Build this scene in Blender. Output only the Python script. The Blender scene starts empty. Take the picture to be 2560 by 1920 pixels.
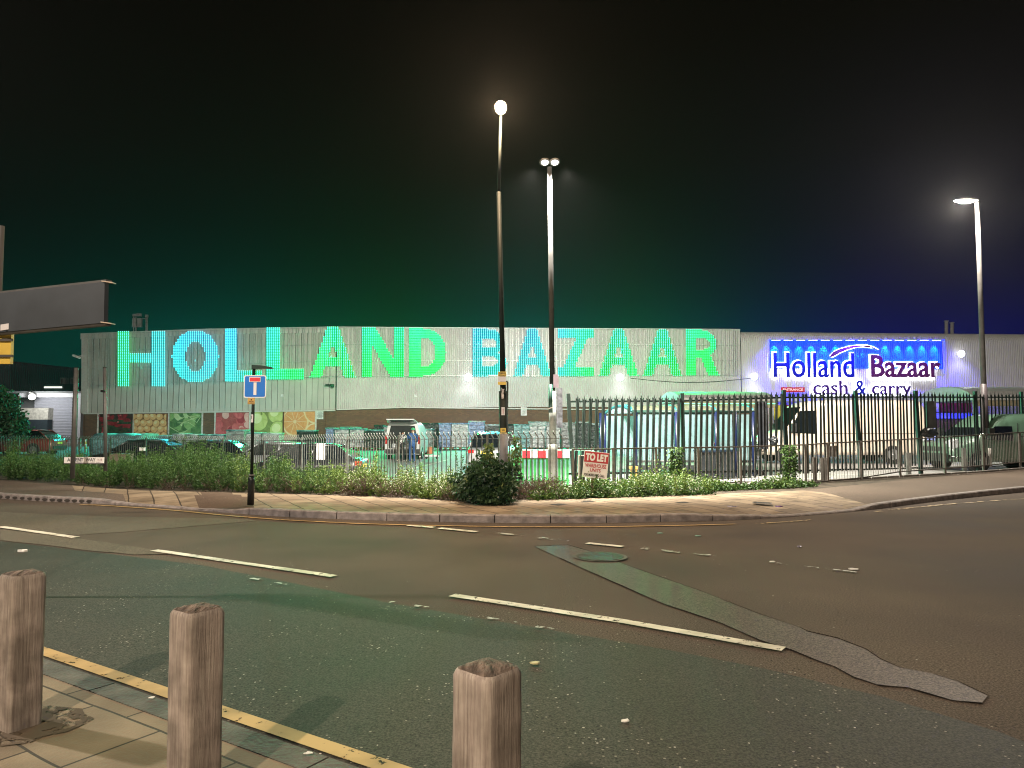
import bpy, math, random
from mathutils import Vector, Matrix, noise
R = math.radians
rnd = random.Random(11)
sc = bpy.context.scene
COL = sc.collection
F = 1849.0; HOR = 1062.0; CAMZ = 1.6
PITCH = math.atan((HOR-960)/F)
CP, SP = math.cos(PITCH), math.sin(PITCH)

# ---------- view geometry (used to measure the place from the photograph) ----------
def ray(px, py):
    u = (px-1280)/F; v = (960-py)/F
    return Vector((u, CP - v*SP, SP + v*CP))
def G(px, py, z=0.0):
    r = ray(px, py); t = (z-CAMZ)/r.z
    return Vector((r.x*t, r.y*t, z))
def P(px, py, Y):
    r = ray(px, py); t = Y/r.y
    return Vector((r.x*t, Y, CAMZ + r.z*t))
def clamp(x, a, b): return max(a, min(b, x))
def lerp(a, b, t): return a+(b-a)*t
def itab(tab, x):
    if x <= tab[0][0]: return tab[0][1]
    for (x0, y0), (x1, y1) in zip(tab, tab[1:]):
        if x <= x1: return y0+(y1-y0)*(x-x0)/(x1-x0)
    return tab[-1][1]
def gz(x, y):                      # level of the car park
    left = 0.1-(47-clamp(y, 16, 47))*0.04
    left = max(left, -0.5)
    right = 0.04
    t = clamp((6.5-x)/9.0, 0, 1); t = t*t*(3-2*t)
    return right+(left-right)*t
def GS(px, py):                    # pixel on the car park surface
    z = 0.0
    for _ in range(25):
        p = G(px, py, z); z = 0.5*z+0.5*gz(p.x, p.y)
    return G(px, py, z)

# ---------- materials ----------
MATS = {}
def newmat(name):
    m = bpy.data.materials.new(name); m.use_nodes = True
    nt = m.node_tree; b = nt.nodes['Principled BSDF']
    MATS[name] = m
    return m, nt, b
def mat(name, c, rough=.6, metal=0., var=.25, scale=6., bump=0., bscale=60., spec=.5, trans=0., alpha=1., stretch=None, coat=0.):
    if name in MATS: return MATS[name]
    m, nt, b = newmat(name)
    N, L = nt.nodes, nt.links
    b.inputs['Roughness'].default_value = rough; b.inputs['Metallic'].default_value = metal
    b.inputs['Specular IOR Level'].default_value = spec
    b.inputs['Transmission Weight'].default_value = trans
    b.inputs['Alpha'].default_value = alpha
    b.inputs['Coat Weight'].default_value = coat
    tc = N.new('ShaderNodeTexCoord'); src = tc.outputs['Object']
    if stretch:
        mp = N.new('ShaderNodeMapping'); mp.inputs['Scale'].default_value = stretch
        L.new(src, mp.inputs['Vector']); src = mp.outputs[0]
    n = N.new('ShaderNodeTexNoise'); n.inputs['Scale'].default_value = scale; n.inputs['Detail'].default_value = 5
    L.new(src, n.inputs['Vector'])
    r = N.new('ShaderNodeValToRGB')
    e = r.color_ramp.elements
    e[0].position = .3; e[1].position = .7
    e[0].color = (c[0]*(1-var), c[1]*(1-var), c[2]*(1-var), 1)
    e[1].color = (min(1, c[0]*(1+var)), min(1, c[1]*(1+var)), min(1, c[2]*(1+var)), 1)
    L.new(n.outputs[0], r.inputs[0]); L.new(r.outputs[0], b.inputs['Base Color'])
    if bump:
        n2 = N.new('ShaderNodeTexNoise'); n2.inputs['Scale'].default_value = bscale; n2.inputs['Detail'].default_value = 4
        L.new(src, n2.inputs['Vector'])
        bp = N.new('ShaderNodeBump'); bp.inputs['Strength'].default_value = bump; bp.inputs['Distance'].default_value = .02
        L.new(n2.outputs[0], bp.inputs['Height']); L.new(bp.outputs[0], b.inputs['Normal'])
    return m
def emat(name, c, s, sampling='AUTO'):
    if name in MATS: return MATS[name]
    m, nt, b = newmat(name)
    b.inputs['Base Color'].default_value = (0.3, 0.3, 0.3, 1)
    b.inputs['Emission Color'].default_value = (*c, 1); b.inputs['Emission Strength'].default_value = s
    m.cycles.emission_sampling = sampling
    return m

# ---------- mesh builder ----------
class MB:
    def __init__(s): s.v = []; s.f = []; s.m = []; s.cur = 0; s.smooth = []; s.sm = False
    def mi(s, i): s.cur = i; return s
    def add(s, vs, fs):
        o = len(s.v); s.v += [Vector(v) for v in vs]
        for f in fs: s.f.append([i+o for i in f]); s.m.append(s.cur); s.smooth.append(s.sm)
        return s
    def quad(s, a, b, c, d): return s.add([a, b, c, d], [(0, 1, 2, 3)])
    def box(s, x0, x1, y0, y1, z0, z1):
        vs = [(x0, y0, z0), (x1, y0, z0), (x1, y1, z0), (x0, y1, z0), (x0, y0, z1), (x1, y0, z1), (x1, y1, z1), (x0, y1, z1)]
        return s.add(vs, [(0, 3, 2, 1), (4, 5, 6, 7), (0, 1, 5, 4), (1, 2, 6, 5), (2, 3, 7, 6), (3, 0, 4, 7)])
    def obox(s, c, ax, ay, az):    # centre + three half-vectors
        c, ax, ay, az = map(Vector, (c, ax, ay, az))
        vs = [c+ax*i+ay*j+az*k for k in (-1, 1) for i, j in ((-1, -1), (1, -1), (1, 1), (-1, 1))]
        return s.add(vs, [(0, 3, 2, 1), (4, 5, 6, 7), (0, 1, 5, 4), (1, 2, 6, 5), (2, 3, 7, 6), (3, 0, 4, 7)])
    def bar(s, a, b, w, h=None, up=(0, 0, 1)):   # rectangular bar a->b
        a, b = Vector(a), Vector(b); h = h or w
        d = (b-a); L = d.length
        if L < 1e-6: return s
        d = d/L; up = Vector(up)
        if abs(d.dot(up)) > .98: up = Vector((0, 1, 0))
        x = d.cross(up).normalized(); y = x.cross(d).normalized()
        return s.obox((a+b)/2, x*w/2, y*h/2, d*L/2)
    def tube(s, pts, r, n=10, cap=True):
        pts = [Vector(p) for p in pts]
        rs = r if isinstance(r, (list, tuple)) else [r]*len(pts)
        o = len(s.v); prev = None
        for i, p in enumerate(pts):
            if i == 0: d = pts[1]-p
            elif i == len(pts)-1: d = p-pts[i-1]
            else: d = pts[i+1]-pts[i-1]
            if d.length < 1e-9: d = Vector((0, 0, 1))
            d.normalize()
            ref = prev if prev else (Vector((1, 0, 0)) if abs(d.x) < .9 else Vector((0, 1, 0)))
            x = (ref-d*ref.dot(d)).normalized(); y = d.cross(x); prev = x
            for k in range(n):
                a = 2*math.pi*k/n
                s.v.append(p+(x*math.cos(a)+y*math.sin(a))*rs[i])
        for i in range(len(pts)-1):
            for k in range(n):
                s.f.append([o+i*n+k, o+i*n+(k+1) % n, o+(i+1)*n+(k+1) % n, o+(i+1)*n+k]); s.m.append(s.cur); s.smooth.append(True)
        if cap:
            s.f.append([o+k for k in range(n)][::-1]); s.m.append(s.cur); s.smooth.append(False)
            e = o+(len(pts)-1)*n
            s.f.append([e+k for k in range(n)]); s.m.append(s.cur); s.smooth.append(False)
        return s
    def prism(s, poly, off):       # planar polygon (3-D points) extruded by vector off
        n = len(poly); off = Vector(off); ps = [Vector(p) for p in poly]
        vs = ps+[p+off for p in ps]
        fs = [tuple(range(n))[::-1], tuple(range(n, 2*n))]+[(i, (i+1) % n, n+(i+1) % n, n+i) for i in range(n)]
        return s.add(vs, fs)
    def loft(s, rings, closed=True, caps=True):
        o = len(s.v); n = len(rings[0])
        for r in rings: s.v += [Vector(p) for p in r]
        for i in range(len(rings)-1):
            for k in range(n if closed else n-1):
                k2 = (k+1) % n
                s.f.append([o+i*n+k, o+i*n+k2, o+(i+1)*n+k2, o+(i+1)*n+k]); s.m.append(s.cur); s.smooth.append(s.sm)
        if caps:
            s.f.append([o+k for k in range(n)][::-1]); s.m.append(s.cur); s.smooth.append(False)
            e = o+(len(rings)-1)*n
            s.f.append([e+k for k in range(n)]); s.m.append(s.cur); s.smooth.append(False)
        return s
    def ball(s, c, rx, ry=None, rz=None, nu=14, nv=8, z0=-1., z1=1.):
        ry = ry or rx; rz = rz or rx; c = Vector(c); rings = []
        a0, a1 = math.asin(z0), math.asin(z1)
        for j in range(nv+1):
            a = a0+(a1-a0)*j/nv; q = max(math.cos(a), 1e-3)
            rings.append([c+Vector((rx*q*math.cos(2*math.pi*i/nu), ry*q*math.sin(2*math.pi*i/nu), rz*math.sin(a))) for i in range(nu)])
        t = s.sm; s.sm = True; s.loft(rings); s.sm = t
        return s
    def build(s, name, mats, parent=None, attr=None):
        me = bpy.data.meshes.new(name)
        off = Vector((0, 0, 0)); p = parent
        while p is not None: off += Vector(p.location); p = p.parent
        me.from_pydata([tuple(v-off) for v in s.v], [], s.f)
        if not isinstance(mats, (list, tuple)): mats = [mats]
        for m in mats: me.materials.append(m)
        me.polygons.foreach_set('material_index', s.m); me.polygons.foreach_set('use_smooth', s.smooth)
        if attr:
            ca = me.color_attributes.new('Col', 'FLOAT_COLOR', 'POINT')
            flat = []
            for c in attr: flat += [c[0], c[1], c[2], 1.]
            ca.data.foreach_set('color', flat)
        me.update()
        o = bpy.data.objects.new(name, me); COL.objects.link(o)
        if parent is not None: o.parent = parent
        return o
def tag(o, label=None, cat=None, group=None, kind=None):
    if label: o['label'] = label
    if cat: o['category'] = cat
    if group: o['group'] = group
    if kind: o['kind'] = kind
    return o
def thing(name, label, cat, loc=(0, 0, 0), group=None):
    o = bpy.data.objects.new(name, None); COL.objects.link(o); o.location = loc
    o.empty_display_size = .2
    return tag(o, label, cat, group)
def structure(o): o['kind'] = 'structure'; return o
def copy_tree(o, parent=None):
    c = o.copy(); COL.objects.link(c)
    if parent is not None: c.parent = parent
    for ch in list(o.children): copy_tree(ch, c)
    return c
def lamp(kind, name, loc, energy, color=(1, 1, 1), size=.05, target=None, spot=None, blend=.5, parent=None):
    l = bpy.data.lights.new(name, kind); l.energy = energy; l.color = color
    if kind == 'AREA': l.size = size
    else: l.shadow_soft_size = size
    if kind == 'SPOT': l.spot_size = R(spot or 120); l.spot_blend = blend
    o = bpy.data.objects.new(name, l); COL.objects.link(o); o.location = loc
    if target is not None:
        o.rotation_euler = (Vector(target)-Vector(loc)).to_track_quat('-Z', 'Y').to_euler()
    if parent is not None:
        o.parent = parent; o.location = Vector(loc)-Vector(parent.location)
    return o

# text as mesh data: returns (verts2d/3d in unit box, faces)
def text_geo(txt, extrude=0.0, offset=0.0, shear=0.):
    cu = bpy.data.curves.new('lettering', 'FONT'); cu.body = txt; cu.extrude = extrude; cu.offset = offset; cu.shear = shear
    cu.resolution_u = 4
    ob = bpy.data.objects.new('lettering', cu); COL.objects.link(ob)
    dg = bpy.context.evaluated_depsgraph_get(); dg.update()
    me = bpy.data.meshes.new_from_object(ob.evaluated_get(dg))
    vs = [v.co.copy() for v in me.vertices]; fs = [list(p.vertices) for p in me.polygons]
    bpy.data.objects.remove(ob); bpy.data.curves.remove(cu); bpy.data.meshes.remove(me)
    return vs, fs
def put_text(mb, txt, org, right, up, w, h, nrm=None, thick=0., offset=0.0, shear=0., ref=None):
    """lettering filling a w x h box with lower-left corner org"""
    vs, fs = text_geo(txt, .5 if thick else 0, offset, shear)
    rv = vs if not ref else text_geo(ref, 0, 0, shear)[0]
    x0 = min(v.x for v in rv); x1 = max(v.x for v in rv); y0 = min(v.y for v in rv); y1 = max(v.y for v in rv)
    org = Vector(org); right = Vector(right).normalized(); up = Vector(up).normalized()
    nrm = nrm if nrm is not None else right.cross(up)
    sx = w/(x1-x0); sy = h/(y1-y0)
    out = [org+right*((v.x-x0)*sx)+up*((v.y-y0)*sy)+nrm*(v.z*thick) for v in vs]
    mb.add(out, fs)
    return mb
LAMPW, BACKW, LEFTW, YARD1, YARD2, FLOODW, LEDW, WASHW, BLUESP, UNITW, SHELW = 1800, 6200, 3400, 12800, 4200, 40, 2200, 260, 2600, 300, 26
HAZE = 0.0002
# ================= SETTING: road, pavements, verge, yard =================
def asphalt(name, c0, c1, rough, chips=0.0, bump=.35, spec=.15):
    m, nt, b = newmat(name); N, L = nt.nodes, nt.links
    tc = N.new('ShaderNodeTexCoord')
    big = N.new('ShaderNodeTexNoise'); big.inputs['Scale'].default_value = .45; big.inputs['Detail'].default_value = 4
    fine = N.new('ShaderNodeTexNoise'); fine.inputs['Scale'].default_value = 75; fine.inputs['Detail'].default_value = 6; fine.inputs['Roughness'].default_value = .75
    L.new(tc.outputs['Object'], big.inputs['Vector']); L.new(tc.outputs['Object'], fine.inputs['Vector'])
    r = N.new('ShaderNodeValToRGB'); r.color_ramp.elements[0].position = .32; r.color_ramp.elements[1].position = .72
    r.color_ramp.elements[0].color = (*c0, 1); r.color_ramp.elements[1].color = (*c1, 1)
    L.new(big.outputs[0], r.inputs[0])
    fr = N.new('ShaderNodeValToRGB'); fr.color_ramp.elements[0].position = .40; fr.color_ramp.elements[1].position = .62
    fr.color_ramp.elements[0].color = (.42, .42, .42, 1); fr.color_ramp.elements[1].color = (1.75, 1.7, 1.65, 1)
    L.new(fine.outputs[0], fr.inputs[0])
    mul = N.new('ShaderNodeMix'); mul.data_type = 'RGBA'; mul.blend_type = 'MULTIPLY'; mul.inputs[0].default_value = 1
    L.new(r.outputs[0], mul.inputs[6]); L.new(fr.outputs[0], mul.inputs[7])
    col = mul.outputs[2]
    # scattered bright chippings and dark pits where the surface has worn
    vo = N.new('ShaderNodeTexVoronoi'); vo.inputs['Scale'].default_value = 42
    L.new(tc.outputs['Object'], vo.inputs['Vector'])
    lt = N.new('ShaderNodeMath'); lt.operation = 'LESS_THAN'; lt.inputs[1].default_value = .28
    L.new(vo.outputs['Distance'], lt.inputs[0])
    sep = N.new('ShaderNodeSeparateColor'); L.new(vo.outputs['Color'], sep.inputs[0])
    patch = N.new('ShaderNodeTexNoise'); patch.inputs['Scale'].default_value = 1.5; patch.inputs['Detail'].default_value = 3
    L.new(tc.outputs['Object'], patch.inputs['Vector'])
    th = N.new('ShaderNodeMapRange'); th.inputs['From Min'].default_value = .47; th.inputs['From Max'].default_value = .64
    th.inputs['To Min'].default_value = .998-.008*chips; th.inputs['To Max'].default_value = .99-.55*chips
    L.new(patch.outputs[0], th.inputs['Value'])
    gt = N.new('ShaderNodeMath'); gt.operation = 'GREATER_THAN'; L.new(sep.outputs[0], gt.inputs[0]); L.new(th.outputs[0], gt.inputs[1])
    msk = N.new('ShaderNodeMath'); msk.operation = 'MULTIPLY'; L.new(lt.outputs[0], msk.inputs[0]); L.new(gt.outputs[0], msk.inputs[1])
    cr = N.new('ShaderNodeValToRGB'); cr.color_ramp.interpolation = 'CONSTANT'
    e = cr.color_ramp.elements; e[0].color = (.008, .008, .007, 1); e[1].position = .66; e[1].color = (.24, .22, .18, 1)
    e2 = cr.color_ramp.elements.new(.95); e2.color = (.48, .45, .4, 1)
    L.new(sep.outputs[1], cr.inputs[0])
    mx = N.new('ShaderNodeMix'); mx.data_type = 'RGBA'
    L.new(msk.outputs[0], mx.inputs[0]); L.new(col, mx.inputs[6]); L.new(cr.outputs[0], mx.inputs[7])
    L.new(mx.outputs[2], b.inputs['Base Color'])
    rr = N.new('ShaderNodeMapRange'); rr.inputs['To Min'].default_value = rough-.12; rr.inputs['To Max'].default_value = rough+.14
    L.new(big.outputs[0], rr.inputs['Value']); L.new(rr.outputs[0], b.inputs['Roughness'])
    hs = N.new('ShaderNodeMath'); hs.operation = 'SUBTRACT'; L.new(fine.outputs[0], hs.inputs[0]); L.new(msk.outputs[0], hs.inputs[1])
    bp = N.new('ShaderNodeBump'); bp.inputs['Strength'].default_value = bump*.55; bp.inputs['Distance'].default_value = .008
    L.new(hs.outputs[0], bp.inputs['Height']); L.new(bp.outputs[0], b.inputs['Normal'])
    b.inputs['Specular IOR Level'].default_value = spec
    return m
def slabs(name, c, cm, w, h, ang, scale_off=(0, 0), mortar=.012, bump=.3):
    m, nt, b = newmat(name); N, L = nt.nodes, nt.links
    tc = N.new('ShaderNodeTexCoord'); mp = N.new('ShaderNodeMapping'); mp.inputs['Rotation'].default_value = (0, 0, ang)
    mp.inputs['Location'].default_value = (*scale_off, 0)
    L.new(tc.outputs['Object'], mp.inputs['Vector'])
    # edges wander a little, as relaid slabs do
    wn = N.new('ShaderNodeTexNoise'); wn.inputs['Scale'].default_value = 1.3; L.new(tc.outputs['Object'], wn.inputs['Vector'])
    wm = N.new('ShaderNodeVectorMath'); wm.operation = 'SCALE'; wm.inputs['Scale'].default_value = .05; L.new(wn.outputs['Color'], wm.inputs[0])
    ad = N.new('ShaderNodeVectorMath'); L.new(mp.outputs[0], ad.inputs[0]); L.new(wm.outputs[0], ad.inputs[1])
    br = N.new('ShaderNodeTexBrick'); br.offset = .5
    br.inputs['Scale'].default_value = 1; br.inputs['Brick Width'].default_value = w; br.inputs['Row Height'].default_value = h
    br.inputs['Mortar Size'].default_value = mortar; br.inputs['Mortar Smooth'].default_value = .2; br.inputs['Bias'].default_value = 0
    br.inputs['Color1'].default_value = (c[0]*.82, c[1]*.8, c[2]*.78, 1); br.inputs['Color2'].default_value = (c[0]*1.15, c[1]*1.15, c[2]*1.15, 1)
    br.inputs['Mortar'].default_value = (*cm, 1)
    L.new(ad.outputs[0], br.inputs['Vector'])
    n = N.new('ShaderNodeTexNoise'); n.inputs['Scale'].default_value = 2.2; n.inputs['Detail'].default_value = 8; L.new(tc.outputs['Object'], n.inputs['Vector'])
    r = N.new('ShaderNodeValToRGB'); r.color_ramp.elements[0].position = .3; r.color_ramp.elements[1].position = .7
    r.color_ramp.elements[0].color = (.6, .58, .55, 1); r.color_ramp.elements[1].color = (1.15, 1.15, 1.15, 1)
    L.new(n.outputs[0], r.inputs[0])
    mul = N.new('ShaderNodeMix'); mul.data_type = 'RGBA'; mul.blend_type = 'MULTIPLY'; mul.inputs[0].default_value = 1
    L.new(br.outputs[0], mul.inputs[6]); L.new(r.outputs[0], mul.inputs[7]); L.new(mul.outputs[2], b.inputs['Base Color'])
    b.inputs['Roughness'].default_value = .75
    f = N.new('ShaderNodeTexNoise'); f.inputs['Scale'].default_value = 70; L.new(tc.outputs['Object'], f.inputs['Vector'])
    h_ = N.new('ShaderNodeMath'); h_.operation = 'MULTIPLY_ADD'; h_.inputs[1].default_value = -1.5
    L.new(br.outputs['Fac'], h_.inputs[0]); L.new(f.outputs[0], h_.inputs[2])
    bp = N.new('ShaderNodeBump'); bp.inputs['Strength'].default_value = bump; bp.inputs['Distance'].default_value = .012
    L.new(h_.outputs[0], bp.inputs['Height']); L.new(bp.outputs[0], b.inputs['Normal'])
    return m
def paint(name, c, wear=.5, scale=9, rough=.6):     # worn thermoplastic line with holes through to the road
    m, nt, b = newmat(name); N, L = nt.nodes, nt.links
    tc = N.new('ShaderNodeTexCoord'); n = N.new('ShaderNodeTexNoise'); n.inputs['Scale'].default_value = scale; n.inputs['Detail'].default_value = 8
    n.inputs['Roughness'].default_value = .7
    L.new(tc.outputs['Object'], n.inputs['Vector'])
    n2 = N.new('ShaderNodeTexNoise'); n2.inputs['Scale'].default_value = 3; n2.inputs['Detail'].default_value = 6; L.new(tc.outputs['Object'], n2.inputs['Vector'])
    r = N.new('ShaderNodeValToRGB'); r.color_ramp.elements[0].color = (c[0]*.55, c[1]*.55, c[2]*.5, 1); r.color_ramp.elements[1].color = (*c, 1)
    r.color_ramp.elements[0].position = .3; r.color_ramp.elements[1].position = .6
    L.new(n2.outputs[0], r.inputs[0]); L.new(r.outputs[0], b.inputs['Base Color'])
    a = N.new('ShaderNodeMath'); a.operation = 'GREATER_THAN'; a.inputs[1].default_value = wear
    L.new(n.outputs[0], a.inputs[0]); L.new(a.outputs[0], b.inputs['Alpha']); b.inputs['Roughness'].default_value = rough
    return m

A_FAR = asphalt('asphalt_coarse', (.072, .058, .047), (.130, .106, .084), .86, .25)
A_NEAR = asphalt('asphalt_smooth', (.034, .035, .028), (.064, .064, .052), .72, 1.0, .3, .25)
A_TRENCH = asphalt('asphalt_trench', (.092, .077, .067), (.126, .106, .095), .60, 0, .1, .14)
A_PATCH = asphalt('asphalt_pale', (.10, .088, .068), (.14, .122, .098), .85, .1, .25)
A_FOOT = asphalt('asphalt_footway', (.098, .076, .060), (.14, .11, .088), .8, .1, .3)
A_YARD = asphalt('asphalt_yard', (.22, .22, .22), (.33, .33, .33), .65, .1, .2)
A_RED = asphalt('asphalt_red_patch', (.075, .053, .040), (.105, .075, .055), .8, .1, .2)
M_KERB = mat('granite_kerb', (.25, .215, .20), .75, var=.4, scale=8, bump=.5, bscale=50)
M_KERBD = mat('dark_kerb', (.085, .082, .068), .7, var=.45, scale=5, bump=.5, bscale=40)
M_SLAB_F = slabs('paving_far', (.245, .185, .122), (.045, .030, .019), .62, .45, R(62), (0.1, .2), .014)
M_SLAB_N = slabs('paving_near', (.215, .175, .115), (.035, .026, .016), .62, .47, 0, (0.15, .08), .008)
M_SOIL = mat('soil', (.06, .045, .03), .95, var=.5, scale=5, bump=1, bscale=25)
M_WHITE_L = paint('line_white', (.80, .75, .63), .40, 14)
M_WHITE_F = paint('line_white_faded', (.5, .5, .46), .52, 5)
M_WHITE_FF = paint('line_white_remnant', (.5, .52, .48), .56, 4)
M_YEL_L = paint('line_yellow', (.50, .34, .14), .39, 12)
M_YEL_F = paint('line_yellow_faded', (.50, .36, .16), .50, 4)

# kerb line on the far side (foot of kerb, photo pixels)
KERB = [(-900, 1186), (-400, 1222), (-150, 1236), (0, 1247), (130, 1255), (260, 1260), (430, 1270), (560, 1282), (700, 1292), (900, 1300), (1100, 1305), (1300, 1308), (1500, 1308), (1700, 1304),
        (1850, 1300), (1960, 1294), (2080, 1284), (2180, 1275), (2260, 1263), (2400, 1246), (2560, 1230), (2800, 1211), (3300, 1180)]
BACK = [(-900, 1152), (-400, 1178), (-150, 1190), (0, 1200), (160, 1212), (330, 1225), (480, 1229), (640, 1233), (900, 1240), (1060, 1248), (1200, 1256), (1290, 1252), (1420, 1247), (1600, 1242),
        (1750, 1238), (1850, 1232), (1960, 1229), (2010, 1226), (2080, 1218), (2200, 1206), (2300, 1196), (2420, 1182), (2560, 1166), (2800, 1150), (3300, 1128)]
# metal fence line (px, distance)
FENCE_L = [(-500, 50), (0, 37), (150, 34), (300, 31), (450, 28.5), (600, 26), (755, 22.8), (900, 20), (1000, 18.4), (1130, 17.4), (1240, 16.9), (1420, 16.2)]
RAIL = [(1430, 15.6), (1640, 17), (1850, 18.1), (2015, 18.9), (2160, 20), (2360, 21.9), (2470, 23.1), (2560, 24.6), (2700, 27), (3300, 36)]
def dense(tab, step=40):
    out = []; x = tab[0][0]
    while x <= tab[-1][0]: out.append((x, itab(tab, x))); x += step
    return out
kx = [i for i in range(-900, 3301, 20)]
def smooth_tab(tab, x, w=40): return (itab(tab, x-w)+2*itab(tab, x)+itab(tab, x+w))/4
def kh(px):   # kerb upstand: lowered at the crossing on the left and at the corner on the right
    return itab([(-400, .11), (0, .11), (230, .10), (300, .03), (480, .02), (560, .06), (640, .12), (1700, .12), (1850, .07), (1960, .025), (2120, .025), (2200, .09), (2600, .12)], px)
kerb_f = [G(x, smooth_tab(KERB, x), 0) for x in kx]
def offset_line(pts, d):     # offset away from the camera
    out = []
    for i, p in enumerate(pts):
        a = pts[max(0, i-1)]; b = pts[min(len(pts)-1, i+1)]
        t = (b-a); t.z = 0; t.normalize(); n = Vector((-t.y, t.x, 0))
        out.append(p+n*d)
    return out
kerb_b = offset_line(kerb_f, .15)
PZ = .12
def pz(px): return itab([(-400, .12), (240, .12), (330, .09), (480, .09), (640, .12), (3000, .12)], px)
back = [G(x, smooth_tab(BACK, x), PZ) for x in kx]

# carriageway: one sheet out past the kerbs
mb = MB()
near = [Vector((-60, -30, 0)), Vector((60, -30, 0))]
for i in range(len(kx)-1):
    a, b = kerb_f[i], kerb_f[i+1]
    mb.quad((a.x, -30, 0), (b.x, -30, 0), (b.x, b.y+.1, 0), (a.x, a.y+.1, 0))
L0, R0 = kerb_f[0], kerb_f[-1]
mb.quad((-90, -30, 0), (L0.x, -30, 0), (L0.x, L0.y+.1, 0), (-90, L0.y+30, 0))
mb.quad((R0.x, -30, 0), (120, -30, 0), (120, R0.y+40, 0), (R0.x, R0.y+.1, 0))
road = structure(mb.build('road', A_FAR))
# second surfacing: the smooth near lane
def sheet(name, pxs, z, m, kind=True):
    mb = MB(); ps = [G(x, y, z) for x, y in pxs]
    mb.add(ps, [tuple(range(len(ps)))]); return structure(mb.build(name, m))
def wob(pts, amp=.02, step=.25, seed=3, z=.004):
    rr = random.Random(seed); out = []
    for i in range(len(pts)-1):
        a, b = pts[i], pts[i+1]; n = max(1, int((b-a).length/step))
        for k in range(n):
            p = a.lerp(b, k/n); q = noise.noise(p*3.1)*amp*2
            out.append(Vector((p.x, p.y+q, z)))
    out.append(pts[-1]); return out
edge = [G(x, y, .004) for x, y in [(-500, 1310), (0, 1352), (300, 1388), (500, 1412), (760, 1463), (1000, 1512), (1300, 1562), (1600, 1612), (1900, 1668), (2200, 1740), (2500, 1830), (2900, 1990)]]
edge = wob(edge, .012, .2)
nearp = edge+[Vector((8, -8, .004)), Vector((-30, -8, .004))]
mb = MB()
for a, b in zip(edge, edge[1:]): mb.quad((a.x, -8, .004), (b.x, -8, .004), b, a)
structure(mb.build('near_lane', A_NEAR))
# pale patch on the left
def blob(name, pxs, z, m, amp=.03):
    ps = [G(x, y, z) for x, y in pxs]; ps = wob(ps+[ps[0]], amp, .3, z=z)[:-1]
    mb = MB(); mb.add(ps, [tuple(range(len(ps)))]); return structure(mb.build(name, m))
blob('road_patch', [(-400, 1298), (0, 1322), (200, 1347), (390, 1374), (430, 1385), (330, 1387), (0, 1350), (-500, 1311)][::-1], .008, A_PATCH)
blob('road_patch', [(-300, 1262), (0, 1280), (300, 1292), (620, 1297), (640, 1302), (480, 1316), (190, 1338), (0, 1316), (-300, 1292)][::-1], .0045, A_PATCH, .05)
trench_up = [(1335, 1365), (1420, 1362), (1480, 1379), (1560, 1410), (1660, 1445), (1745, 1474), (1830, 1508), (1900, 1535), (2000, 1568), (2020, 1578), (2095, 1595), (2165, 1622), (2200, 1646), (2250, 1668), (2330, 1683), (2400, 1705), (2470, 1738)]
trench_lo = [(2455, 1757), (2380, 1750), (2310, 1730), (2270, 1718), (2195, 1712), (2130, 1690), (2085, 1665), (2040, 1650), (1980, 1625), (1900, 1600), (1800, 1556), (1660, 1510), (1500, 1440), (1400, 1395)]
ps = [G(x, y, .008) for x, y in trench_up+trench_lo]
mb = MB(); mb.add(ps[::-1], [tuple(range(len(ps)))]); structure(mb.build('trench_strip', A_TRENCH))
M_TAR = mat('tar_joint', (.02, .017, .015), .95, spec=0.)
def line(name, pxs, w, m, z=.010, parent=None, jag=.007):
    ps = [G(x, y, z) for x, y in pxs]; pts = []
    for a, b in zip(ps, ps[1:]):
        n = max(1, int((b-a).length/.25)); pts += [a.lerp(b, k/n) for k in range(n)]
    pts.append(ps[-1]); mb = MB(); Lr = offset_line(pts, w/2); Rr = offset_line(pts, -w/2)
    if jag:
        for q in Lr+Rr: q.y += rnd.uniform(-jag, jag)
    for i in range(len(pts)-1): mb.quad(Rr[i], Rr[i+1], Lr[i+1], Lr[i])
    o = mb.build(name, m); return structure(o)
line('tar_joint', trench_up, .008, M_TAR, .0095, jag=.012)
line('tar_joint', trench_lo[::-1], .009, M_TAR, .0095, jag=.012)
0 and line('tar_joint', [(640, 1405), (760, 1465), (1000, 1514), (1300, 1564), (1600, 1614), (1900, 1670)], .009, M_TAR, .0095, jag=.02)
# white centre dashes
for q in ([(-400, 1268), (-120, 1301)], [(0, 1316), (190, 1343)], [(385, 1375), (835, 1440)], [(1130, 1487), (1560, 1553), (1960, 1622)]):
    line('centre_line', q, .115, M_WHITE_L, .016)
for q in ([(1020, 1313), (1085, 1318)], [(1098, 1320), (1192, 1329)], [(1467, 1357), (1557, 1366)]):
    line('give_way_line', q, .12, M_WHITE_L, .016)
for q in ([(1225, 1331), (1310, 1338)], [(1340, 1343), (1425, 1351)], [(1605, 1370), (1710, 1381)]):
    line('give_way_line', q, .12, M_WHITE_F, .016)
for q in ([(600, 1440), (720, 1460)], [(975, 1504), (1080, 1520)], [(1120, 1527), (1290, 1556)], [(1340, 1566), (1500, 1590)], [(1900, 1664), (2060, 1693)], [(1730, 1383), (2160, 1432)]):
    line('worn_line', q, .05, M_WHITE_FF, .016)
# yellow lines
yl = [(x, smooth_tab(KERB, x)+itab([(0, 8), (240, 3), (900, 9), (1600, 9), (2600, 12)], x)) for x in range(200, 1880, 40)]
line('yellow_line', yl, .075, M_YEL_L, .012)
line('yellow_line', [(x, smooth_tab(KERB, x)+11) for x in range(1880, 2060, 30)], .075, M_YEL_F, .012)
line('yellow_line', [(x, smooth_tab(KERB, x)+itab([(2200, 6), (2560, 16)], x)) for x in range(2190, 3200, 40)], .09, M_YEL_F, .012)

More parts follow.
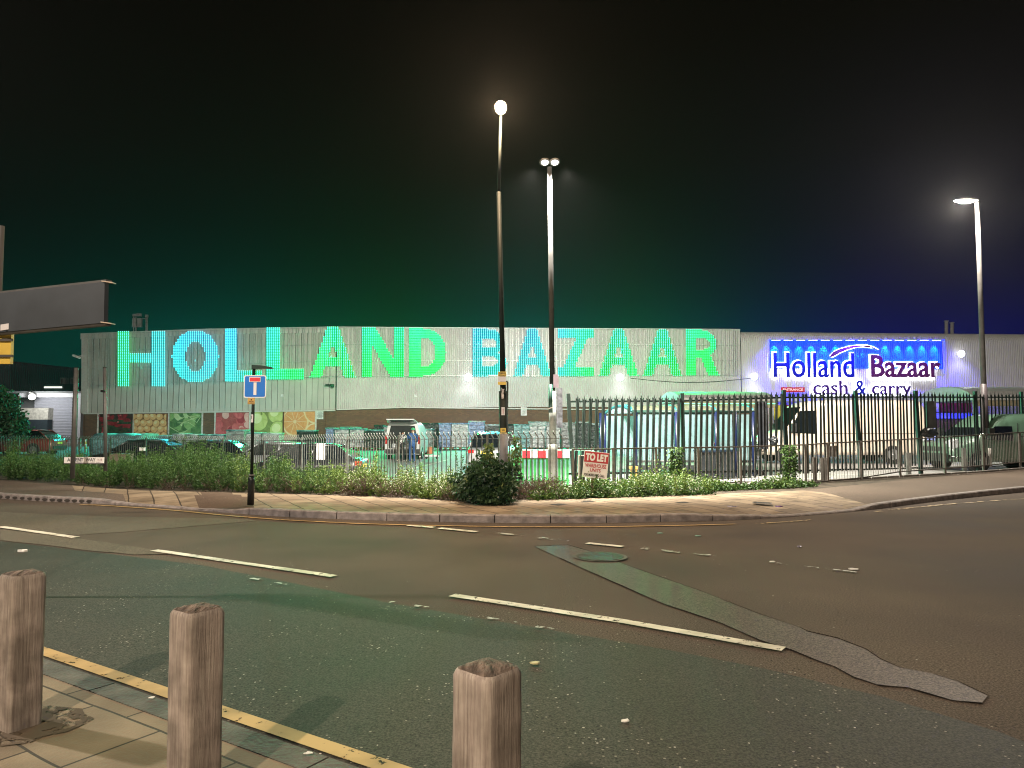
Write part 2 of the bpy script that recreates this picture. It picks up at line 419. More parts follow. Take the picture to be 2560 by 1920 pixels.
# near pavement with dark kerb and yellow line
nk = [(-900, 1365), (-500, 1445), (-100, 1560), (0, 1592), (110, 1627), (250, 1676), (430, 1741), (560, 1792), (780, 1855), (990, 1925), (1300, 2040), (1700, 2230)]
yel = [G(x, y, .012) for x, y in nk]
dirv = (G(990, 1925, 0)-G(0, 1592, 0)); dirv.z = 0; dirv.normalize(); nv = Vector((-dirv.y, dirv.x, 0))
KO = G(430, 1741, 0)
def K(s, t, z=0.): return KO+dirv*s+nv*t+Vector((0, 0, z))      # t<0 = towards the camera
mb = MB()
for i in range(24):
    a, b = -14+i, -13+i; mb.quad(K(a, -.05, .012), K(b, -.05, .012), K(b, .055, .012), K(a, .055, .012))
structure(mb.build('yellow_line', M_YEL_L))
M_SLAB_N.node_tree.nodes['Mapping'].inputs['Rotation'].default_value = (0, 0, -math.atan2(dirv.y, dirv.x))
mb = MB()
s = -14.
while s < 8:
    l = .91; g = .006
    vs = [K(s+g, -.30, .0), K(s+l-g, -.30, .0), K(s+l-g, -.13, .0), K(s+g, -.13, .0)]
    h = .055
    mb.add(vs+[v+Vector((0, 0, h)) for v in (K(s+g, -.30), K(s+l-g, -.30), K(s+l-g, -.148), K(s+g, -.148))],
           [(4, 5, 6, 7), (0, 1, 5, 4), (1, 2, 6, 5), (2, 3, 7, 6), (3, 0, 4, 7)])
    s += l
structure(mb.build('near_kerb', M_KERBD))
mb = MB(); mb.quad(K(-16, -9, .052), K(10, -9, .052), K(10, -.303, .052), K(-16, -.303, .052)); structure(mb.build('near_pavement', M_SLAB_N))
mb = MB(); mb.quad(K(-16, -.31, .03), K(10, -.31, .03), K(10, -.12, .006), K(-16, -.12, .006)); structure(mb.build('kerb_joint', M_TAR))

# far kerbstones, individually
def arc(pts):
    s = [0.]
    for a, b in zip(pts, pts[1:]): s.append(s[-1]+(b-a).length)
    return s
S_ = arc(kerb_f)
def at_s(pts, S, s):
    for i in range(len(S)-1):
        if s <= S[i+1]: return pts[i].lerp(pts[i+1], (s-S[i])/(S[i+1]-S[i])), kx[i]
    return pts[-1], kx[-1]
mb = MB(); mbj = MB()
s = 0.; 
while s < S_[-1]-1:
    l = .915; g = .008; jit = rnd.uniform(-.006, .006)
    n = 2
    rings = []
    for k in range(n+1):
        ss = s+g+(l-2*g)*k/n
        f, pxk = at_s(kerb_f, S_, ss); bk, _ = at_s(kerb_b, S_, ss)
        h = kh(pxk)+.004
        d = (bk-f).normalized()
        rings.append([f+Vector((0, 0, -.02)), f+d*jit+Vector((0, 0, h-.018)), f+d*(jit+.02)+Vector((0, 0, h)), bk+Vector((0, 0, h)), bk+Vector((0, 0, -.02))])
    mb.loft(rings, closed=True)
    s += l
structure(mb.build('kerb', M_KERB))
for i in range(len(kx)-1):
    d = Vector((0, 0, 1))
    mbj.quad(kerb_f[i]+d*0.0+(kerb_b[i]-kerb_f[i])*.1, kerb_f[i+1]+(kerb_b[i+1]-kerb_f[i+1])*.1, kerb_f[i+1]+(kerb_b[i+1]-kerb_f[i+1])*.1+d*(kh(kx[i+1])-.01), kerb_f[i]+(kerb_b[i]-kerb_f[i])*.1+d*(kh(kx[i])-.01))
structure(mbj.build('kerb_joint', M_TAR))
# gully mouths of the drainage kerb at far left
for k in range(13):
    px = 2+k*18.5; i = min(range(len(kx)), key=lambda q: abs(kx[q]-px)); f = G(px, smooth_tab(KERB, px), 0)
    mb = MB(); c = f+Vector((0, .03, .045)); n_ = 10
    mb.prism([c+Vector((math.cos(2*math.pi*q/n_)*.06, 0, math.sin(2*math.pi*q/n_)*.028)) for q in range(n_)], (0, -.05, 0)); structure(mb.build('gully_mouth', mat('gully_dark', (.04, .033, .028), .8)))
# far pavement: strip with a gentle fall to the kerb; materials by stretch
mb = MB()
NT = 6
def pv(i, t):
    p = kerb_b[i].lerp(back[i], t)
    hk = kh(kx[i]); p.z = lerp(hk, PZ, min(1, t*1.6)); return p
for i in range(len(kx)-1):
    x = kx[i]
    if 2000 <= x < 2200:
        t0 = clamp(1-(x-2010)/180, 0, 1); t1 = clamp(1-(x+20-2010)/180, 0, 1)
        for (k, a0, a1, b0, b1) in ((0, 0, t0, 0, t1), (1, t0, 1, t1, 1)):
            for q in range(4):
                mb.mi(k).quad(pv(i, lerp(a0, a1, q/4)), pv(i+1, lerp(b0, b1, q/4)), pv(i+1, lerp(b0, b1, (q+1)/4)), pv(i, lerp(a0, a1, (q+1)/4)))
        continue
    for t in range(NT):
        if x < 170: k = 1
        elif x < 300: k = 1 if (t < 3) else 0
        elif 470 <= x < 620: k = 2 if (x+t*12) < 640 and x > 450+t*8 else 0
        elif x < 300: k = 1
        elif x >= 2200: k = 1
        else: k = 0
        mb.mi(k).quad(pv(i, t/NT), pv(i+1, t/NT), pv(i+1, (t+1)/NT), pv(i, (t+1)/NT))
structure(mb.build('far_pavement', [M_SLAB_F, A_FOOT, A_RED]))
# verge: planted soil between footway and fence, falling to the car park
def fence_pt(px):
    if px <= 1425: d = itab(FENCE_L, px)
    else: d = itab(RAIL, px)+.25
    r = ray(px, 1100); return Vector((r.x/r.y*d, d, 0))
mb = MB(); NV = 8
def vz(px, t):
    p = fence_pt(px)
    zend = min(PZ, gz(p.x, p.y)+.05)
    zend = lerp(PZ, zend, clamp((1500-px)/250, 0, 1))
    return lerp(PZ-.002, zend, clamp(t*1.3-.3, 0, 1)**1.2)+.0
def verge_pt(px, t):
    a = G(px, smooth_tab(BACK, px), PZ); b = fence_pt(px); p = a.lerp(b, t); p.z = vz(px, t); return p
vx = [x for x in kx if -900 <= x <= 3300]
for i in range(len(vx)-1):
    for t in range(NV):
        mb.quad(verge_pt(vx[i], t/NV), verge_pt(vx[i+1], t/NV), verge_pt(vx[i+1], (t+1)/NV), verge_pt(vx[i], (t+1)/NV))
structure(mb.build('verge', M_SOIL))
# car park surface
mb = MB(); 
rows = []
for i in range(len(vx)):
    e = verge_pt(vx[i], 1.0); row = [e+Vector((0, 0, -.003))]
    for j in range(1, 15):
        yy = lerp(e.y, 75, (j/14)**1.3); xx = e.x*lerp(1, 75/max(e.y, 1)*.8, (j/14)**1.3) if abs(e.x) > 0 else 0
        z = gz(xx, yy)
        if j == 1: z = gz(xx, yy)
        row.append(Vector((xx, yy, z)))
    rows.append(row)
for a, b in zip(rows, rows[1:]):
    for j in range(14): mb.quad(a[j], b[j], b[j+1], a[j+1])
mb.sm = True
structure(mb.build('car_park_ground', A_YARD))
mb = MB(); mb.quad((-600, -300, -1.1), (600, -300, -1.1), (600, 900, -1.1), (-600, 900, -1.1)); structure(mb.build('ground', mat('far_ground', (.05, .05, .045), .9)))
# bay markings in the car park
def yard_line(a, b, w=.1, m=M_WHITE_L):
    mb = MB(); A = GS(*a); B = GS(*b); n = max(2, int((B-A).length/1.))
    d = (B-A); d.z = 0; d.normalize(); nn = Vector((-d.y, d.x, 0))*w/2
    pr = None
    for k in range(n+1):
        p = A.lerp(B, k/n); q = [Vector((v.x, v.y, gz(v.x, v.y)+.014)) for v in (p-nn, p+nn)]
        if pr: mb.quad(pr[0], q[0], q[1], pr[1])
        pr = q
    structure(mb.build('parking_bay_line', m))
for a, b in (((1750, 1170), (1955, 1178)), ((1940, 1182), (2250, 1192)), ((1980, 1196), (2120, 1202)), ((2200, 1170), (2420, 1180)), ((1985, 1155), (2040, 1156)), ((1000, 1180), (1120, 1150)), ((2180, 1150), (2230, 1152))):
    yard_line(a, b)

# manholes, covers, litter
M_IRON = mat('cast_iron', (.05, .047, .042), .55, .6, var=.4, scale=20, bump=.5, bscale=60)
def cover(px, py, w, d, z, label, rim=True, ang=0., round_=False):
    c = G(px, py, z); t = thing('access_cover', label, 'access cover', c)
    n = 24 if round_ else 4
    if not round_: w *= .5; d *= .5
    def ring(k, zz): 
        out = []
        for i in range(n):
            a = 2*math.pi*i/n+(0 if round_ else math.pi/4)
            v = Vector((math.cos(a)*w*k, math.sin(a)*d*k, 0)) if round_ else Vector((math.copysign(w*k, math.cos(a)), math.copysign(d*k, math.sin(a)), 0))
            v.rotate(Matrix.Rotation(ang, 3, 'Z')); out.append(c+v+Vector((0, 0, zz)))
        return out
    mb = MB(); mb.add(ring(1, .006)+ring(.86, .006), [(i, (i+1) % n, n+(i+1) % n, n+i) for i in range(n)]); mb.build('frame', M_KERBD, t)
    mb = MB(); mb.add(ring(.85, .010), [tuple(range(n))]); mb.build('lid', M_IRON, t)
cover(1500, 1392, .33, .33, .012, 'round iron manhole cover set in the trench strip of the road', round_=True)
for px, py, w, d, lab, an in ((1395, 1262, .24, .24, 'dark cover turned like a diamond, left one in the far pavement', R(38)), (1470, 1254, .24, .2, 'dark cover by the weeds under the red and white board', R(30)),
                           (1706, 1257, .26, .16, 'oval-looking dark cover in the middle of the paved footway', R(20)), (1905, 1258, .34, .26, 'purplish large cover near the right end of the slabs', R(-20))):
    p = G(px, py, .12); cover(px, py, w, d, .118, lab, ang=an)
M_PAPER = mat('litter_paper', (.7, .7, .66), .6)
def scrap(px, py, z, s, label, m=None, h=.01):
    c = G(px, py, z); mb = MB(); k = 7
    top = []; bot = []
    for i in range(k):
        a = 2*math.pi*i/k; r_ = s*rnd.uniform(.6, 1.1); top.append(c+Vector((math.cos(a)*r_, math.sin(a)*r_*.7, h*rnd.uniform(.5, 1.1)))); bot.append(c+Vector((math.cos(a)*r_*1.02, math.sin(a)*r_*.72, .001)))
    mb.loft([bot, top]); o = mb.build('litter', m or M_PAPER); tag(o, label, 'litter', 'litter scattered on the ground')
M_FOIL = mat('litter_foil', (.55, .5, .6), .25, .6)
for a in ((55, 1379, .006, .075, 'crushed white cup lying on the road at far left', None, .03), (1336, 1659, .012, .032, 'yellowish crumpled wrapper on the near lane behind the front bollard', mat('litter_yellow', (.5, .47, .25), .5), .012),
          (1770, 1388, .006, .045, 'small white scrap on the dark road right of the manhole', None, .01), (1930, 1405, .006, .04, 'white scrap on the road beyond the trench', None, .01), (2135, 1424, .006, .055, 'largest pale scrap on the reddish road at right', None, .015),
          (1998, 1368, .006, .035, 'dark glinting wrapper on the road near the far kerb', M_FOIL, .02), (1830, 1267, .125, .09, 'grey crumpled foil on the slabs', M_FOIL, .02), (1948, 1267, .125, .08, 'purple shiny wrapper on the paving by the large cover', mat('litter_purple', (.35, .2, .5), .3, .4), .02),
          (2082, 1196, .125, .05, 'small white ball of paper at the foot of the railing', None, .05), (2398, 1186, .125, .05, 'white scrap on the dark footway near the right railing', None, .012),
          (380, 1745, .058, .02, 'tiny white chip on the near kerb', None, .006), (770, 1884, .058, .022, 'tiny white chip on the dark kerb near the photo bottom', None, .006), (1650, 1333, .006, .05, 'greenish flat scrap near the far yellow line', mat('litter_green', (.25, .5, .4), .5), .006),
          (1745, 1340, .006, .045, 'second greenish scrap near the far yellow line', MATS['litter_green'], .006), (1562, 1804, .006, .03, 'pale pebble-sized scrap on the near lane at right of the front bollard', None, .01)):
    scrap(*a)
# ================= WAREHOUSE =================
def xy(px, Y): p = P(px, 1062, Y); return Vector((p.x, p.y, 0))
W0, W1, W2 = xy(205, 53.5), xy(840, 49.8), xy(2560, 52.8)
W3 = W1+(W2-W1)*1.45
def wl(px):
    return (W0, W1) if px < 840 else (W1, W2)
def WALL(px, py, off=0.):
    a, b = wl(px); d = (b-a).normalized(); n = Vector((d.y, -d.x, 0))
    a = a+n*off
    r = ray(px, py); t = a.dot(n)/(r.x*n.x+r.y*n.y)
    return Vector((r.x*t, r.y*t, CAMZ+r.z*t))
DL = (W1-W0).normalized(); DR = (W2-W1).normalized(); UP = Vector((0, 0, 1))
NL = Vector((DL.y, -DL.x, 0)); NR = Vector((DR.y, -DR.x, 0))
M_CLAD = mat('cladding_grey', (.60, .59, .575), .5, .0, var=.08, scale=1.2)
M_CLADF = mat('cladding_flat', (.60, .585, .545), .5, .0, var=.09, scale=.9)
M_TRIM = mat('cladding_trim', (.66, .65, .62), .5, var=.08)
def brickmat(name, c1, c2, mortar):
    m, nt, b = newmat(name); N, L = nt.nodes, nt.links
    tc = N.new('ShaderNodeTexCoord'); mp = N.new('ShaderNodeMapping'); mp.inputs['Rotation'].default_value = (R(90), 0, 0)
    L.new(tc.outputs['Object'], mp.inputs['Vector'])
    br = N.new('ShaderNodeTexBrick'); br.inputs['Scale'].default_value = 1; br.inputs['Brick Width'].default_value = .225; br.inputs['Row Height'].default_value = .075
    br.inputs['Mortar Size'].default_value = .009; br.inputs['Color1'].default_value = (*c1, 1); br.inputs['Color2'].default_value = (*c2, 1); br.inputs['Mortar'].default_value = (*mortar, 1)
    L.new(mp.outputs[0], br.inputs['Vector']); L.new(br.outputs[0], b.inputs['Base Color']); b.inputs['Roughness'].default_value = .85
    return m
M_BRICK = brickmat('brick', (.15, .085, .055), (.22, .115, .07), (.11, .085, .07))
wh = thing('warehouse', 'long grey corrugated warehouse with a brick base and giant lit lettering', 'warehouse', (0, 50, 0))
def topz(px): return WALL(px, itab([(205, 834), (530, 822), (700, 819), (840, 817), (1400, 820), (1850, 823)], px)).z
ZR = WALL(1851, 828).z
def botz(px): return WALL(px, itab([(205, 1033), (840, 1024), (950, 1020), (1400, 1017), (1850, 1019), (2560, 1035)], px)).z
# left part: flat panels with seams
mb = MB(); N_ = 44; 
pxs = [lerp(205, 840, i/N_) for i in range(N_+1)]
for i in range(N_):
    a, b = WALL(pxs[i], 900), WALL(pxs[i+1], 900); g = DL*.018
    a0, b0 = a+g, b-g
    for (p, q, o) in ((a, a0, .0), (a0, b0, .03), (b0, b, .0)):
        A = Vector((p.x, p.y, botz(pxs[i]))); B = Vector((q.x, q.y, botz(pxs[i+1]))); C = Vector((q.x, q.y, topz(pxs[i+1]))); D = Vector((p.x, p.y, topz(pxs[i])))
        mb.quad(A+NL*o, B+NL*o, C+NL*o, D+NL*o)
mb.build('flat_cladding', M_CLADF, wh)
# right part: trapezoidal sheet
mb = MB(); pit = .135; L_ = (W3-W1).length; n = int(L_/pit)
prof = [(0, 0), (.035, .035), (.085, .035), (.12, 0)]
cols = []
for i in range(n):
    for s, o in prof: cols.append((i*pit+s, o))
SPLIT = (WALL(1851, 900)-W1).dot(DR)
def px_of(p): return 1280+F*p.x/(p.y)   # near enough at wall height
def col_pts(s, o):
    p = W1+DR*s; px = px_of(p)
    zb = botz(min(px, 2560))
    if s < SPLIT:
        z = topz(px); return [p+NR*o+UP*zb, p+NR*o+UP*z, p+NR*(o-.25)+UP*z, p-NR*2+UP*(z)]
    z = ZR; r = .75; pts = [p+NR*o+UP*zb]
    for k in range(6):
        a = math.pi/2*k/5; pts.append(p+NR*(o*(1)-r+(r)*math.cos(a))+UP*(z-r+(r+o)*math.sin(a)))
    return pts
def strip(cols_):
    prev = None
    for s, o in cols_:
        c = col_pts(s, o)
        if prev and len(prev) == len(c):
            for k in range(len(c)-1): mb.quad(prev[k], c[k], c[k+1], prev[k+1])
        prev = c
strip(cols)
mb.build('corrugated_cladding', M_CLAD, wh)
# brick base, roof and flanks
mb = MB()
def w_off(p, n_, o): return p+n_*o
for (a, b, n_, z) in ((W0, W1, NL, 2.75), (W1, W3, NR, 3.0)):
    mb.quad(a-n_*.12+UP*-1, b-n_*.12+UP*-1, b-n_*.12+UP*z, a-n_*.12+UP*z)
mb.quad(W0-NL*.12+UP*-1, W0-NL*.12+UP*2.75, W0+Vector((0, 40, 2.75)), W0+Vector((0, 40, -1)))
mb.build('brick_base', M_BRICK, wh)
mb = MB(); zt = 7.4
bk = Vector((0, 42, 0))
mb.quad(W0-NL*.1+UP*zt, W1-NL*.1+UP*zt, W1+bk+UP*(zt+.6), W0+bk+UP*(zt+.6)); mb.quad(W1-NR*.1+UP*zt, W3-NR*.1+UP*zt, W3+bk+UP*(zt+.6), W1+bk+UP*(zt+.6))
mb.quad(W0+UP*2.6, W0+bk+UP*2.6, W0+bk+UP*8, W0+UP*8); mb.quad(W3+UP*-1, W3+bk+UP*-1, W3+bk+UP*8, W3+UP*8)
mb.build('roof', mat('roof_sheet', (.2, .2, .2), .6), wh)
# trims
mb = MB()
def trim(px0, px1, py0, py1, o, th, h=None):
    a = WALL(px0, py0, o); b = WALL(px1, py1, o); mb.bar(a, b, th, h or th)
trim(203, 530, 841, 829, .10, .14, .42); trim(530, 838, 829, 824, .10, .14, .40)
mb.bar(WALL(212, 834+8, .06), WALL(212, 1033, .06), .5, .08, up=NL)
trim(207, 838, 1034, 1026, .05, .1, .09); trim(842, 1000, 1024, 1019, .06, .1, .07); trim(1000, 2700, 1018.5, 1037, .06, .1, .07)
trim(842, 1850, 818.5, 824.5, .08, .08, .1)
mb.build('edge_trim', M_TRIM, wh)
# brick piers between the poster windows, window frame posts
for px0, px1 in ((212, 243), (507, 536), (790, 812)):
    mb = MB(); a = WALL(px0, 1060, -.02); b = WALL(px1, 1060, -.02)
    mb.prism([a*1-UP*(a.z+1), b*1-UP*(b.z+1), Vector((b.x, b.y, 2.6)), Vector((a.x, a.y, 2.6))], NL*-.09); mb.build('brick_pier', M_BRICK, wh)
M_FRAME = mat('white_frame', (.62, .61, .58), .5)
for px in (244, 333, 421, 505, 537, 624, 630, 789):
    mb = MB(); a = WALL(px, 1100, .0); mb.box(a.x-.05, a.x+.05, a.y-.05, a.y+.03, -.5, WALL(px, itab([(205, 1034), (840, 1026)], px)).z); mb.build('window_post', M_FRAME, wh)

# printed fruit and vegetable panels: flat prints, drawn with layered flat shapes
def pm(name, c0, c1, scale, kind='noise', rough=.45):
    m, nt, b = newmat(name); N, L = nt.nodes, nt.links
    tc = N.new('ShaderNodeTexCoord')
    t = N.new('ShaderNodeTexNoise'); t.inputs['Scale'].default_value = scale; t.inputs['Detail'].default_value = 6; t.inputs['Distortion'].default_value = 1.2
    L.new(tc.outputs['Object'], t.inputs['Vector'])
    r = N.new('ShaderNodeValToRGB'); r.color_ramp.elements[0].position = .35; r.color_ramp.elements[1].position = .65
    r.color_ramp.elements[0].color = (*c0, 1); r.color_ramp.elements[1].color = (*c1, 1)
    L.new(t.outputs[0], r.inputs[0]); L.new(r.outputs[0], b.inputs['Base Color']); b.inputs['Roughness'].default_value = rough
    return m
def poster(px0, px1, label, bg, mats, shapes):
    """shapes: (material index, cx, cy, rx, ry, rot) in panel fractions, drawn in order"""
    a = WALL(px0, 1100, .02); b = WALL(px1, 1100, .02); W = (b-a).length; top = WALL((px0+px1)/2, itab([(205, 1036), (840, 1027)], px0)).z; bot = top-2.15
    o = Vector((a.x, a.y, bot))
    t = thing('window_print', label, 'window poster', o, 'food prints along the brick base')
    mb = MB(); H = top-bot
    mb.prism([o, o+DL*W, o+DL*W+UP*H, o+UP*H], NL*-.02); mb.build('sheet', bg, t)
    mb = MB()
    for k, (mi, cx, cy, rx, ry, rot) in enumerate(shapes):
        nseg = 22; pts = []
        for i in range(nseg):
            t_ = 2*math.pi*i/nseg; x = math.cos(t_)*rx; y = math.sin(t_)*ry
            x, y = x*math.cos(rot)-y*math.sin(rot), x*math.sin(rot)+y*math.cos(rot)
            X = clamp(cx*W+x*W, 0.02, W-.02); Y = clamp(cy*H+y*W, .02, H-.02)
            pts.append(o+DL*X+UP*Y+NL*(.004+.002*k))
        mb.mi(mi).add(pts, [tuple(range(nseg))])
    mb.build('picture', mats, t)
rp = random.Random(5)
radish = [pm('print_radish_red', (0.216, 0.016, 0.027), (0.459, 0.041, 0.068), 3), pm('print_dark_leaf', (0.020, 0.041, 0.024), (0.068, 0.095, 0.054), 4), pm('print_pink', (0.540, 0.162, 0.189), (0.675, 0.270, 0.270), 4)]
sh = [(rp.choice((0, 0, 0, 1, 1)), rp.random(), rp.random(), rp.uniform(.07, .14), rp.uniform(.05, .1), rp.uniform(0, 3)) for _ in range(34)]+[(1, rp.uniform(.2, .95), rp.uniform(.1, .8), rp.uniform(.15, .35), .03, rp.uniform(-.5, .5)) for _ in range(16)]+[(2, rp.random(), rp.random(), .03, .02, 0) for _ in range(8)]
poster(246, 331, 'dark red radish print behind the bare sign poles, leftmost food panel', pm('print_bg_dark', (0.041, 0.027, 0.020), (0.108, 0.041, 0.041), 3), radish, sh)
eggs = [pm('print_egg', (0.783, 0.405, 0.176), (0.850, 0.540, 0.270), 2), pm('print_egg_light', (0.850, 0.621, 0.351), (0.850, 0.702, 0.432), 2), pm('print_egg_shade', (0.405, 0.176, 0.068), (0.540, 0.243, 0.108), 2)]
sh = []
for j in range(5):
    for i in range(6):
        cx = (i+.5*(j % 2))*.2+rp.uniform(-.02, .02); cy = .1+j*.2+rp.uniform(-.02, .02); rt = rp.uniform(-.6, .6)
        sh += [(2, cx+.012, cy-.012, .105, .098, rt), (0, cx, cy, .098, .092, rt), (1, cx-.02, cy+.025, .05, .04, rt)]
poster(335, 419, 'print of brown eggs in rows on the brick base', pm('print_bg_egg', (0.189, 0.068, 0.027), (0.270, 0.108, 0.041), 3), eggs, sh)
leaf = [pm('print_leaf', (0.216, 0.405, 0.149), (0.378, 0.567, 0.243), 3), pm('print_leaf_pale', (0.513, 0.675, 0.351), (0.648, 0.783, 0.459), 4), pm('print_leaf_deep', (0.068, 0.162, 0.068), (0.135, 0.270, 0.108), 3)]
sh = [(rp.choice((0, 0, 2, 1)), rp.random(), rp.random(), rp.uniform(.1, .22), rp.uniform(.05, .13), rp.uniform(0, 3)) for _ in range(24)]+[(1, rp.random(), rp.random(), rp.uniform(.1, .3), .010, rp.uniform(-1, 1)) for _ in range(12)]
poster(423, 503, 'green leaf vegetable print left of the brown brick pier', pm('print_bg_leaf', (0.095, 0.203, 0.081), (0.189, 0.338, 0.135), 3), leaf, sh)
straw = [pm('print_straw', (0.567, 0.095, 0.121), (0.743, 0.189, 0.203), 3), pm('print_straw_pale', (0.810, 0.405, 0.405), (0.850, 0.540, 0.513), 5), pm('print_straw_deep', (0.338, 0.041, 0.068), (0.472, 0.068, 0.095), 3)]
sh = [(rp.choice((0, 0, 2, 1)), rp.random(), rp.random(), rp.uniform(.08, .17), rp.uniform(.07, .13), rp.uniform(0, 3)) for _ in range(26)]
poster(538, 622, 'faded red strawberry print right of the brown brick pier', pm('print_bg_straw', (0.405, 0.081, 0.095), (0.540, 0.135, 0.135), 3), straw, sh)
apple = [pm('print_apple', (0.486, 0.567, 0.189), (0.648, 0.702, 0.297), 2), pm('print_apple_pale', (0.743, 0.783, 0.432), (0.837, 0.850, 0.540), 2), pm('print_apple_shade', (0.189, 0.230, 0.068), (0.270, 0.324, 0.108), 2)]
sh = []
for cx, cy, r_ in ((.2, .72, .30), (.78, .92, .26), (.85, .42, .27), (.35, .06, .30), (-.08, .25, .2)):
    sh += [(2, cx, cy, r_*1.05, r_*1.05, 0), (0, cx, cy, r_, r_, 0), (1, cx-.06, cy+.07, r_*.55, r_*.5, .4)]
sh += [(2, .3, .95, .03, .05, .3), (2, .37, .1, .025, .015, 0)]
poster(631, 706, 'print of big green apples just right of the blue road sign', pm('print_bg_apple', (0.216, 0.270, 0.095), (0.324, 0.378, 0.135), 3), apple, sh)
orange = [pm('print_orange', (0.743, 0.324, 0.135), (0.837, 0.432, 0.203), 5), pm('print_rind', (0.850, 0.608, 0.378), (0.850, 0.702, 0.486), 4), pm('print_orange_low', (0.540, 0.324, 0.243), (0.675, 0.459, 0.351), 6)]
sh = [(2, .3, .1, .4, .2, 0)]
for cx, cy, r_ in ((.36, .68, .44), (1.0, 1.0, .36), (1.0, .28, .34)):
    sh += [(1, cx, cy, r_, r_, 0), (0, cx, cy, r_*.88, r_*.88, 0)]
for k in range(10): sh.append((1, .36+.2*math.cos(k*.628), .68+.2*math.sin(k*.628)*1., .18, .008, k*.628))
sh.append((1, .36, .68, .05, .05, 0))
poster(709, 787, 'print of sliced orange halves, rightmost food panel', pm('print_bg_orange', (0.608, 0.270, 0.135), (0.702, 0.365, 0.189), 3), orange, sh)
# notices on the brick
M_WB = mat('white_board', (.72, .73, .74), .5); M_BLACKT = mat('black_text', (.02, .02, .02), .6)
def notice(px0, px1, py0, py1, label, rows=6):
    a = WALL(px0, py1, .05); b = WALL(px1, py1, .05); c = WALL(px0, py0, .05); d_ = DL if px0 < 840 else DR; n_ = NL if px0 < 840 else NR
    W = (b-a).length; H = c.z-a.z; t = thing('wall_notice', label, 'notice', a, 'white notices on the brick wall')
    mb = MB(); mb.prism([a, a+d_*W, a+d_*W+UP*H, a+UP*H], n_*-.02); mb.build('board', M_WB, t)
    mb = MB()
    for k in range(rows):
        z = H*(.14+.75*k/rows); w = W*rp.uniform(.5, .8); x = (W-w)/2
        mb.quad(a+d_*x+UP*z+n_*.003, a+d_*(x+w)+UP*z+n_*.003, a+d_*(x+w)+UP*(z+H*.05)+n_*.003, a+d_*x+UP*(z+H*.05)+n_*.003)
    mb.build('print_lines', mat('grey_text', (.25, .25, .27), .6), t)
notice(791, 808, 1026, 1048, 'white notice on the brick pier beside the orange print')
notice(1302, 1317, 1018, 1039, 'white notice on plain brick between the two tall lamp posts')

# =============== giant LED letters on their bar frame ===============
sg = thing('led_sign', 'giant green and cyan LED letters reading HOLLAND BAZAAR on a wire frame across the facade', 'illuminated sign', (0, 50, 4))
def inside(ch, u, v, sw, sv):
    def el(cx, cy, a, b): return ((u-cx)/a)**2+((v-cy)/b)**2 <= 1
    if ch == 'H': return u < sw or u > 1-sw*1.2 or .40 < v < .57
    if ch == 'O': return el(.5, .5, .5, .5) and not el(.5, .5, .5-sw, .5-sv)
    if ch == 'L': return u < sw or v > 1-sv
    if ch == 'A':
        hw = .13+.37*v; inn = hw-.255
        return abs(u-.5) < hw and not (abs(u-.5) < inn and not (.60 < v < .78))
    if ch == 'N': return u < sw or u > 1-sw or abs(u-(sw*.6+(1-1.2*sw)*v)) < .17
    if ch == 'D':
        o = (u < .35 or el(.35, .5, .65, .5)); i_ = u > sw and sv < v < 1-sv and (u < .4 or el(.35, .5, .65-sw, .5-sv))
        return o and not i_
    if ch == 'B':
        up_ = (u < .45 and v < .55) or el(.45, .27, .47, .27); lo = (u < .45 and v >= .45) or el(.45, .73, .55, .27)
        h1 = sw < u and .22 < v < .40 and (u < .5 or el(.45, .31, .24, .10)); h2 = sw < u and .58 < v < .79 and (u < .5 or el(.45, .685, .27, .11))
        return (up_ or lo) and not h1 and not h2
    if ch == 'Z': return v < sv or v > 1-sv or abs(u-(.80-.62*v)) < .17
    if ch == 'R':
        bowl = (u < .45 and v < .6) or el(.42, .31, .50, .31); hole = sw < u and .20 < v < .44 and (u < .5 or el(.45, .32, .26, .12))
        leg = v > .5 and abs(u-(.52+(v-.5)*.62)) < .17
        return u < sw or (bowl and not hole) or leg
LET = [('H', 296, 411, 829, 964, .25, 0), ('O', 430, 547, 825, 957, .29, .22), ('L', 565, 653, 823, 952, .32, .19), ('L', 668, 758, 820, 947, .36, .2), ('A', 775, 889, 818, 942, 0, 0),
       ('N', 907, 1008, 819, 941, .25, 0), ('D', 1025, 1115, 820, 941, .29, .2), ('B', 1184, 1268, 822, 940, .27, 0), ('A', 1284, 1378, 822, 939, 0, 0), ('Z', 1397, 1482, 823, 939, 0, .2),
       ('A', 1498, 1595, 823, 938, 0, 0), ('A', 1608, 1704, 824, 938, 0, 0), ('R', 1717, 1798, 824, 937, .27, .2)]
HUE = [(296, .12), (325, .3), (380, .75), (480, .9), (590, .85), (620, .45), (653, .3), (668, .5), (700, .25), (780, .12), (900, .12), (1110, .08), (1184, .85), (1240, .7), (1284, .8), (1335, .8), (1375, .6), (1397, .75), (1440, .3), (1520, .15), (1600, .2), (1700, .08), (1798, .03)]
def vcol_emit(name, strength, sampling):
    m, nt, b = newmat(name); a = nt.nodes.new('ShaderNodeVertexColor'); a.layer_name = 'Col'
    nt.links.new(a.outputs[0], b.inputs['Emission Color']); b.inputs['Emission Strength'].default_value = strength
    b.inputs['Base Color'].default_value = (.004, .004, .004, 1); b.inputs['Specular IOR Level'].default_value = 0; m.cycles.emission_sampling = sampling
    return m
M_STRIP = vcol_emit('led_strip_glare', .72, 'FRONT_BACK'); M_DOT = vcol_emit('led_dot', 3.4, 'NONE')
M_WIRE = mat('galvanised_bar', (.55, .56, .55), .4, .3)
OFFW = .38
def halfsz(px): 
    return
lamp_specs = []
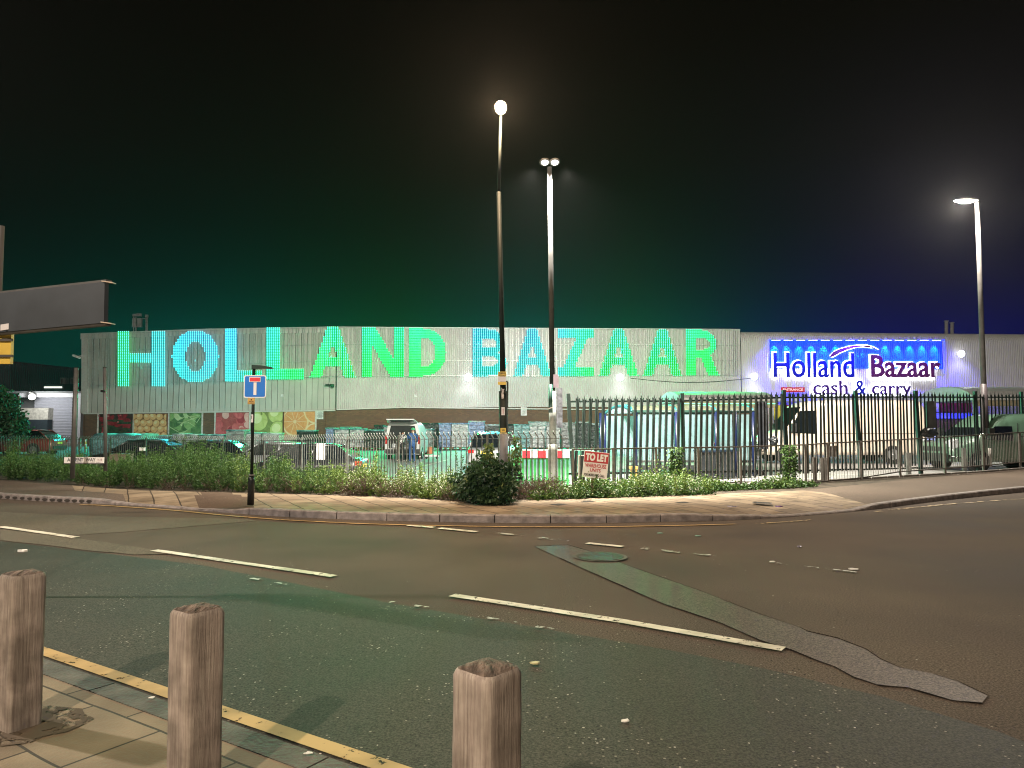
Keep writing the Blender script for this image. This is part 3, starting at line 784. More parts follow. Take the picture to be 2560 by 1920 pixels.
for (ch, x0, x1, y0, y1, sw, sv) in LET:
    d_, n_ = (DL, NL) if x0 < 840 else (DR, NR)
    ncol = max(3, round((x1-x0)/5.0)); nrow = round((y1-y0)/4.0)
    st = MB(); cs = []; dt = MB(); cd = []
    for i in range(ncol+1):
        u = i/ncol; px = x0+(x1-x0)*u; h = itab(HUE, px)
        runs = []; cur = None
        for j in range(nrow+1):
            v = j/nrow
            if inside(ch, clamp(u, .001, .999), v, sw, sv):
                if cur is None: cur = [v, v]
                cur[1] = v
                hh = clamp(h+((.5-v)*.35 if ch not in 'H' else 0)+.08*math.sin(px*.11), 0, 1)
                c = (.09+.05*hh, .98, .32+.80*hh)
                p = WALL(px, y0+(y1-y0)*v, OFFW+.03); s = .017; z_ = .036
                dt.prism([p-d_*s-UP*z_, p+d_*s-UP*z_, p+d_*s+UP*z_, p-d_*s+UP*z_], n_*.012)
                cd += [c]*8
            elif cur is not None: runs.append(cur); cur = None
        if cur is not None: runs.append(cur)
        for va, vb in runs:
            for k in range(max(1, int((vb-va)*6))):
                q = max(1, int((vb-va)*6)); v0 = va+(vb-va)*k/q; v1 = va+(vb-va)*(k+1)/q; vm = (v0+v1)/2
                hh = clamp(h+((.5-vm)*.35 if ch not in 'H' else 0), 0, 1)
                c = (.0, .85-.40*hh, .012+.78*hh)
                A = WALL(px, y0+(y1-y0)*v0, OFFW+.012); B = WALL(px, y0+(y1-y0)*v1, OFFW+.012); s = .060  # strips widened so their emission also fills in glare between LED columns
                st.quad(B-d_*s-UP*.02, B+d_*s-UP*.02, A+d_*s+UP*.02, A-d_*s+UP*.02); cs += [c]*4
    st.mi(1).add(dt.v, dt.f); a_ = st.build('letter', [M_STRIP, M_DOT], sg, attr=cs+cd); a_['label'] = 'lit letter %s of the giant sign' % ch
    hh = itab(HUE, (x0+x1)/2)
    lamp_specs.append(((x0+x1)/2, (y0+y1)/2, hh))
for px, py, hh in lamp_specs:
    p = WALL(px, py, OFFW+.06); d_ = Vector((0, -1, -.25))
    lamp('SPOT', 'led_light', p, LEDW, (.02, .95-.35*hh, .12+.75*hh), .25, target=p+d_, spot=165, blend=.4)
# bar frame with all the unlit LED bars
mb = MB()
px = 222.
while px < 1852:
    if not (835 < px < 843):
        A = WALL(px, itab([(205, 835), (530, 824), (840, 818), (1400, 821), (1850, 824)], px), OFFW-.03); B = WALL(px, itab([(205, 972), (420, 963), (840, 944), (1400, 942), (1850, 940)], px), OFFW-.03)
        mb.bar(A, B, .028, .03, up=(0, -1, 0))
    px += 10.0 if rp.random() < .7 else 5.
for f in (.0, .33, .66, .97):
    for (a, b) in ((222, 838), (842, 1850)):
        ya = lerp(itab([(205, 835), (840, 818), (1850, 824)], a), itab([(205, 968), (840, 944), (1850, 940)], a), f); yb = lerp(itab([(205, 835), (840, 818), (1850, 824)], b), itab([(205, 968), (840, 944), (1850, 940)], b), f)
        mb.bar(WALL(a, ya, OFFW-.07), WALL(b, yb, OFFW-.07), .03)
for px in list(range(222, 838, 70))+list(range(845, 1850, 70)):
    for f in (.03, .64): 
        yy = lerp(838, 955, f); A = WALL(px, yy, 0); B = WALL(px, yy, OFFW-.05); mb.bar(A, B, .035)
mb.build('bar_frame', M_WIRE, sg)

# =============== halo-lit shop sign ===============
hs = thing('shop_sign', 'halo-lit navy and maroon lettering reading Holland Bazaar cash & carry under a blue washed panel', 'illuminated sign', (0, 52, 3))
M_NAVY = mat('letter_navy', (.006, .010, .10), .4, var=.1); M_MAR = mat('letter_maroon', (.12, .012, .016), .4, var=.1); M_PURP = mat('letter_plum', (.055, .008, .04), .4, var=.1)
M_BACK = emat('halo_led', (.88, .92, 1.0), 11.0, 'FRONT_BACK')
def islands_x(vs, fs):
    iv = sorted([(min(vs[i].x for i in f), max(vs[i].x for i in f), k) for k, f in enumerate(fs)])
    groups = []; 
    for a, b, k in iv:
        if groups and a <= groups[-1][1]+.001: groups[-1][1] = max(groups[-1][1], b); groups[-1][2].append(k)
        else: groups.append([a, b, [k]])
    return [g[2] for g in groups]
def word(txt, px0, px1, py_top, py_base, m, ref=None, bold=.018, m2=None):
    """px box of the capital/ascender height; letters become separate parts"""
    a = WALL(px0, py_base, .26); b = WALL(px1, py_base, .26); c = WALL(px0, py_top, .26); W = (b-a).length; H = c.z-a.z
    vs, fs = text_geo(txt, .5, bold); rv, _ = text_geo(txt if not ref else ref, 0, bold)
    full, _ = text_geo(txt, 0, bold)
    x0 = min(v.x for v in full); x1 = max(v.x for v in full); y0 = min(v.y for v in rv); y1 = max(v.y for v in rv)
    hv, hf = text_geo(txt, .5, bold+.022)
    for g in islands_x(vs, fs):
        idx = sorted({i for k in g for i in fs[k]}); mp = {i: q for q, i in enumerate(idx)}
        mb = MB(); mb.add([a+DR*((vs[i].x-x0)/(x1-x0)*W)+UP*((vs[i].y-y0)/(y1-y0)*H)+NR*(vs[i].z*.10) for i in idx], [[mp[i] for i in fs[k]] for k in g])
        lt = mb.build('letter', m, hs)
        gx0 = min(vs[i].x for i in idx); gx1 = max(vs[i].x for i in idx)
        sel = [k for k in range(len(hf)) if gx0-.03 <= sum(hv[i].x for i in hf[k])/len(hf[k]) <= gx1+.03]
        idx2 = sorted({i for k in sel for i in hf[k]}); mp2 = {i: q for q, i in enumerate(idx2)}
        mb = MB(); mb.add([a-NR*.12+DR*((hv[i].x-x0)/(x1-x0)*W)+UP*((hv[i].y-y0)/(y1-y0)*H)+NR*(hv[i].z*.05) for i in idx2], [[mp2[i] for i in hf[k]] for k in sel])
        mb.build('back_light', M_BACK, lt)
word('Holland', 1934, 2136, 881, 943, M_NAVY, ref='Hl', bold=.012)
word('Bazaar', 2178, 2352, 887, 943, M_MAR, ref='B', bold=.022)
word('cash', 2033, 2119, 950, 987, M_PURP, ref='h', bold=.012)
word('&', 2138, 2165, 951, 988, M_NAVY, ref='&', bold=.012)
word('carry', 2180, 2278, 953, 987, M_PURP, ref='T', bold=.012)
# swoosh
def swoosh(off, grow, th, m, name, parent):
    up = [(2075-grow, 890), (2085, 879), (2100, 872), (2125, 865), (2150, 862.5), (2170, 863.5), (2185, 868), (2197+grow, 875)]
    lo = [(2180, 869), (2160, 867), (2140, 868), (2120, 874), (2100, 882), (2085, 891), (2079, 893)]
    pts = [WALL(x, y-grow, off) for x, y in up]+[WALL(x, y+grow, off) for x, y in lo]
    mb = MB(); mb.mi(0).prism(pts[::-1], NR*-th)
    return mb.build(name, m, parent)
sw_ = swoosh(.26, 0, .1, [mat('swoosh_red', (.16, .012, .04), .4)], 'swoosh', hs); swoosh(.14, 1.0, .04, [M_BACK], 'back_light', sw_)
# blue panel with wash lights
M_BLUE = mat('panel_blue', (.01, .10, .80), .5, var=.05)
mb = MB(); n = int((WALL(2358, 900)-WALL(1926, 900)).length/pit)
a = WALL(1926, 925, .06); zt_ = WALL(1926, 851).z; zb_ = WALL(1926, 921).z
for i in range(n):
    for k in range(4):
        s0, o0 = prof[k]; s1, o1 = prof[(k+1) % 4] if k < 3 else (pit, 0)
        p = a+DR*(i*pit+s0)+NR*o0; q = a+DR*(i*pit+s1)+NR*o1
        mb.quad(Vector((p.x, p.y, zb_)), Vector((q.x, q.y, zb_)), Vector((q.x, q.y, zt_)), Vector((p.x, p.y, zt_)))
mb.build('blue_panel', M_BLUE, hs)
M_BTUBE = emat('blue_tube', (.0, .01, 1.0), 5.0, 'AUTO')
mb = MB()
mb.tube([WALL(1923, 930, .2), WALL(1923, 849, .2), WALL(2361, 850, .2), WALL(2361, 932, .2)], .04, 8)
mb.build('neon_border', M_BTUBE, hs)
M_CYL = emat('wash_lamp_lens', (.25, .85, 1.0), 8, 'NONE')
M_HOUS = mat('lamp_housing', (.45, .4, .45), .5)
for i in range(14):
    px = 1940+i*30.9; p = WALL(px, 849, .42)
    mb = MB(); mb.obox(p, DR*.36, NR*.05, UP*.04); w_ = mb.build('wash_lamp', M_HOUS, hs)
    mb = MB(); mb.obox(p-UP*.05-NR*.02, DR*.3, NR*.03, UP*.01); mb.build('lens', M_CYL, w_)
    lamp('SPOT', 'wash_light', p-UP*.10+NR*.05, WASHW, (.05, .70, 1.0), .05, target=p-UP*1.0-NR*.42, spot=54, blend=.9)
# small fittings above the panel
for px in (1982, 2000, 2125, 2152, 2197, 2213, 2252, 2270, 2286, 2298, 2325, 2341):
    mb = MB(); p = WALL(px, 845, .1); mb.obox(p, DR*.09, NR*.08, UP*.1); mb.build('clip', mat('pink_clip', (.6, .5, .5), .5), hs)
for px in (1960, 2050, 2140, 2230, 2320): lamp('SPOT', 'blue_fill', WALL(px, 843, 1.1), BLUESP, (.04, .015, 1.0), .15, target=WALL(px, 960, .0), spot=125, blend=1)  # added spots without fittings, standing in for blue spill on the wall

# flood lights on the wall
fl_mat = emat('flood_lens', (.95, .96, 1.0), 5, 'NONE')
for px, py, lab, e in ((1170, 943, 'white floodlight under the gap between the two big words', 1), (1550, 943, 'white floodlight under the third A of BAZAAR', 1), (1885, 941, 'white floodlight left of the halo-lit shop sign', 1.6), (2402, 884, 'white floodlight right of the halo-lit shop sign', 1.4)):
    p = WALL(px, py, .38); n_ = NR
    t = thing('floodlight', lab, 'floodlight', WALL(px, py, 0), 'floodlights on the warehouse wall')
    mb = MB(); mb.obox(p, DR*.16, (n_*.5-UP*.6).normalized()*.04, (n_*.6+UP*.5).normalized()*.13); mb.bar(WALL(px, py, 0), p, .05); mb.build('housing', mat('flood_housing', (.5, .5, .5), .5), t)
    q = p-UP*.02+n_*.06
    mb = MB(); mb.ball(q, .25, .14, .25); mb.build('lens', fl_mat, t)
    lamp('SPOT', 'flood_throw', q+n_*.6-UP*.05, 1500*e, (.86, .88, 1.0), .1, target=q+n_*7-UP*6, spot=95, blend=.8)
    lamp('SPOT', 'flood_beam', q-UP*.15+n_*.7, FLOODW*e, (.9, .93, 1.0), .06, target=q-UP*1.3-n_*.1, spot=95, blend=.8)

# fittings: camera at the corner, aerials, roof masts, small device under first A
t = thing('security_camera', 'white security camera on the left corner of the warehouse', 'camera', WALL(207, 890, 0))
a = WALL(210, 889, .1); mb = MB(); mb.tube([a, a+Vector((-.35, -.1, -.05))], .03); mb.build('bracket', M_FRAME, t)
mb = MB(); c = a+Vector((-.45, -.15, -.08)); mb.obox(c, (.26, 0, -.10), (0, .09, 0), (.03, 0, .07)); mb.build('body', mat('camera_white', (.75, .75, .72), .4), t)
t = thing('bracket_camera', 'dark camera on a swan bracket below the first big A', 'camera', WALL(825, 945, 0))
mb = MB(); a = WALL(825, 942, .3); mb.tube([a, a-UP*.35, a-UP*.5+NL*.1], .025); mb.build('bracket', M_FRAME, t)
mb = MB(); c = a-UP*.55; mb.obox(c, (.28, 0, 0), (0, .08, 0), (0, 0, .06)); mb.ball(c+Vector((.2, -.1, -.08)), .12); mb.build('body', mat('dark_green_plastic', (.01, .05, .03), .4), t)
t = thing('phone_mast', 'phone antennas on a pole above the warehouse roof at left', 'antenna', P(350, 830, 60))
M_ANT = mat('antenna_grey', (.3, .31, .3), .6)
mb = MB(); 
for px in (334, 340, 365, 368): mb.tube([P(px, 835, 60), P(px, 787, 60)], .05, 6)
mb.bar(P(333, 795, 60), P(368, 797, 60), .06); mb.build('frame', M_ANT, t)
for px, w, y0, y1 in ((338, .17, 785, 791), (348, .17, 784, 791), (337.5, .20, 796, 818), (348, .20, 796, 818), (367, .1, 787, 793)):
    p0 = P(px, y1, 59.8); p1 = P(px, y0, 59.8); mb = MB(); mb.box(p0.x-w, p0.x+w, 59.7, 59.9, p0.z, p1.z); mb.build('panel', M_ANT, t)
for px, y0, lab in ((2366, 804, 'taller grey flue on the warehouse roof at right'), (2380, 808, 'shorter grey flue on the warehouse roof at right')):
    t = thing('roof_flue', lab, 'flue', P(px, 832, 58), 'flues on the roof'); a = P(px, 838, 58); b = P(px, y0, 58); mb = MB(); mb.tube([a, b], .13, 10); mb.build('pipe', mat('flue_pipe', (.4, .38, .4), .6), t)
    mb = MB(); mb.tube([b, b+UP*.08], .17, 10); mb.build('cap', M_ANT, t)
# two little white stickers on the cladding
for px, lab in ((705, 'tiny pale square sticker on flat cladding above the apples'), (1039, 'tiny pale square sticker on cladding under the D')):
    p = WALL(px, 989, .06); d_ = DL if px < 840 else DR; n_ = NL if px < 840 else NR
    mb = MB(); mb.obox(p, d_*.1, n_*.008, UP*.1); tag(mb.build('wall_sticker', M_WB), lab, 'sticker', 'stickers on the cladding')
# cable between the lamps
pts = [WALL(lerp(1575, 1880, k/16), 945+10*math.sin(math.pi*k/16)*1.1, .15) for k in range(17)]
mb = MB(); mb.tube(pts, .018, 5); tag(mb.build('wall_cable', M_BLACKT), 'thin dark cable sagging along the cladding between two floodlights', 'cable')

# entrance lobby, canopies
lb = thing('entrance_lobby', 'lit shop entrance front with white fascia and maroon band behind the tall green railings', 'shop entrance', (14, 50, 0))
M_FASC = mat('fascia_white', (.6, .6, .68), .5); M_MARB = mat('maroon_band', (.22, .02, .05), .5); 
M_LITW = emat('lit_window_blue', (.02, .03, 1.0), 1.3, 'AUTO'); M_LITO = emat('lit_window_warm', (.8, .5, .28), .75, 'AUTO')
def wbox(px0, px1, py0, py1, o0, o1, m, name, parent, par=None):
    a = WALL(px0, py1, o1); b = WALL(px1, py1, o1); c = WALL(px0, py0, o1)
    mb = MB(); pts = [a, b, Vector((b.x, b.y, c.z)), Vector((a.x, a.y, c.z))]; mb.prism(pts, NR*-(o1-o0)); return mb.build(name, m, parent)
wbox(1945, 2275, 994, 1003, .3, 1.6, M_FASC, 'fascia', lb); wbox(2060, 2266, 1003, 1011, .3, 1.55, M_MARB, 'maroon_band', lb)
wbox(1925, 1936, 1010, 1120, .2, .3, M_FASC, 'door_frame', lb)
wbox(2264, 2292, 1004, 1042, .15, .35, M_MARB, 'side_band', lb)
wbox(2266, 2291, 1044, 1095, .2, .3, M_LITW, 'blue_window', lb); wbox(2302, 2430, 1034, 1046, .2, .35, M_LITW, 'blue_light_strip', lb)
wbox(2302, 2340, 1046, 1100, .15, .2, emat('lit_glass', (.35, .4, .75), .8, 'AUTO'), 'shop_window', lb)
wbox(2350, 2430, 1003, 1031, .2, .3, M_MARB, 'sign_band', lb)
for i in range(8): wbox(1952+i*14, 1958+i*14, 996, 1002, 1.6, 1.63, M_LITW, 'fascia_lamp', lb)
wbox(1936, 1956, 1013, 1050, .2, .3, mat('yellow_poster', (.7, .55, .05), .6), 'yellow_poster', lb)
wbox(1967, 1983, 1013, 1045, .2, .3, mat('red_poster', (.55, .08, .04), .6), 'red_poster', lb); wbox(1966, 1985, 1050, 1075, .2, .3, mat('green_poster', (.02, .4, .15), .6), 'green_poster', lb)
wbox(1900, 1925, 1010, 1110, .15, .25, emat('lit_shop_warm', (.5, .33, .25), .3, 'NONE'), 'shop_window', lb)
es = thing('entrance_sign', 'red sign reading ENTRANCE under the halo-lit letters', 'sign', WALL(1955, 985, .5))
a = WALL(1953, 980, 1.7); b = WALL(2012, 980, 1.7); z1_ = WALL(1953, 968, 1.7).z
mb = MB(); mb.prism([a, b, Vector((b.x, b.y, z1_)), Vector((a.x, a.y, z1_))], NR*-.06); mb.build('board', emat('entrance_red', (.75, .02, .03), .4, 'NONE'), es)
mb = MB(); put_text(mb, 'ENTRANCE', a+DR*.12+UP*.08+NR*.01, DR, UP, (b-a).length-.24, z1_-a.z-.16, NR, offset=.02); mb.build('lettering', emat('entrance_white', (.85, .6, .65), .9, 'NONE'), es); MATS['entrance_red'].node_tree.nodes['Principled BSDF'].inputs['Base Color'].default_value = (.25, .005, .008, 1)
M_CANO = mat('canopy_sheet', (.36, .35, .34), .5, var=.1)
def canopy(name, px0, px1, pyt, pyb, depth, label, Yf):
    """barrel-roofed walkway standing out from the wall: ribs run over the arch"""
    t = thing('canopy', label, 'canopy', P(px0, 1062, Yf), 'curved canopies on the shop front'); a = P(px0, pyt, Yf); b = P(px1, pyt, Yf); zb = P(px0, pyb, Yf).z; zt2 = a.z
    mb = MB(); n = int((b.x-a.x)/.12); prev = None; r = zt2-zb
    for i in range(n+1):
        for s, o in ((0, 0), (.04, .03), (.08, .03)):
            x = a.x+i*.12+s; arc_ = []
            for k in range(11):
                an = math.pi*k/10; arc_.append(Vector((x, Yf+depth/2-math.cos(an)*(depth/2+o), zb+math.sin(an)*(r+o))))
            if prev:
                for k in range(10): mb.quad(prev[k], arc_[k], arc_[k+1], prev[k+1])
            prev = arc_
    mb.build('roof_sheet', M_CANO, t)
    for x in (a.x, b.x):
        mb = MB(); pts = [Vector((x, Yf+depth/2-math.cos(math.pi*k/10)*depth/2, zb+math.sin(math.pi*k/10)*r)) for k in range(11)]
        mb.add(pts, [tuple(range(11))]); mb.build('gable', M_CANO, t)
    mb = MB(); mb.box(a.x, b.x, Yf-.05, Yf+.1, zb-.35, zb-.02); mb.build('fascia', mat('canopy_fascia', (.25, .2, .13), .6), t)
    g = zb-.35
    for x in (a.x+.2, (a.x+b.x)/2, b.x-.2): mb = MB(); mb.box(x-.07, x+.07, Yf+.1, Yf+.24, gz(x, Yf)-.1, g); mb.build('post', mat('canopy_post', (.16, .14, .13), .5), t)
    return t
cn = canopy('c', 1700, 1938, 975, 1003, 6, 'left curved ribbed canopy edged in green light above the trolley shelter', 40.)
canopy('c', 2432, 2760, 962, 1000, 6, 'right curved ribbed canopy behind the green van', 42.)
mb = MB(); A = P(1700, 1009, 39.9); B = P(1938, 1009, 39.9); mb.bar(A, B, .03, .05); mb.build('edge_highlight', emat('green_edge', (.02, .9, .35), 2.0, 'NONE'), cn)  # glowing bar paints the green highlight along the canopy edge
# shop interior glimpsed under the left canopy
ks = thing('shop_kiosk', 'brown and cream stall fronts under the left curved canopy', 'kiosk', P(1885, 1062, 47)); 
for i, (px0, px1, y0, y1, m) in enumerate(((1886, 1898, 1014, 1060, 'k1'), (1899, 1912, 1022, 1058, 'k2'), (1886, 1894, 1060, 1068, 'k3'), (1899, 1912, 1062, 1070, 'k3'), (1884, 1914, 1095, 1103, 'k1'))):
    c = {'k1': (.24, .15, .11), 'k2': (.5, .35, .26), 'k3': (.6, .55, .5)}[m]; a = P(px0, y1, 46.5); b = P(px1, y0, 46.5)
    mb = MB(); mb.box(a.x, b.x, 46.5, 46.7, a.z, b.z); mb.build('shelf_panel', mat('kiosk_'+m, c, .6), ks)

# =============== buildings at the far left ===============
lw = thing('grey_warehouse', 'dark grey ribbed warehouse at the far left behind the lit shutter', 'warehouse', P(100, 1062, 80))
M_DCL = mat('dark_cladding', (.17, .18, .19), .6, var=.15, scale=.5)
A = xy(-260, 66); B = xy(215, 89.5); d_ = (B-A).normalized(); n_ = Vector((d_.y, -d_.x, 0)); L2 = (B-A).length
mb = MB(); zt2 = P(0, 895, 74.5).z; nn = int(L2/.3)
for i in range(nn):
    for s0, s1, o in ((0, .24, .04), (.24, .3, 0)):
        p = A+d_*(i*.3+s0)+n_*o; q = A+d_*(i*.3+s1)+n_*o; mb.quad(p-UP*1, q-UP*1, q+UP*zt2, p+UP*zt2)
mb.build('ribbed_wall', M_DCL, lw)
mb = MB(); mb.quad(A+UP*zt2, B+UP*zt2, B+UP*(zt2)+Vector((0, 30, 0)), A+UP*zt2+Vector((0, 30, 0))); mb.build('roof', MATS['roof_sheet'], lw)
lu = thing('shutter_unit', 'white loading unit with a roller shutter lit by a floodlight at far left', 'loading unit', P(130, 1062, 60))
M_WHC = mat('white_cladding', (.62, .63, .68), .45, var=.08)
def fbox(px0, px1, py0, py1, Y0, Y1, m, name, parent):
    a = P(px0, py1, Y0); b = P(px1, py0, Y0); mb = MB(); mb.box(a.x, b.x, Y0, Y1, a.z, b.z); return mb.build(name, m, parent)
fbox(45, 206, 983, 993, 58.8, 61, M_WHC, 'fascia', lu); fbox(-40, 206, 978, 983, 58.6, 64, M_DCL, 'roof_edge', lu)
fbox(192, 203, 993, 1110, 59, 61, M_WHC, 'corner_panel', lu); fbox(-40, 192, 993, 1125, 60.6, 61.5, M_DCL, 'back_wall', lu)
mb = MB(); a = P(83, 1125, 60); b = P(182, 994, 60); nsl = 34
for k in range(nsl):
    z0 = lerp(a.z, b.z, k/nsl); z1 = lerp(a.z, b.z, (k+1)/nsl)
    mb.quad((a.x, 60.0, z0), (b.x, 60.0, z0), (b.x, 59.92, lerp(z0, z1, .7)), (a.x, 59.92, lerp(z0, z1, .7))); mb.quad((a.x, 59.92, lerp(z0, z1, .7)), (b.x, 59.92, lerp(z0, z1, .7)), (b.x, 60.0, z1), (a.x, 60.0, z1))
mb.build('roller_shutter', mat('shutter', (.5, .51, .58), .4, var=.05), lu)
fbox(40, 121, 1020, 1050, 59.3, 60, mat('cream_panel', (.45, .44, .4), .6), 'head_panel', lu); fbox(40, 119, 1049, 1125, 59.2, 59.8, mat('dark_doorway', (.015, .025, .035), .7), 'doorway', lu)
fl = thing('floodlight', 'starry white floodlight on the far left loading unit', 'floodlight', P(80, 992, 58.5)); mb = MB(); mb.ball(P(80, 992, 58), .28, .15, .24); mb.build('lens', emat('flood_lens2', (1, 1, .93), 6, 'NONE'), fl)
mb = MB(); mb.box(P(78, 985, 58.6).x, P(84, 985, 58.6).x, 58.3, 58.8, P(80, 986, 58.4).z, P(80, 980, 58.4).z); mb.build('housing', MATS['flood_housing'], fl)
lamp('POINT', 'unit_light', P(82, 996, 57.0), UNITW, (1, 1, .95), .1)
for px, lab in ((157, 'left air conditioner unit on the loading roof'), (183, 'right air conditioner unit on the loading roof, partly behind a pole')):
    t = thing('air_conditioner', lab, 'air conditioner', P(px, 962, 66), 'roof units'); a = P(px-7, 964, 66); b = P(px+7, 944, 66)
    mb = MB(); mb.box(a.x, b.x, 66, 66.5, a.z, b.z); mb.build('case', mat('ac_case', (.35, .38, .38), .6), t)
    mb = MB(); mb.box(a.x+.08, (a.x+b.x)/2-.03, 65.97, 66, a.z+.1, b.z-.1); mb.build('grille', M_DCL, t)
t = thing('roof_cabin', 'dark flat cabin with two thin lit slots above the loading unit', 'cabin', P(150, 978, 64)); a = P(108, 980, 64.); b = P(206, 960, 64.); mb = MB(); mb.box(a.x, b.x, 64, 66, a.z, b.z); mb.build('body', mat('dark_teal_panel', (.02, .06, .06), .6), t)
a = P(110, 970, 63.9); b = P(154, 966.5, 63.9); mb = MB(); mb.box(a.x, b.x, 63.9, 63.97, a.z, b.z); mb.build('lit_slot', emat('slot_light', (1, .97, .85), 1.6, 'NONE'), t)
# ================= STREET FURNITURE =================
M_GPOLE = mat('galvanised_pole', (.095, .09, .086), .75, .0, spec=.1, var=.2, scale=4)
M_DPOLE = mat('dark_painted_pole', (.010, .013, .012), .6, .0, spec=.15, var=.3, scale=5)
M_GREY = mat('grey_post', (.075, .072, .068), .5, .2, var=.25, scale=6)
M_BLK = mat('black_gloss', (.012, .013, .014), .25, var=.2)
def pole_pts(pxb, pyb, pxt, pyt, Y, n=2):
    a = P(pxb, pyb, Y); b = P(pxt, pyt, Y); b.x = a.x+(b.x-a.x)*1.0; return a, b
# street lamp at the bush
Yl = 14.6
st = thing('street_lamp', 'tall dark street lamp with a glaring warm lantern, rising from the big bush', 'street lamp', P(1257, 1250, Yl))
a = P(1262, 1262, Yl); s1 = P(1258, 978, Yl); s2 = P(1247, 480, Yl); s3 = P(1252, 300, Yl)
mb = MB(); mb.tube([a, s1], .085, 14); mb.build('base_tube', M_DPOLE, st)
mb = MB(); mb.tube([s1-UP*.05, s2], [.058, .045], 12); mb.build('lower_pole', M_DPOLE, st)
mb = MB(); mb.tube([s2, s3+UP*.1], [.036, .03], 12); mb.build('upper_pole', M_DPOLE, st)
mb = MB(); mb.tube([P(1259, 1240, Yl)-Vector((0, .1, 0)), P(1259, 1085, Yl)-Vector((0, .1, 0))], .088, 14); mb.build('base_sleeve', mat('sleeve_grey', (.12, .12, .13), .6, var=.3), st)
lp = s3+UP*.16
mb = MB(); mb.ball(lp+Vector((0, -.1, .06)), .13, .28, .08, z0=-.2); hd = mb.build('lantern_hood', M_GPOLE, st)
mb = MB(); mb.ball(lp+Vector((0, -.12, .02)), .115, .18, .095, z1=.3); mb.build('lantern_bowl', emat('lamp_bowl', (1.0, .80, .52), 9, 'NONE'), hd)
q = lp+Vector((0, -.50, -.10)); lamp('POINT', 'street_light', q, LAMPW, (1.0, .70, .42), .12)
# plates on it
M_YEL = mat('yellow_plate', (.70, .50, .09), .5, var=.1); M_WHP = mat('white_plate', (.66, .64, .66), .5, var=.06)
def plate(px0, px1, py0, py1, Y, m, name, parent, th=.01):
    a = P(px0, py1, Y); b = P(px1, py0, Y); mb = MB(); mb.box(a.x, b.x, Y, Y+th, a.z, b.z); return mb.build(name, m, parent), a, b
def ptext(txt, px0, px1, py0, py1, Y, m, parent, name='lettering', off=.02):
    a = P(px0, py1, Y); b = P(px1, py0, Y); mb = MB(); put_text(mb, txt, a, (1, 0, 0), UP, b.x-a.x, b.z-a.z, Vector((0, -1, 0)), offset=off); return mb.build(name, m, parent)
nt_ = thing('pole_notice', 'yellow and white notice tied to the bush lamp post under the big letter B', 'notice', P(1255, 962, Yl-.1)); Yp = Yl-.12
plate(1245, 1266, 929, 941, Yp, M_YEL, 'yellow_top', nt_); plate(1245, 1265, 941.5, 954, Yp, M_WHP, 'white_middle', nt_); plate(1244.5, 1266, 954.5, 962, Yp, M_YEL, 'yellow_foot', nt_)
ptext('CRIMINAL', 1246.5, 1264.5, 930.5, 934.5, Yp-.004, M_BLACKT, nt_); ptext('GEWALD', 1246.5, 1264.5, 936, 940, Yp-.004, M_BLACKT, nt_)
pt = thing('pole_sticker', 'torn pale sticker on the dark section of the bush lamp post', 'sticker', P(1257, 983, Yp)); 
mb = MB(); pts = [P(x, y, Yp+.015) for x, y in ((1254, 997), (1259.5, 996), (1260, 988), (1258.5, 983), (1261, 972), (1257, 973), (1253, 969), (1254.5, 978), (1253.5, 986))]; mb.prism(pts, (0, .004, 0)); mb.build('paper', mat('torn_paper', (.55, .5, .46), .7, var=.4, scale=30), pt)
pw = thing('pole_label', 'small white tag with red mark on the bush lamp post', 'label', P(1258, 1028, Yp)); plate(1253.5, 1262, 1018, 1038, Yp+.01, M_WHP, 'tag', pw); plate(1257, 1258.3, 1022, 1034, Yp+.006, mat('red_mark', (.5, .1, .1), .6), 'red_mark', pw, .003)
py_ = thing('pole_box', 'worn yellow numbered plate strapped to the bush lamp post at fence height', 'plate', P(1258, 1088, Yp)); plate(1251, 1265, 1070, 1081, Yp-.02, M_YEL, 'upper_plate', py_); plate(1249, 1268, 1081.5, 1093, Yp-.02, mat('tape_yellow', (.6, .5, .26), .7, var=.5, scale=25), 'lower_plate', py_)
ptext('W03', 1254.5, 1261.5, 1073.5, 1077.5, Yp-.024, M_BLACKT, py_); ptext('175', 1253.5, 1262.5, 1084, 1089.5, Yp-.024, M_BLACKT, py_)
# light conduit strip beside
mb = MB(); mb.tube([P(1268, 1020, Yl), P(1269, 956, Yl), P(1266, 952, Yl)], .018, 6); tag(mb.build('conduit', M_GPOLE), 'thin white curved pipe at the right side of the bush lamp post', 'pipe')

# twin-head lamp post inside the car park
Y2 = 17.6
s = thing('street_lamp', 'tall pale grey lamp post with twin white heads', 'street lamp', P(1380, 1180, Y2))
b0 = P(1383, 1260, Y2); b1 = P(1381, 1030, Y2); b2 = P(1374, 420, Y2)
mb = MB(); mb.tube([b0, P(1382, 1125, Y2), P(1381.5, 1110, Y2)], [.115, .115, .1], 14); mb.tube([P(1382, 1110, Y2), P(1381, 978, Y2)], .085, 12); mb.build('base_tube', mat('grey_tube', (.24, .25, .23), .6, .1, var=.3, scale=6), s)
mb = MB(); mb.tube([P(1381, 978, Y2)-UP*.02, b2+UP*.02], [.066, .055], 12); mb.build('pole', mat('lamp_pole_grey', (.026, .0255, .025), .9, 0, spec=.02), s)
mb = MB(); mb.tube([P(1376, 1032, Y2)+Vector((0, -.1, 0)), P(1376, 962, Y2)+Vector((0, -.1, 0))], .05, 8); mb.build('dark_sleeve', mat('dark_green', (.01, .04, .03), .4), s)
c = P(1374, 412, Y2)
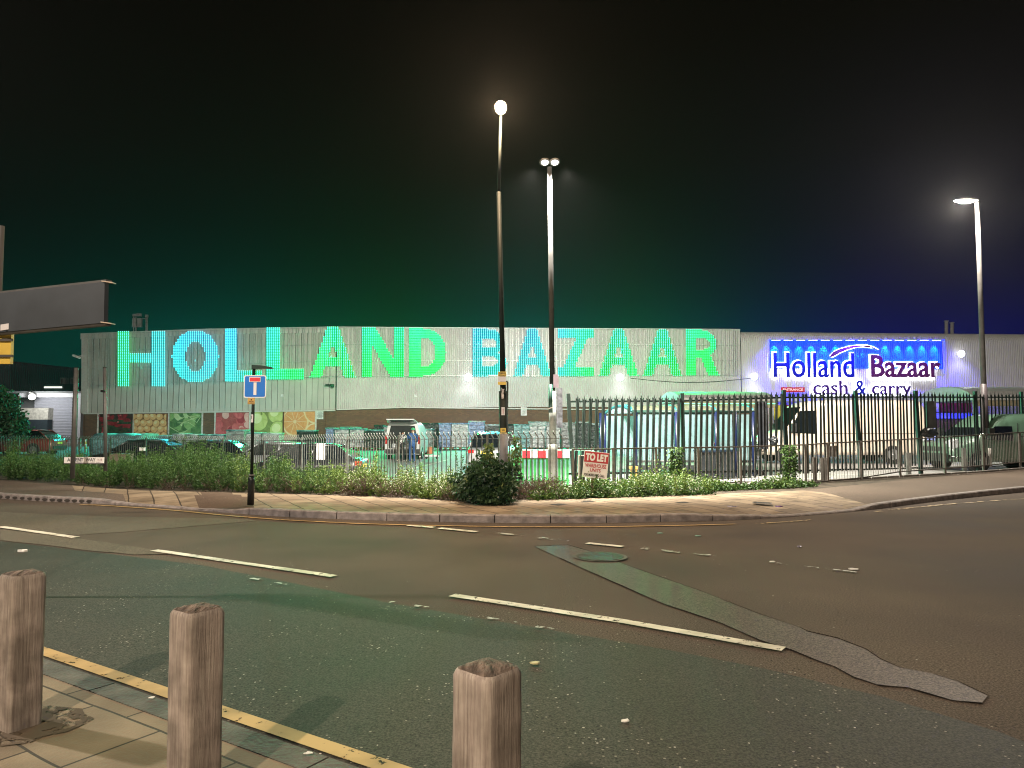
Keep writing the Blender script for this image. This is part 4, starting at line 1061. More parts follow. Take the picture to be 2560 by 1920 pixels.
for sx in (-1, 1):
    mb = MB(); mb.ball(c+Vector((sx*.12, -.05, .05)), .13, .26, .05, z0=-.3); h_ = mb.build('lamp_head', M_GPOLE, s)
    mb = MB(); mb.ball(c+Vector((sx*.12, -.1, .02)), .085, .14, .045, z1=.4); mb.build('lens', emat('lamp_lens_white', (1, .97, .85), 7, 'NONE'), h_)
mb = MB(); mb.bar(c+Vector((-.09, 0, .07)), c+Vector((.09, 0, .07)), .05); mb.build('bracket', M_GPOLE, s)
for sx, k in ((-1, 1.), (1, .9)): q = c+Vector((sx*.40, -.05, -.12)); lamp('SPOT', 'yard_light', q, YARD1*k, (1., .95, .82), .12, target=q-UP+Vector((sx*.15, .80, 0)), spot=138, blend=.5)
sp = thing('pole_notice', 'two tall faded notices fixed to the twin-head lamp post', 'notice', P(1388, 1060, Y2)); plate(1383.5, 1396.5, 936, 969, Y2-.17, mat('lilac_card', (.48, .43, .6), .5), 'upper_card', sp)
plate(1391.5, 1406, 970, 1070, Y2-.16, mat('faded_print', (.28, .33, .45), .5, var=.6, scale=9), 'long_card', sp); 
mb = MB(); mb.bar(P(1368, 1023, Y2-.2), P(1385, 1017, Y2-.2), .02); mb.build('loose_strap', M_WHP, sp)
# right hand lamp post
Y3 = 25.
s = thing('street_lamp', 'single-arm grey lamp post with white head, rightmost', 'street lamp', P(2462, 1160, Y3))
mb = MB(); mb.tube([P(2459, 960, Y3), P(2443, 505, Y3)], [.085, .07], 12); mb.build('pole', M_GPOLE, s)
mb = MB(); mb.tube([P(2462, 1128, Y3), P(2459, 960, Y3)], [.12, .10], 12); mb.build('lower_tube', mat('purple_grey_tube', (.08, .065, .07), .5, var=.3), s)
mb = MB(); mb.tube([P(2466, 1166, Y3-.02), P(2465, 1120, Y3-.02)], .17, 12); mb.build('white_sleeve', mat('concrete_white', (.5, .47, .43), .8, var=.25), s)
c = P(2416, 503, Y3-.2)
mb = MB(); mb.bar(P(2444, 500, Y3), P(2425, 502, Y3-.15), .08, .06); mb.build('arm', M_GPOLE, s)
mb = MB(); mb.ball(c+UP*.03, .42, .2, .08, z0=-.2); h_ = mb.build('lamp_head', M_GPOLE, s); mb = MB(); mb.ball(c+Vector((-.03, 0, .0)), .30, .14, .07, z1=.3); mb.build('lens', emat('lamp_lens_white2', (1, .97, .85), 7, 'NONE'), h_)
q = c+Vector((-.25, .0, -.16)); lamp('POINT', 'yard_light', q, YARD2, (1., .90, .78), .12)
# a further lamp of the same street, behind the camera, lights the bollards
s = thing('street_lamp', 'street lamp on the near pavement behind the viewer', 'street lamp', (-3.6, -7.4, .05))
mb = MB(); mb.tube([(-3.6, -7.4, 0), (-3.6, -7.4, 7.8)], [.09, .05], 12); mb.build('pole', M_DPOLE, s); mb = MB(); mb.ball((-3.5, -7.1, 7.85), .15, .3, .1); mb.build('lantern_hood', M_GPOLE, s)
lamp('POINT', 'street_light', (-3.4, -6.7, 7.6), BACKW, (1.0, .80, .60), .14)
s = thing('street_lamp', 'street lamp further down the near pavement, left of the view', 'street lamp', (-10.5, 6.5, .05))
mb = MB(); mb.tube([(-10.5, 6.5, 0), (-10.5, 6.5, 7.8)], [.09, .05], 12); mb.build('pole', M_DPOLE, s); mb = MB(); mb.ball((-10.3, 6.8, 7.85), .15, .3, .1); mb.build('lantern_hood', M_GPOLE, s)
lamp('POINT', 'street_light', (-10.1, 6.9, 7.6), LEFTW, (1.0, .86, .74), .14)

# no-through-road sign
Ys = 13.8
s = thing('road_sign', 'blue dead-end road sign with red bar on a black pole', 'road sign', P(627, 1260, Ys))
mb = MB(); mb.tube([P(626.5, 1262, Ys), P(628.5, 1200, Ys), P(628.5, 1194, Ys), P(629, 1190, Ys)], [.062, .060, .055, .03], 16); mb.build('post_base', M_BLK, s)
mb = MB(); mb.tube([P(629, 1194, Ys), P(635, 922, Ys)], .029, 12); mb.build('post', M_DPOLE, s)
mb = MB(); q0 = P(629, 1190, Ys); mb.tube([q0, q0+UP*.03], [.062, .05], 16); mb.build('cap_ring', M_GPOLE, s)
def rrect(px0, px1, py0, py1, Y, r, m, name, parent, th=.006):
    a = P(px0, py1, Y); b = P(px1, py0, Y); pts = []
    for cx, cz, a0 in ((b.x-r, b.z-r, 0), (a.x+r, b.z-r, 90), (a.x+r, a.z+r, 180), (b.x-r, a.z+r, 270)):
        for k in range(5): an = R(a0+k*22.5); pts.append(Vector((cx+r*math.cos(an), Y, cz+r*math.sin(an))))
    mb = MB(); mb.prism(pts, (0, th, 0)); return mb.build(name, m, parent)
M_SBLUE = mat('sign_blue', (.008, .17, .62), .4, var=.04); M_SRED = mat('sign_red', (.72, .035, .05), .4, var=.04); M_SWH = mat('sign_white', (.8, .78, .75), .4, var=.03)
rrect(609, 665.5, 938, 994.5, Ys-.05, .03, M_SWH, 'white_border', s, .012); rrect(611.5, 663, 940.5, 992, Ys-.054, .025, M_SBLUE, 'blue_face', s, .003)
rrect(633.5, 641.5, 956, 987.5, Ys-.058, .003, M_SWH, 'white_stem', s, .003); rrect(623, 651.5, 942.5, 955, Ys-.062, .003, M_SWH, 'bar_border', s, .003); rrect(624.5, 650, 944, 953.5, Ys-.066, .002, M_SRED, 'red_bar', s, .003)
rrect(619, 637, 995.5, 1010.5, Ys-.045, .004, mat('amber_plate', (.55, .33, .08), .5), 'amber_plate', s); rrect(626.8, 629.3, 997.5, 1001, Ys-.05, .003, M_BLACKT, 'symbol', s, .003)
ptext('this site', 622, 634, 1002, 1004.5, Ys-.05, M_BLACKT, s); ptext('is monitored', 621, 635.5, 1006, 1008.5, Ys-.05, M_BLACKT, s)
plate(627, 632.5, 1036, 1056, Ys-.035, M_WHP, 'white_sticker', s); plate(627.5, 629, 1039, 1047, Ys-.038, M_BLACKT, 'sticker_mark', s, .002)
hd_ = P(631, 918, Ys); mb = MB(); mb.prism([P(x, y, Ys-.06) for x, y in ((629, 912), (648, 913), (672, 916), (681, 920), (675, 921.5), (645, 921), (629, 922.5))][::-1], (0, .12, 0)); lh = mb.build('lamp_head', mat('green_black', (.008, .03, .02), .35), s)
mb = MB(); mb.ball(P(660, 920.5, Ys), .055, .05, .02, z1=.2); mb.build('lens', mat('dim_lens', (.7, .7, .66), .2), lh)

# two old poles with the street name plate
Yn = 16.3
for pb, ptt, w, lab in (((181, 1196), (191, 920), .048, 'left bare grey pole, standing in front of the street name plate'), ((264, 1178), (262, 919), .040, 'right bare grey pole at the end of the street name plate')):
    Yq = Yn if pb[0] < 200 else Yn+.6
    t = thing('grey_pole', lab, 'pole', P(*pb, Yq), 'two bare poles in the weeds at left')
    mb = MB(); mb.tube([P(*pb, Yq), P(*ptt, Yq)], w, 12); mb.build('shaft', M_GREY, t)
    mb = MB(); q = P(*ptt, Yq); mb.tube([q, q+UP*.012], w*1.04, 12); mb.build('cap', M_DPOLE, t)
    if pb[0] > 200:
        mb = MB(); q = P(262, 978, Yq); mb.bar(q+Vector((-.07, -.03, 0)), q+Vector((.03, -.03, 0)), .05); mb.build('clip', M_BLK, t)
sn = thing('street_name_sign', 'white street name plate reading ARZENT WAY between the two grey poles', 'street sign', P(210, 1158, Yn+.3)); Yq = Yn+.45
plate(160, 259.5, 1143, 1158, Yq, M_SWH, 'plate', sn, .02); plate(158.8, 260.7, 1158, 1160, Yq+.001, M_BLACKT, 'lower_edge', sn, .02); plate(158.8, 160, 1142, 1158, Yq+.001, M_BLACKT, 'side_edge', sn, .02)
ptext('ARZENT  WAY', 168, 239, 1145, 1153.5, Yq-.004, M_BLACKT, sn); ptext('N.18', 244, 255, 1146.5, 1152, Yq-.004, mat('faint_red_text', (.45, .33, .33), .6), sn); ptext('LEADING TO WEST WAY', 190, 252, 1154.5, 1157, Yq-.004, mat('grey_text2', (.3, .3, .3), .6), sn)

# direction sign on the left edge seen from behind
M_SBACK = mat('sign_back_grey', (.035, .042, .05), .55, .3, var=.2, scale=3)
fs_ = thing('direction_sign', 'big grey back of a direction sign on a pole at the left photo edge', 'sign', G(-60, 1600, 0))
r0 = P(-3, 735, 6.85); r1 = P(272, 706, 6.05); r2 = P(270, 808, 6.05); r3 = P(-3, 833, 6.85)
rl = P(-60, 742, 7.02); rl3 = P(-60, 838, 7.02)
th = Vector((.03, .05, 0))
mb = MB(); mb.prism([rl3, r2, r1, rl], -th*.6); mb.build('board', M_SBACK, fs_)
mb = MB(); mb.bar(rl+UP*.008, r1+UP*.008, .05, .025); mb.bar(rl3-UP*.008, r2-UP*.008, .05, .025); mb.build('edge_rail', M_GREY, fs_)
mb = MB(); 
for q in (r1, r2): mb.obox(q+Vector((.0, -.0, 0)), (.045, 0, -.006), (0, .03, 0), (0, 0, .004))
mb.build('corner_bracket', mat('bracket_pale', (.6, .5, .42), .5), fs_)
mb = MB(); pc = P(-2, 700, 6.95); mb.tube([Vector((pc.x-.0, pc.y, 0)), Vector((pc.x, pc.y, P(0, 565, 6.95).z))], .028, 12); mb.build('pole', M_GPOLE, fs_)
mb = MB(); mb.obox(P(15, 817, 6.70), (.055, -.01, .006), (0, .004, 0), (0, 0, .027)); mb.build('white_sticker', M_WHP, fs_)
a = P(-2, 910, 6.88); b = P(32, 834, 6.88)
mb = MB(); mb.box(a.x-.12, b.x, 6.86, 6.9, a.z, b.z); yb = mb.build('yellow_plate', M_YEL, fs_)
mb = MB()
for y in (850, 890): q = P(14, y, 6.84); mb.box(q.x-.1, q.x+.065, 6.83, 6.85, q.z-.012, q.z+.012)
mb.build('rail', M_GPOLE, yb)

# timber bollards
def wood():
    m, nt, b = newmat('weathered_timber'); N, L = nt.nodes, nt.links
    tc = N.new('ShaderNodeTexCoord'); oi = N.new('ShaderNodeObjectInfo')
    ad = N.new('ShaderNodeVectorMath'); cm = N.new('ShaderNodeCombineXYZ'); mu = N.new('ShaderNodeMath'); mu.operation = 'MULTIPLY'; mu.inputs[1].default_value = 37
    L.new(oi.outputs['Random'], mu.inputs[0]); L.new(mu.outputs[0], cm.inputs[2]); L.new(tc.outputs['Object'], ad.inputs[0]); L.new(cm.outputs[0], ad.inputs[1])
    mp = N.new('ShaderNodeMapping'); mp.inputs['Scale'].default_value = (1, 1, .045); L.new(ad.outputs[0], mp.inputs['Vector'])
    g = N.new('ShaderNodeTexNoise'); g.inputs['Scale'].default_value = 95; g.inputs['Detail'].default_value = 10; g.inputs['Roughness'].default_value = .72; L.new(mp.outputs[0], g.inputs['Vector'])
    bl = N.new('ShaderNodeTexNoise'); bl.inputs['Scale'].default_value = 7; bl.inputs['Detail'].default_value = 9; L.new(ad.outputs[0], bl.inputs['Vector'])
    r = N.new('ShaderNodeValToRGB'); e = r.color_ramp.elements; e[0].position = .28; e[0].color = (.13, .112, .098, 1); e[1].position = .62; e[1].color = (.32, .297, .262, 1)
    x = e.new(.46); x.color = (.24, .212, .19, 1)
    L.new(g.outputs[0], r.inputs[0])
    r2 = N.new('ShaderNodeValToRGB'); r2.color_ramp.elements[0].position = .34; r2.color_ramp.elements[1].position = .7; r2.color_ramp.elements[0].color = (.62, .58, .55, 1); r2.color_ramp.elements[1].color = (1.35, 1.28, 1.25, 1)
    L.new(bl.outputs[0], r2.inputs[0])
    ml = N.new('ShaderNodeMix'); ml.data_type = 'RGBA'; ml.blend_type = 'MULTIPLY'; ml.inputs[0].default_value = 1; L.new(r.outputs[0], ml.inputs[6]); L.new(r2.outputs[0], ml.inputs[7])
    L.new(ml.outputs[2], b.inputs['Base Color']); b.inputs['Roughness'].default_value = .8
    bp = N.new('ShaderNodeBump'); bp.inputs['Strength'].default_value = .6; bp.inputs['Distance'].default_value = .006; L.new(g.outputs[0], bp.inputs['Height']); L.new(bp.outputs[0], b.inputs['Normal'])
    return m
M_WOOD = wood(); M_ENDG = mat('end_grain', (.12, .09, .07), .95, var=.85, scale=28, bump=1.2, bscale=45, stretch=(1, .35, 1))
def bollard(px, pytop, d, ang, seed, label, w=.165, ztop=.83):
    c = P(px, pytop, d); c.z = 0.05
    rr = random.Random(seed); t = thing('timber_bollard', label, 'bollard', c, 'timber bollards along the near kerb')
    mb = MB(); mb.sm = True; NZ = 40; NS = 9; rings = []
    ca, sa = math.cos(ang), math.sin(ang)
    def ring(z, k, rnd_):
        pts = []
        for side in range(4):
            for j in range(NS):
                u = j/NS*2-1; rad = w/2*k
                if side == 0: x, y = u, -1
                elif side == 1: x, y = 1, u
                elif side == 2: x, y = -u, 1
                else: x, y = -1, -u
                # worn round corners
                m_ = abs(x*y); q = 1-rnd_*.8*m_**9
                X, Y = x*rad*q, y*rad*q
                nz = noise.noise(Vector((X*14+seed*7, Y*14, z*2.3)))*.004+noise.noise(Vector((X*60+seed, Y*60, z*1.2)))*.0016
                nz += noise.noise(Vector((X*9+seed, Y*9, z*9)))*.0025
                l = math.hypot(X, Y) or 1; X += X/l*nz; Y += Y/l*nz
                pts.append(Vector((c.x+X*ca-Y*sa, c.y+X*sa+Y*ca, z)))
        return pts
    H = ztop
    for i in range(NZ+1):
        z = -.05+(H-.02+.05)*i/NZ; rings.append(ring(z, 1.0, .08))
    rings.append(ring(H-.008, .975, .12)); rings.append(ring(H, .92, .15))
    mb.loft(rings, caps=False)
    mb.build('shaft', M_WOOD, t)
    mb = MB(); mb.sm = False; rings = [ring(H, .92, .15)]
    for k in (.8, .62, .4, .2, .04):
        rg = ring(H, k, .15)
        for q in rg: q.z = H+.012*(1-k*k)+noise.noise(Vector((q.x*80+seed, q.y*30, 0)))*.004-.0
        rings.append(rg)
    mb.loft(rings, caps=False); mb.build('worn_top', M_ENDG, t)
    # earth collar around the foot
    mb = MB(); n = 20; ps_ = []
    for i in range(n): 
        a_ = 2*math.pi*i/n; rr_ = w*1.6*(1+.25*noise.noise(Vector((math.cos(a_)*2+seed, math.sin(a_)*2, 0)))); ps_.append(Vector((c.x+math.cos(a_)*rr_*1.25, c.y+math.sin(a_)*rr_, .0565)))
    mb.add(ps_, [tuple(range(n))]); seed == 3 and mb.build('earth_collar', M_DIRT, t)
M_DIRT = paint('foot_dirt', (.085, .062, .040), .47, 9, .95)
ka = math.atan2(dirv.y, dirv.x)
bollard(58, 1438, 3.90, ka+R(0), 3, 'timber bollard at the left photo edge, whole down to its foot')
bollard(494, 1530, 3.16, ka+R(-4), 8, 'middle timber bollard between the edge one and the front one')
bollard(1219, 1680, 2.40, ka+R(-8), 15, 'nearest timber bollard at bottom centre with rough cracked top')

# ================= FENCES =================
M_GRN = mat('palisade_green', (.004, .013, .010), .5, .1, var=.35, scale=7)
pf = thing('palisade_fence', 'tall dark green palisade fence with pointed pales along the car park', 'fence', P(1700, 1215, 19.5))
PP = [(1421, 984, 1262, 18.5), (1706, 983, 1236, 19.), (1961, 975, 1216, 20.), (2141, 975, 1190, 21.2), (2291, 976, 1183, 22.5), (2440, 978, 1172, 24.6), (2555, 979, 1160, 26.6), (2680, 980, 1150, 28.6)]
def pale_mesh(h, w=.080):
    mb = MB(); y = .0
    # W-section pale with triple pointed head
    xs = [(-w/2, .0), (-w/5, -.018), (0, -.006), (w/5, -.018), (w/2, .0)]
    zt = h-.20
    rows_ = [[(x, yy, z) for x, yy in xs] for z in (0, zt)]
    rows_.append([(x*1.3, yy, zt+.09) for x, yy in xs])
    def grid(rows_, off):
        vs = [Vector(p)+Vector((0, off, 0)) for r_ in rows_ for p in r_]
        return vs, [(r_*5+k, r_*5+k+1, (r_+1)*5+k+1, (r_+1)*5+k) for r_ in range(len(rows_)-1) for k in range(4)]
    for off in (0, .006):
        vs, fs = grid(rows_, off); mb.add(vs, fs)
    tips = [(-w*.62, zt+.135), (0, zt+.20), (w*.62, zt+.135)]
    for off in (0, .006):
        r_ = [Vector((x*1.3, yy+off, zt+.09)) for x, yy in xs]
        mb.add([r_[0], r_[1], Vector((tips[0][0], -.02+off, tips[0][1]))], [(0, 1, 2)]); mb.add([r_[1], r_[2], r_[3], Vector((w*.13, off, zt+.15)), Vector((0, off, tips[1][1])), Vector((-w*.13, off, zt+.15))], [(0, 1, 2, 3, 4, 5)]); mb.add([r_[3], r_[4], Vector((tips[2][0], -.02+off, tips[2][1]))], [(0, 1, 2)])
    for s_ in (0, 4):
        a0 = Vector(rows_[0][s_]); b0 = Vector(rows_[1][s_]); o6 = Vector((0, .006, 0)); mb.quad(a0, a0+o6, b0+o6, b0)
    me_o = mb.build('pale', M_GRN); me = me_o.data; bpy.data.objects.remove(me_o); return me
HP = 2.25
PALE = pale_mesh(HP)
npale = 0
for bi, (p0, p1, cnt) in enumerate(zip(PP, PP[1:], (17, 18, 16, 16, 16, 12, 0))):
    A = P(p0[0], p0[1], p0[3]); B = P(p1[0], p1[1], p1[3]); d_ = Vector((B.x-A.x, B.y-A.y, 0)); 
    zA, zB = A.z, B.z
    mb = MB()
    for f0 in (.985,):
        pass
    gA, gB = gz(A.x, A.y), gz(B.x, B.y)
    zr = [(zA-.20, zB-.20), (P(p0[0], 1195-bi*4, p0[3]).z+.10, P(p1[0], 1190-bi*4, p1[3]).z+.10)]
    for za, zb in zr:
        mb = MB(); mb.bar(Vector((A.x, A.y+.04, za)), Vector((B.x, B.y+.04, zb)), .045, .045); mb.build('rail', M_GRN, pf)
    n_ = cnt
    if bi == 6: break
    for k in range(n_):
        f = (k+1)/(n_+1); p = A.lerp(B, f); zt_ = lerp(zA, zB, f)-.01-(.03 if bi == 0 else .02)
        o = bpy.data.objects.new('pale', PALE); COL.objects.link(o); o.parent = pf
        jit = rnd.uniform(-.012, .012); 
        if bi in (1,) and k > 4 and k < 15: jit -= .0
        o.location = Vector((p.x, p.y-.01, zt_-HP+jit))-Vector(pf.location); o.rotation_euler = (rnd.uniform(-.006, .006), R(2.0) if bi < 2 else R(rnd.uniform(-.5, 1.2)), math.atan2(d_.y, d_.x)); npale += 1
for i, (px, py, pb, Y) in enumerate(PP):
    a = P(px, py, Y); g = gz(a.x, Y)-.1; mb = MB(); w_ = .055 if i else .05
    lean = {0: .16, 2: .06, 3: .10, 4: .10, 5: .02}.get(i, .03)
    mb.bar((a.x+lean, Y+.06, g), (a.x, Y+.06, a.z), w_*2, .09, up=(1, 0, 0)); mb.build('post', M_GRN, pf)
# sheets hung on the fence
M_BAG = mat('black_plastic', (.012, .014, .018), .4, var=.4, scale=8, bump=.6, bscale=9)
mb = MB(); a = P(1894, 1123, 19.6); b = P(1918, 1004, 19.6); n = 14; rows_ = []
for k in range(n+1):
    x = lerp(a.x, b.x, k/n); rows_.append([Vector((x, 19.56+.02*math.sin(k*1.4), a.z+rnd.uniform(-.01, .01))), Vector((x, 19.56+.02*math.sin(k*1.4), b.z))])
for p, q in zip(rows_, rows_[1:]): mb.quad(p[0], q[0], q[1], p[1]); mb.quad(p[1]+Vector((0, .01, 0)), q[1]+Vector((0, .01, 0)), q[0]+Vector((0, .01, 0)), p[0]+Vector((0, .01, 0)))
tag(mb.build('plastic_sheet', M_BAG), 'tall black plastic sheet woven into the green palisade left of the cream van', 'plastic sheet')
def bag(px, py, Y, rx, rz, label, seed):
    c = P(px, py, Y); mb = MB(); nu, nv = 20, 12; vs = []
    for j in range(nv+1):
        ph = math.pi*j/nv-math.pi/2
        for i in range(nu):
            th_ = 2*math.pi*i/nu; v = Vector((math.cos(ph)*math.cos(th_), math.cos(ph)*math.sin(th_), math.sin(ph))); k = 1+.22*noise.noise(v*2.2+Vector((seed, 0, 0)))+.1*noise.noise(v*6)
            vs.append(c+Vector((v.x*rx*k, v.y*.12*k, v.z*rz*k)))
    fs = [(j*nu+i, j*nu+(i+1) % nu, (j+1)*nu+(i+1) % nu, (j+1)*nu+i) for j in range(nv) for i in range(nu)]; mb.add(vs, fs)
    mb.tube([c+Vector((-rx*.9, 0, rz*.1)), c+Vector((-rx*1.5, .02, rz*.5))], [.05, .02], 6); return tag(mb.build('plastic_bag', M_BAG), label, 'plastic bag')
bag(1935, 1102, 19.55, .10, .12, 'small round black bag caught on the palisade beside the black sheet', 1)
bag(2322, 1082, 22.6, .26, .15, 'wide dark crumpled bag on the palisade in front of the green van nose', 2)
mb = MB(); a = P(2318, 1070, 22.8); b = P(2339, 1003, 22.8); mb.box(a.x, b.x, 22.8, 22.86, a.z, b.z); tag(mb.build('upright_panel', mat('dark_grey_panel', (.05, .055, .06), .6, var=.3)), 'narrow dark grey upright panel behind the palisade above the crumpled bag', 'panel')

# bent-top railing on the left
M_RAIL = mat('railing_grey', (.10, .10, .09), .5, .2, var=.35, scale=10)
bf = thing('railing_fence', 'low railing with crank-topped bars behind the weeds, from left edge to the green palisade', 'fence', P(900, 1150, 20))
RY = [(-500, 1092), (0, 1097), (300, 1100), (640, 1102), (900, 1099), (1240, 1097), (1420, 1096)]
def rp_pt(px, dy=0.):
    d = itab(FENCE_L, px); r = P(px, itab(RY, px), d); return r+UP*dy
# walk along by metres
pts = []; px = -480.
while px < 1422:
    pts.append((px, rp_pt(px))); px += 1.0
def at_dist(dist):
    pass
acc = 0; bars = []; prev = pts[0][1]
for px, p in pts[1:]:
    acc += (p-prev).length; prev = p
    if acc >= .135: bars.append((px, p.copy())); acc = 0
BAY = 19
post_i = range(0, len(bars), BAY)
for b0 in post_i:
    seg = bars[b0:b0+BAY+1]; mb = MB()
    for k, (px, p) in enumerate(seg[1:-1] if len(seg) > 2 else []):
        g = gz(p.x, p.y)-.05; h = .17
        dr = Vector((-.06, -.02, 0))
        mb.tube([Vector((p.x, p.y, g)), p+UP*.02, p+UP*.05+dr*.1, p+UP*.115+dr, p+UP*h+dr*1.05], .013, 6)
    if seg[1:-1]: mb.build('bar_panel', M_RAIL, bf)
    a, b = seg[0][1], seg[-1][1]; mb = MB(); mb.bar(a, b, .035, .012); mb.build('rail', M_RAIL, bf); mb = MB(); mb.bar(a-UP*.95, b-UP*.95, .035, .012); mb.build('rail', M_RAIL, bf)
    mb = MB(); g = gz(a.x, a.y)-.1; mb.bar((a.x, a.y+.02, g), a+UP*.10, .05, .05); mb.build('post', M_RAIL, bf)
# pedestrian guard rail
M_GAL = mat('worn_guardrail', (.17, .15, .135), .5, .3, var=.25, scale=12)
gr = thing('pedestrian_guardrail', 'low galvanised guardrail curving along the footway in front of the green palisade', 'guardrail', P(1850, 1213, 18.1))
GR = [(1432, 1124, 1262), (1533, 1122, 1240), (1640, 1120, 1228), (1745, 1119, 1222), (1851, 1117, 1215), (2013, 1112, 1218), (2068, 1108, 1212), (2150, 1104, 1204), (2248, 1099, 1188), (2360, 1093, 1180), (2456, 1087, 1172), (2548, 1081, 1163), (2680, 1074, 1152)]
gp = []
for px, yt, yb in GR:
    d = itab(RAIL, px); gp.append((P(px, yt, d), P(px, yb, d).z))
for i, ((a, za), (b, zb)) in enumerate(zip(gp, gp[1:])):
    mb = MB(); mb.bar(a, b, .04, .032); mb.build('rail', M_GAL, gr); mb = MB(); mb.bar(Vector((a.x, a.y, za+.10)), Vector((b.x, b.y, zb+.10)), .035, .03); mb.build('rail', M_GAL, gr)
    mb = MB(); L3 = (b-a).length; n = max(3, int(L3/.105))
    for k in range(1, n):
        p = a.lerp(b, k/n); z = lerp(za, zb, k/n)+.10; mb.tube([(p.x, p.y, z), p], .0065, 5, cap=False)
    mb.build('bar_panel', M_GAL, gr)
for i, (a, za) in enumerate(gp):
    mb = MB(); mb.bar((a.x, a.y, za-.05), a+UP*.02, .06, .05, up=(1, 0, 0)); mb.build('post', M_GAL, gr)
for px0, px1, y0, y1, lab in ((2067, 2093, 1114, 1143, 'square galvanised plate clipped high on the guardrail'), (2033, 2042, 1142, 1207, 'narrow grey plate, left of the pair of stubs behind the guardrail'), (2053, 2074, 1143, 1205, 'pale broken slats leaning behind the guardrail')):
    d = itab(RAIL, px0)+.1; a = P(px0, y1, d); b = P(px1, y0, d); mb = MB(); w_ = (b.x-a.x); n = 3
    for k in range(n): mb.box(a.x+w_*k/n, a.x+w_*(k+.88)/n, d+.01*k, d+.01*k+.02, a.z+rnd.uniform(0, .03), b.z-rnd.uniform(0, .02))
    tag(mb.build('fence_plate', mat('dull_zinc', (.14, .125, .11), .6, .2, var=.25, scale=9)), lab, 'metal plate')
for px, y0, y1, lab in ((2274, 1132, 1185, 'short grey stub post behind the guardrail right of the blue window'), (2413, 1120, 1173, 'short grey stub post behind the guardrail before the green van')):
    d = itab(RAIL, px)+.35; a = P(px, y1+3, d); b = P(px, y0, d); mb = MB(); mb.box(a.x-.055, a.x+.055, d, d+.09, a.z, b.z); tag(mb.build('stub_post', mat('stub_grey', (.13, .13, .12), .7, var=.3)), lab, 'post', 'stub posts behind the guardrail')
# kerb under the palisade
mb = MB()
for px in range(1500, 2700, 40):
    d0 = itab(RAIL, px)+.12; d1 = itab(RAIL, px+38)+.12; a = P(px, 1200, d0); b = P(px+38, 1200, d1)
    for (q0, q1) in ((a, b),):
        A_ = Vector((q0.x, q0.y, .0)); B_ = Vector((q1.x, q1.y, .0)); n_ = Vector((0, .16, 0)); h = UP*.17
        mb.loft([[A_, A_+h, A_+n_+h, A_+n_], [B_, B_+h, B_+n_+h, B_+n_]])
structure(mb.build('edging_kerb', mat('concrete_edge', (.22, .2, .18), .8, var=.35, scale=4)))
mb = MB(); c = G(1876, 1219, .12); mb.ball(c+UP*.05, .085, .08, .075); tag(mb.build('stone', mat('stone', (.3, .27, .23), .9)), 'round stone on the verge below the guardrail', 'stone')
mb = MB(); c = G(1905, 1212, .12); mb.ball(c+UP*.0, .4, .15, .07); tag(mb.build('rubble', M_SOIL), 'low heap of rubble under the guardrail beside the round stone', 'rubble')

# to-let board
Yb = 15.35
tb = thing('letting_board', 'tilted red and white TO LET WAREHOUSE UNITS board in the weeds', 'board', P(1490, 1240, Yb))
tl, tr, br_, bl = P(1462, 1126.5, Yb), P(1523.5, 1133, Yb), P(1517, 1197, Yb), P(1455, 1192, Yb)
rt = (tr-tl).normalized(); upv = (tl-bl).normalized(); WB = (tr-tl).length; HB = (tl-bl).length; NB = Vector((0, -1, 0))
def bq(u0, u1, v0, v1, o, m, name, th=.003):
    pts = [bl+rt*(WB*u)+upv*(HB*v)+NB*o for u, v in ((u0, v0), (u1, v0), (u1, v1), (u0, v1))]; mb = MB(); mb.prism(pts, -NB*th); return mb.build(name, m, tb)
bq(0, 1, 0, 1, 0, M_SWH, 'board', .02); bq(.015, .985, .585, .985, .004, mat('board_red', (.46, .035, .045), .5, var=.08), 'red_band')
M_RTXT = mat('red_text', (.42, .012, .04), .5)
def bt(txt, u0, u1, v0, v1, m, off=.03, o=.009):
    mb = MB(); put_text(mb, txt, bl+rt*(WB*u0)+upv*(HB*v0)+NB*o, rt, upv, WB*(u1-u0), HB*(v1-v0), NB, offset=off); mb.build('lettering', m, tb)
bt('TO LET', .06, .95, .64, .93, M_SWH, .06); bt('WAREHOUSE', .07, .93, .39, .54, M_RTXT, .025, .005); bt('UNITS', .29, .72, .23, .365, M_RTXT, .025, .005); bt('FOR MORE INFO CALL', .07, .90, .06, .16, M_BLACKT, .04, .005)
mb = MB(); mb.bar(P(1481, 1192, Yb+.03), P(1479, 1250, Yb+.03), .05, .04); mb.build('stake', mat('stake_wood', (.2, .15, .1), .8), tb)
mb = MB(); a = P(1449, 1198, Yb+.5); b = P(1462, 1140, Yb+.5); mb.box(a.x, b.x, Yb+.5, Yb+.54, a.z-.2, b.z); fr = mb.build('back_panel', mat('black_panel', (.01, .012, .012), .5), None); tag(fr, 'black panel with white edge peeping out left of the letting board', 'panel')
mb = MB(); mb.box(a.x-.03, a.x-.002, Yb+.49, Yb+.52, a.z-.2, b.z+.02); mb.box(a.x, b.x, Yb+.49, Yb+.52, b.z+.002, b.z+.02); e_ = mb.build('white_edge', M_SWH, fr)
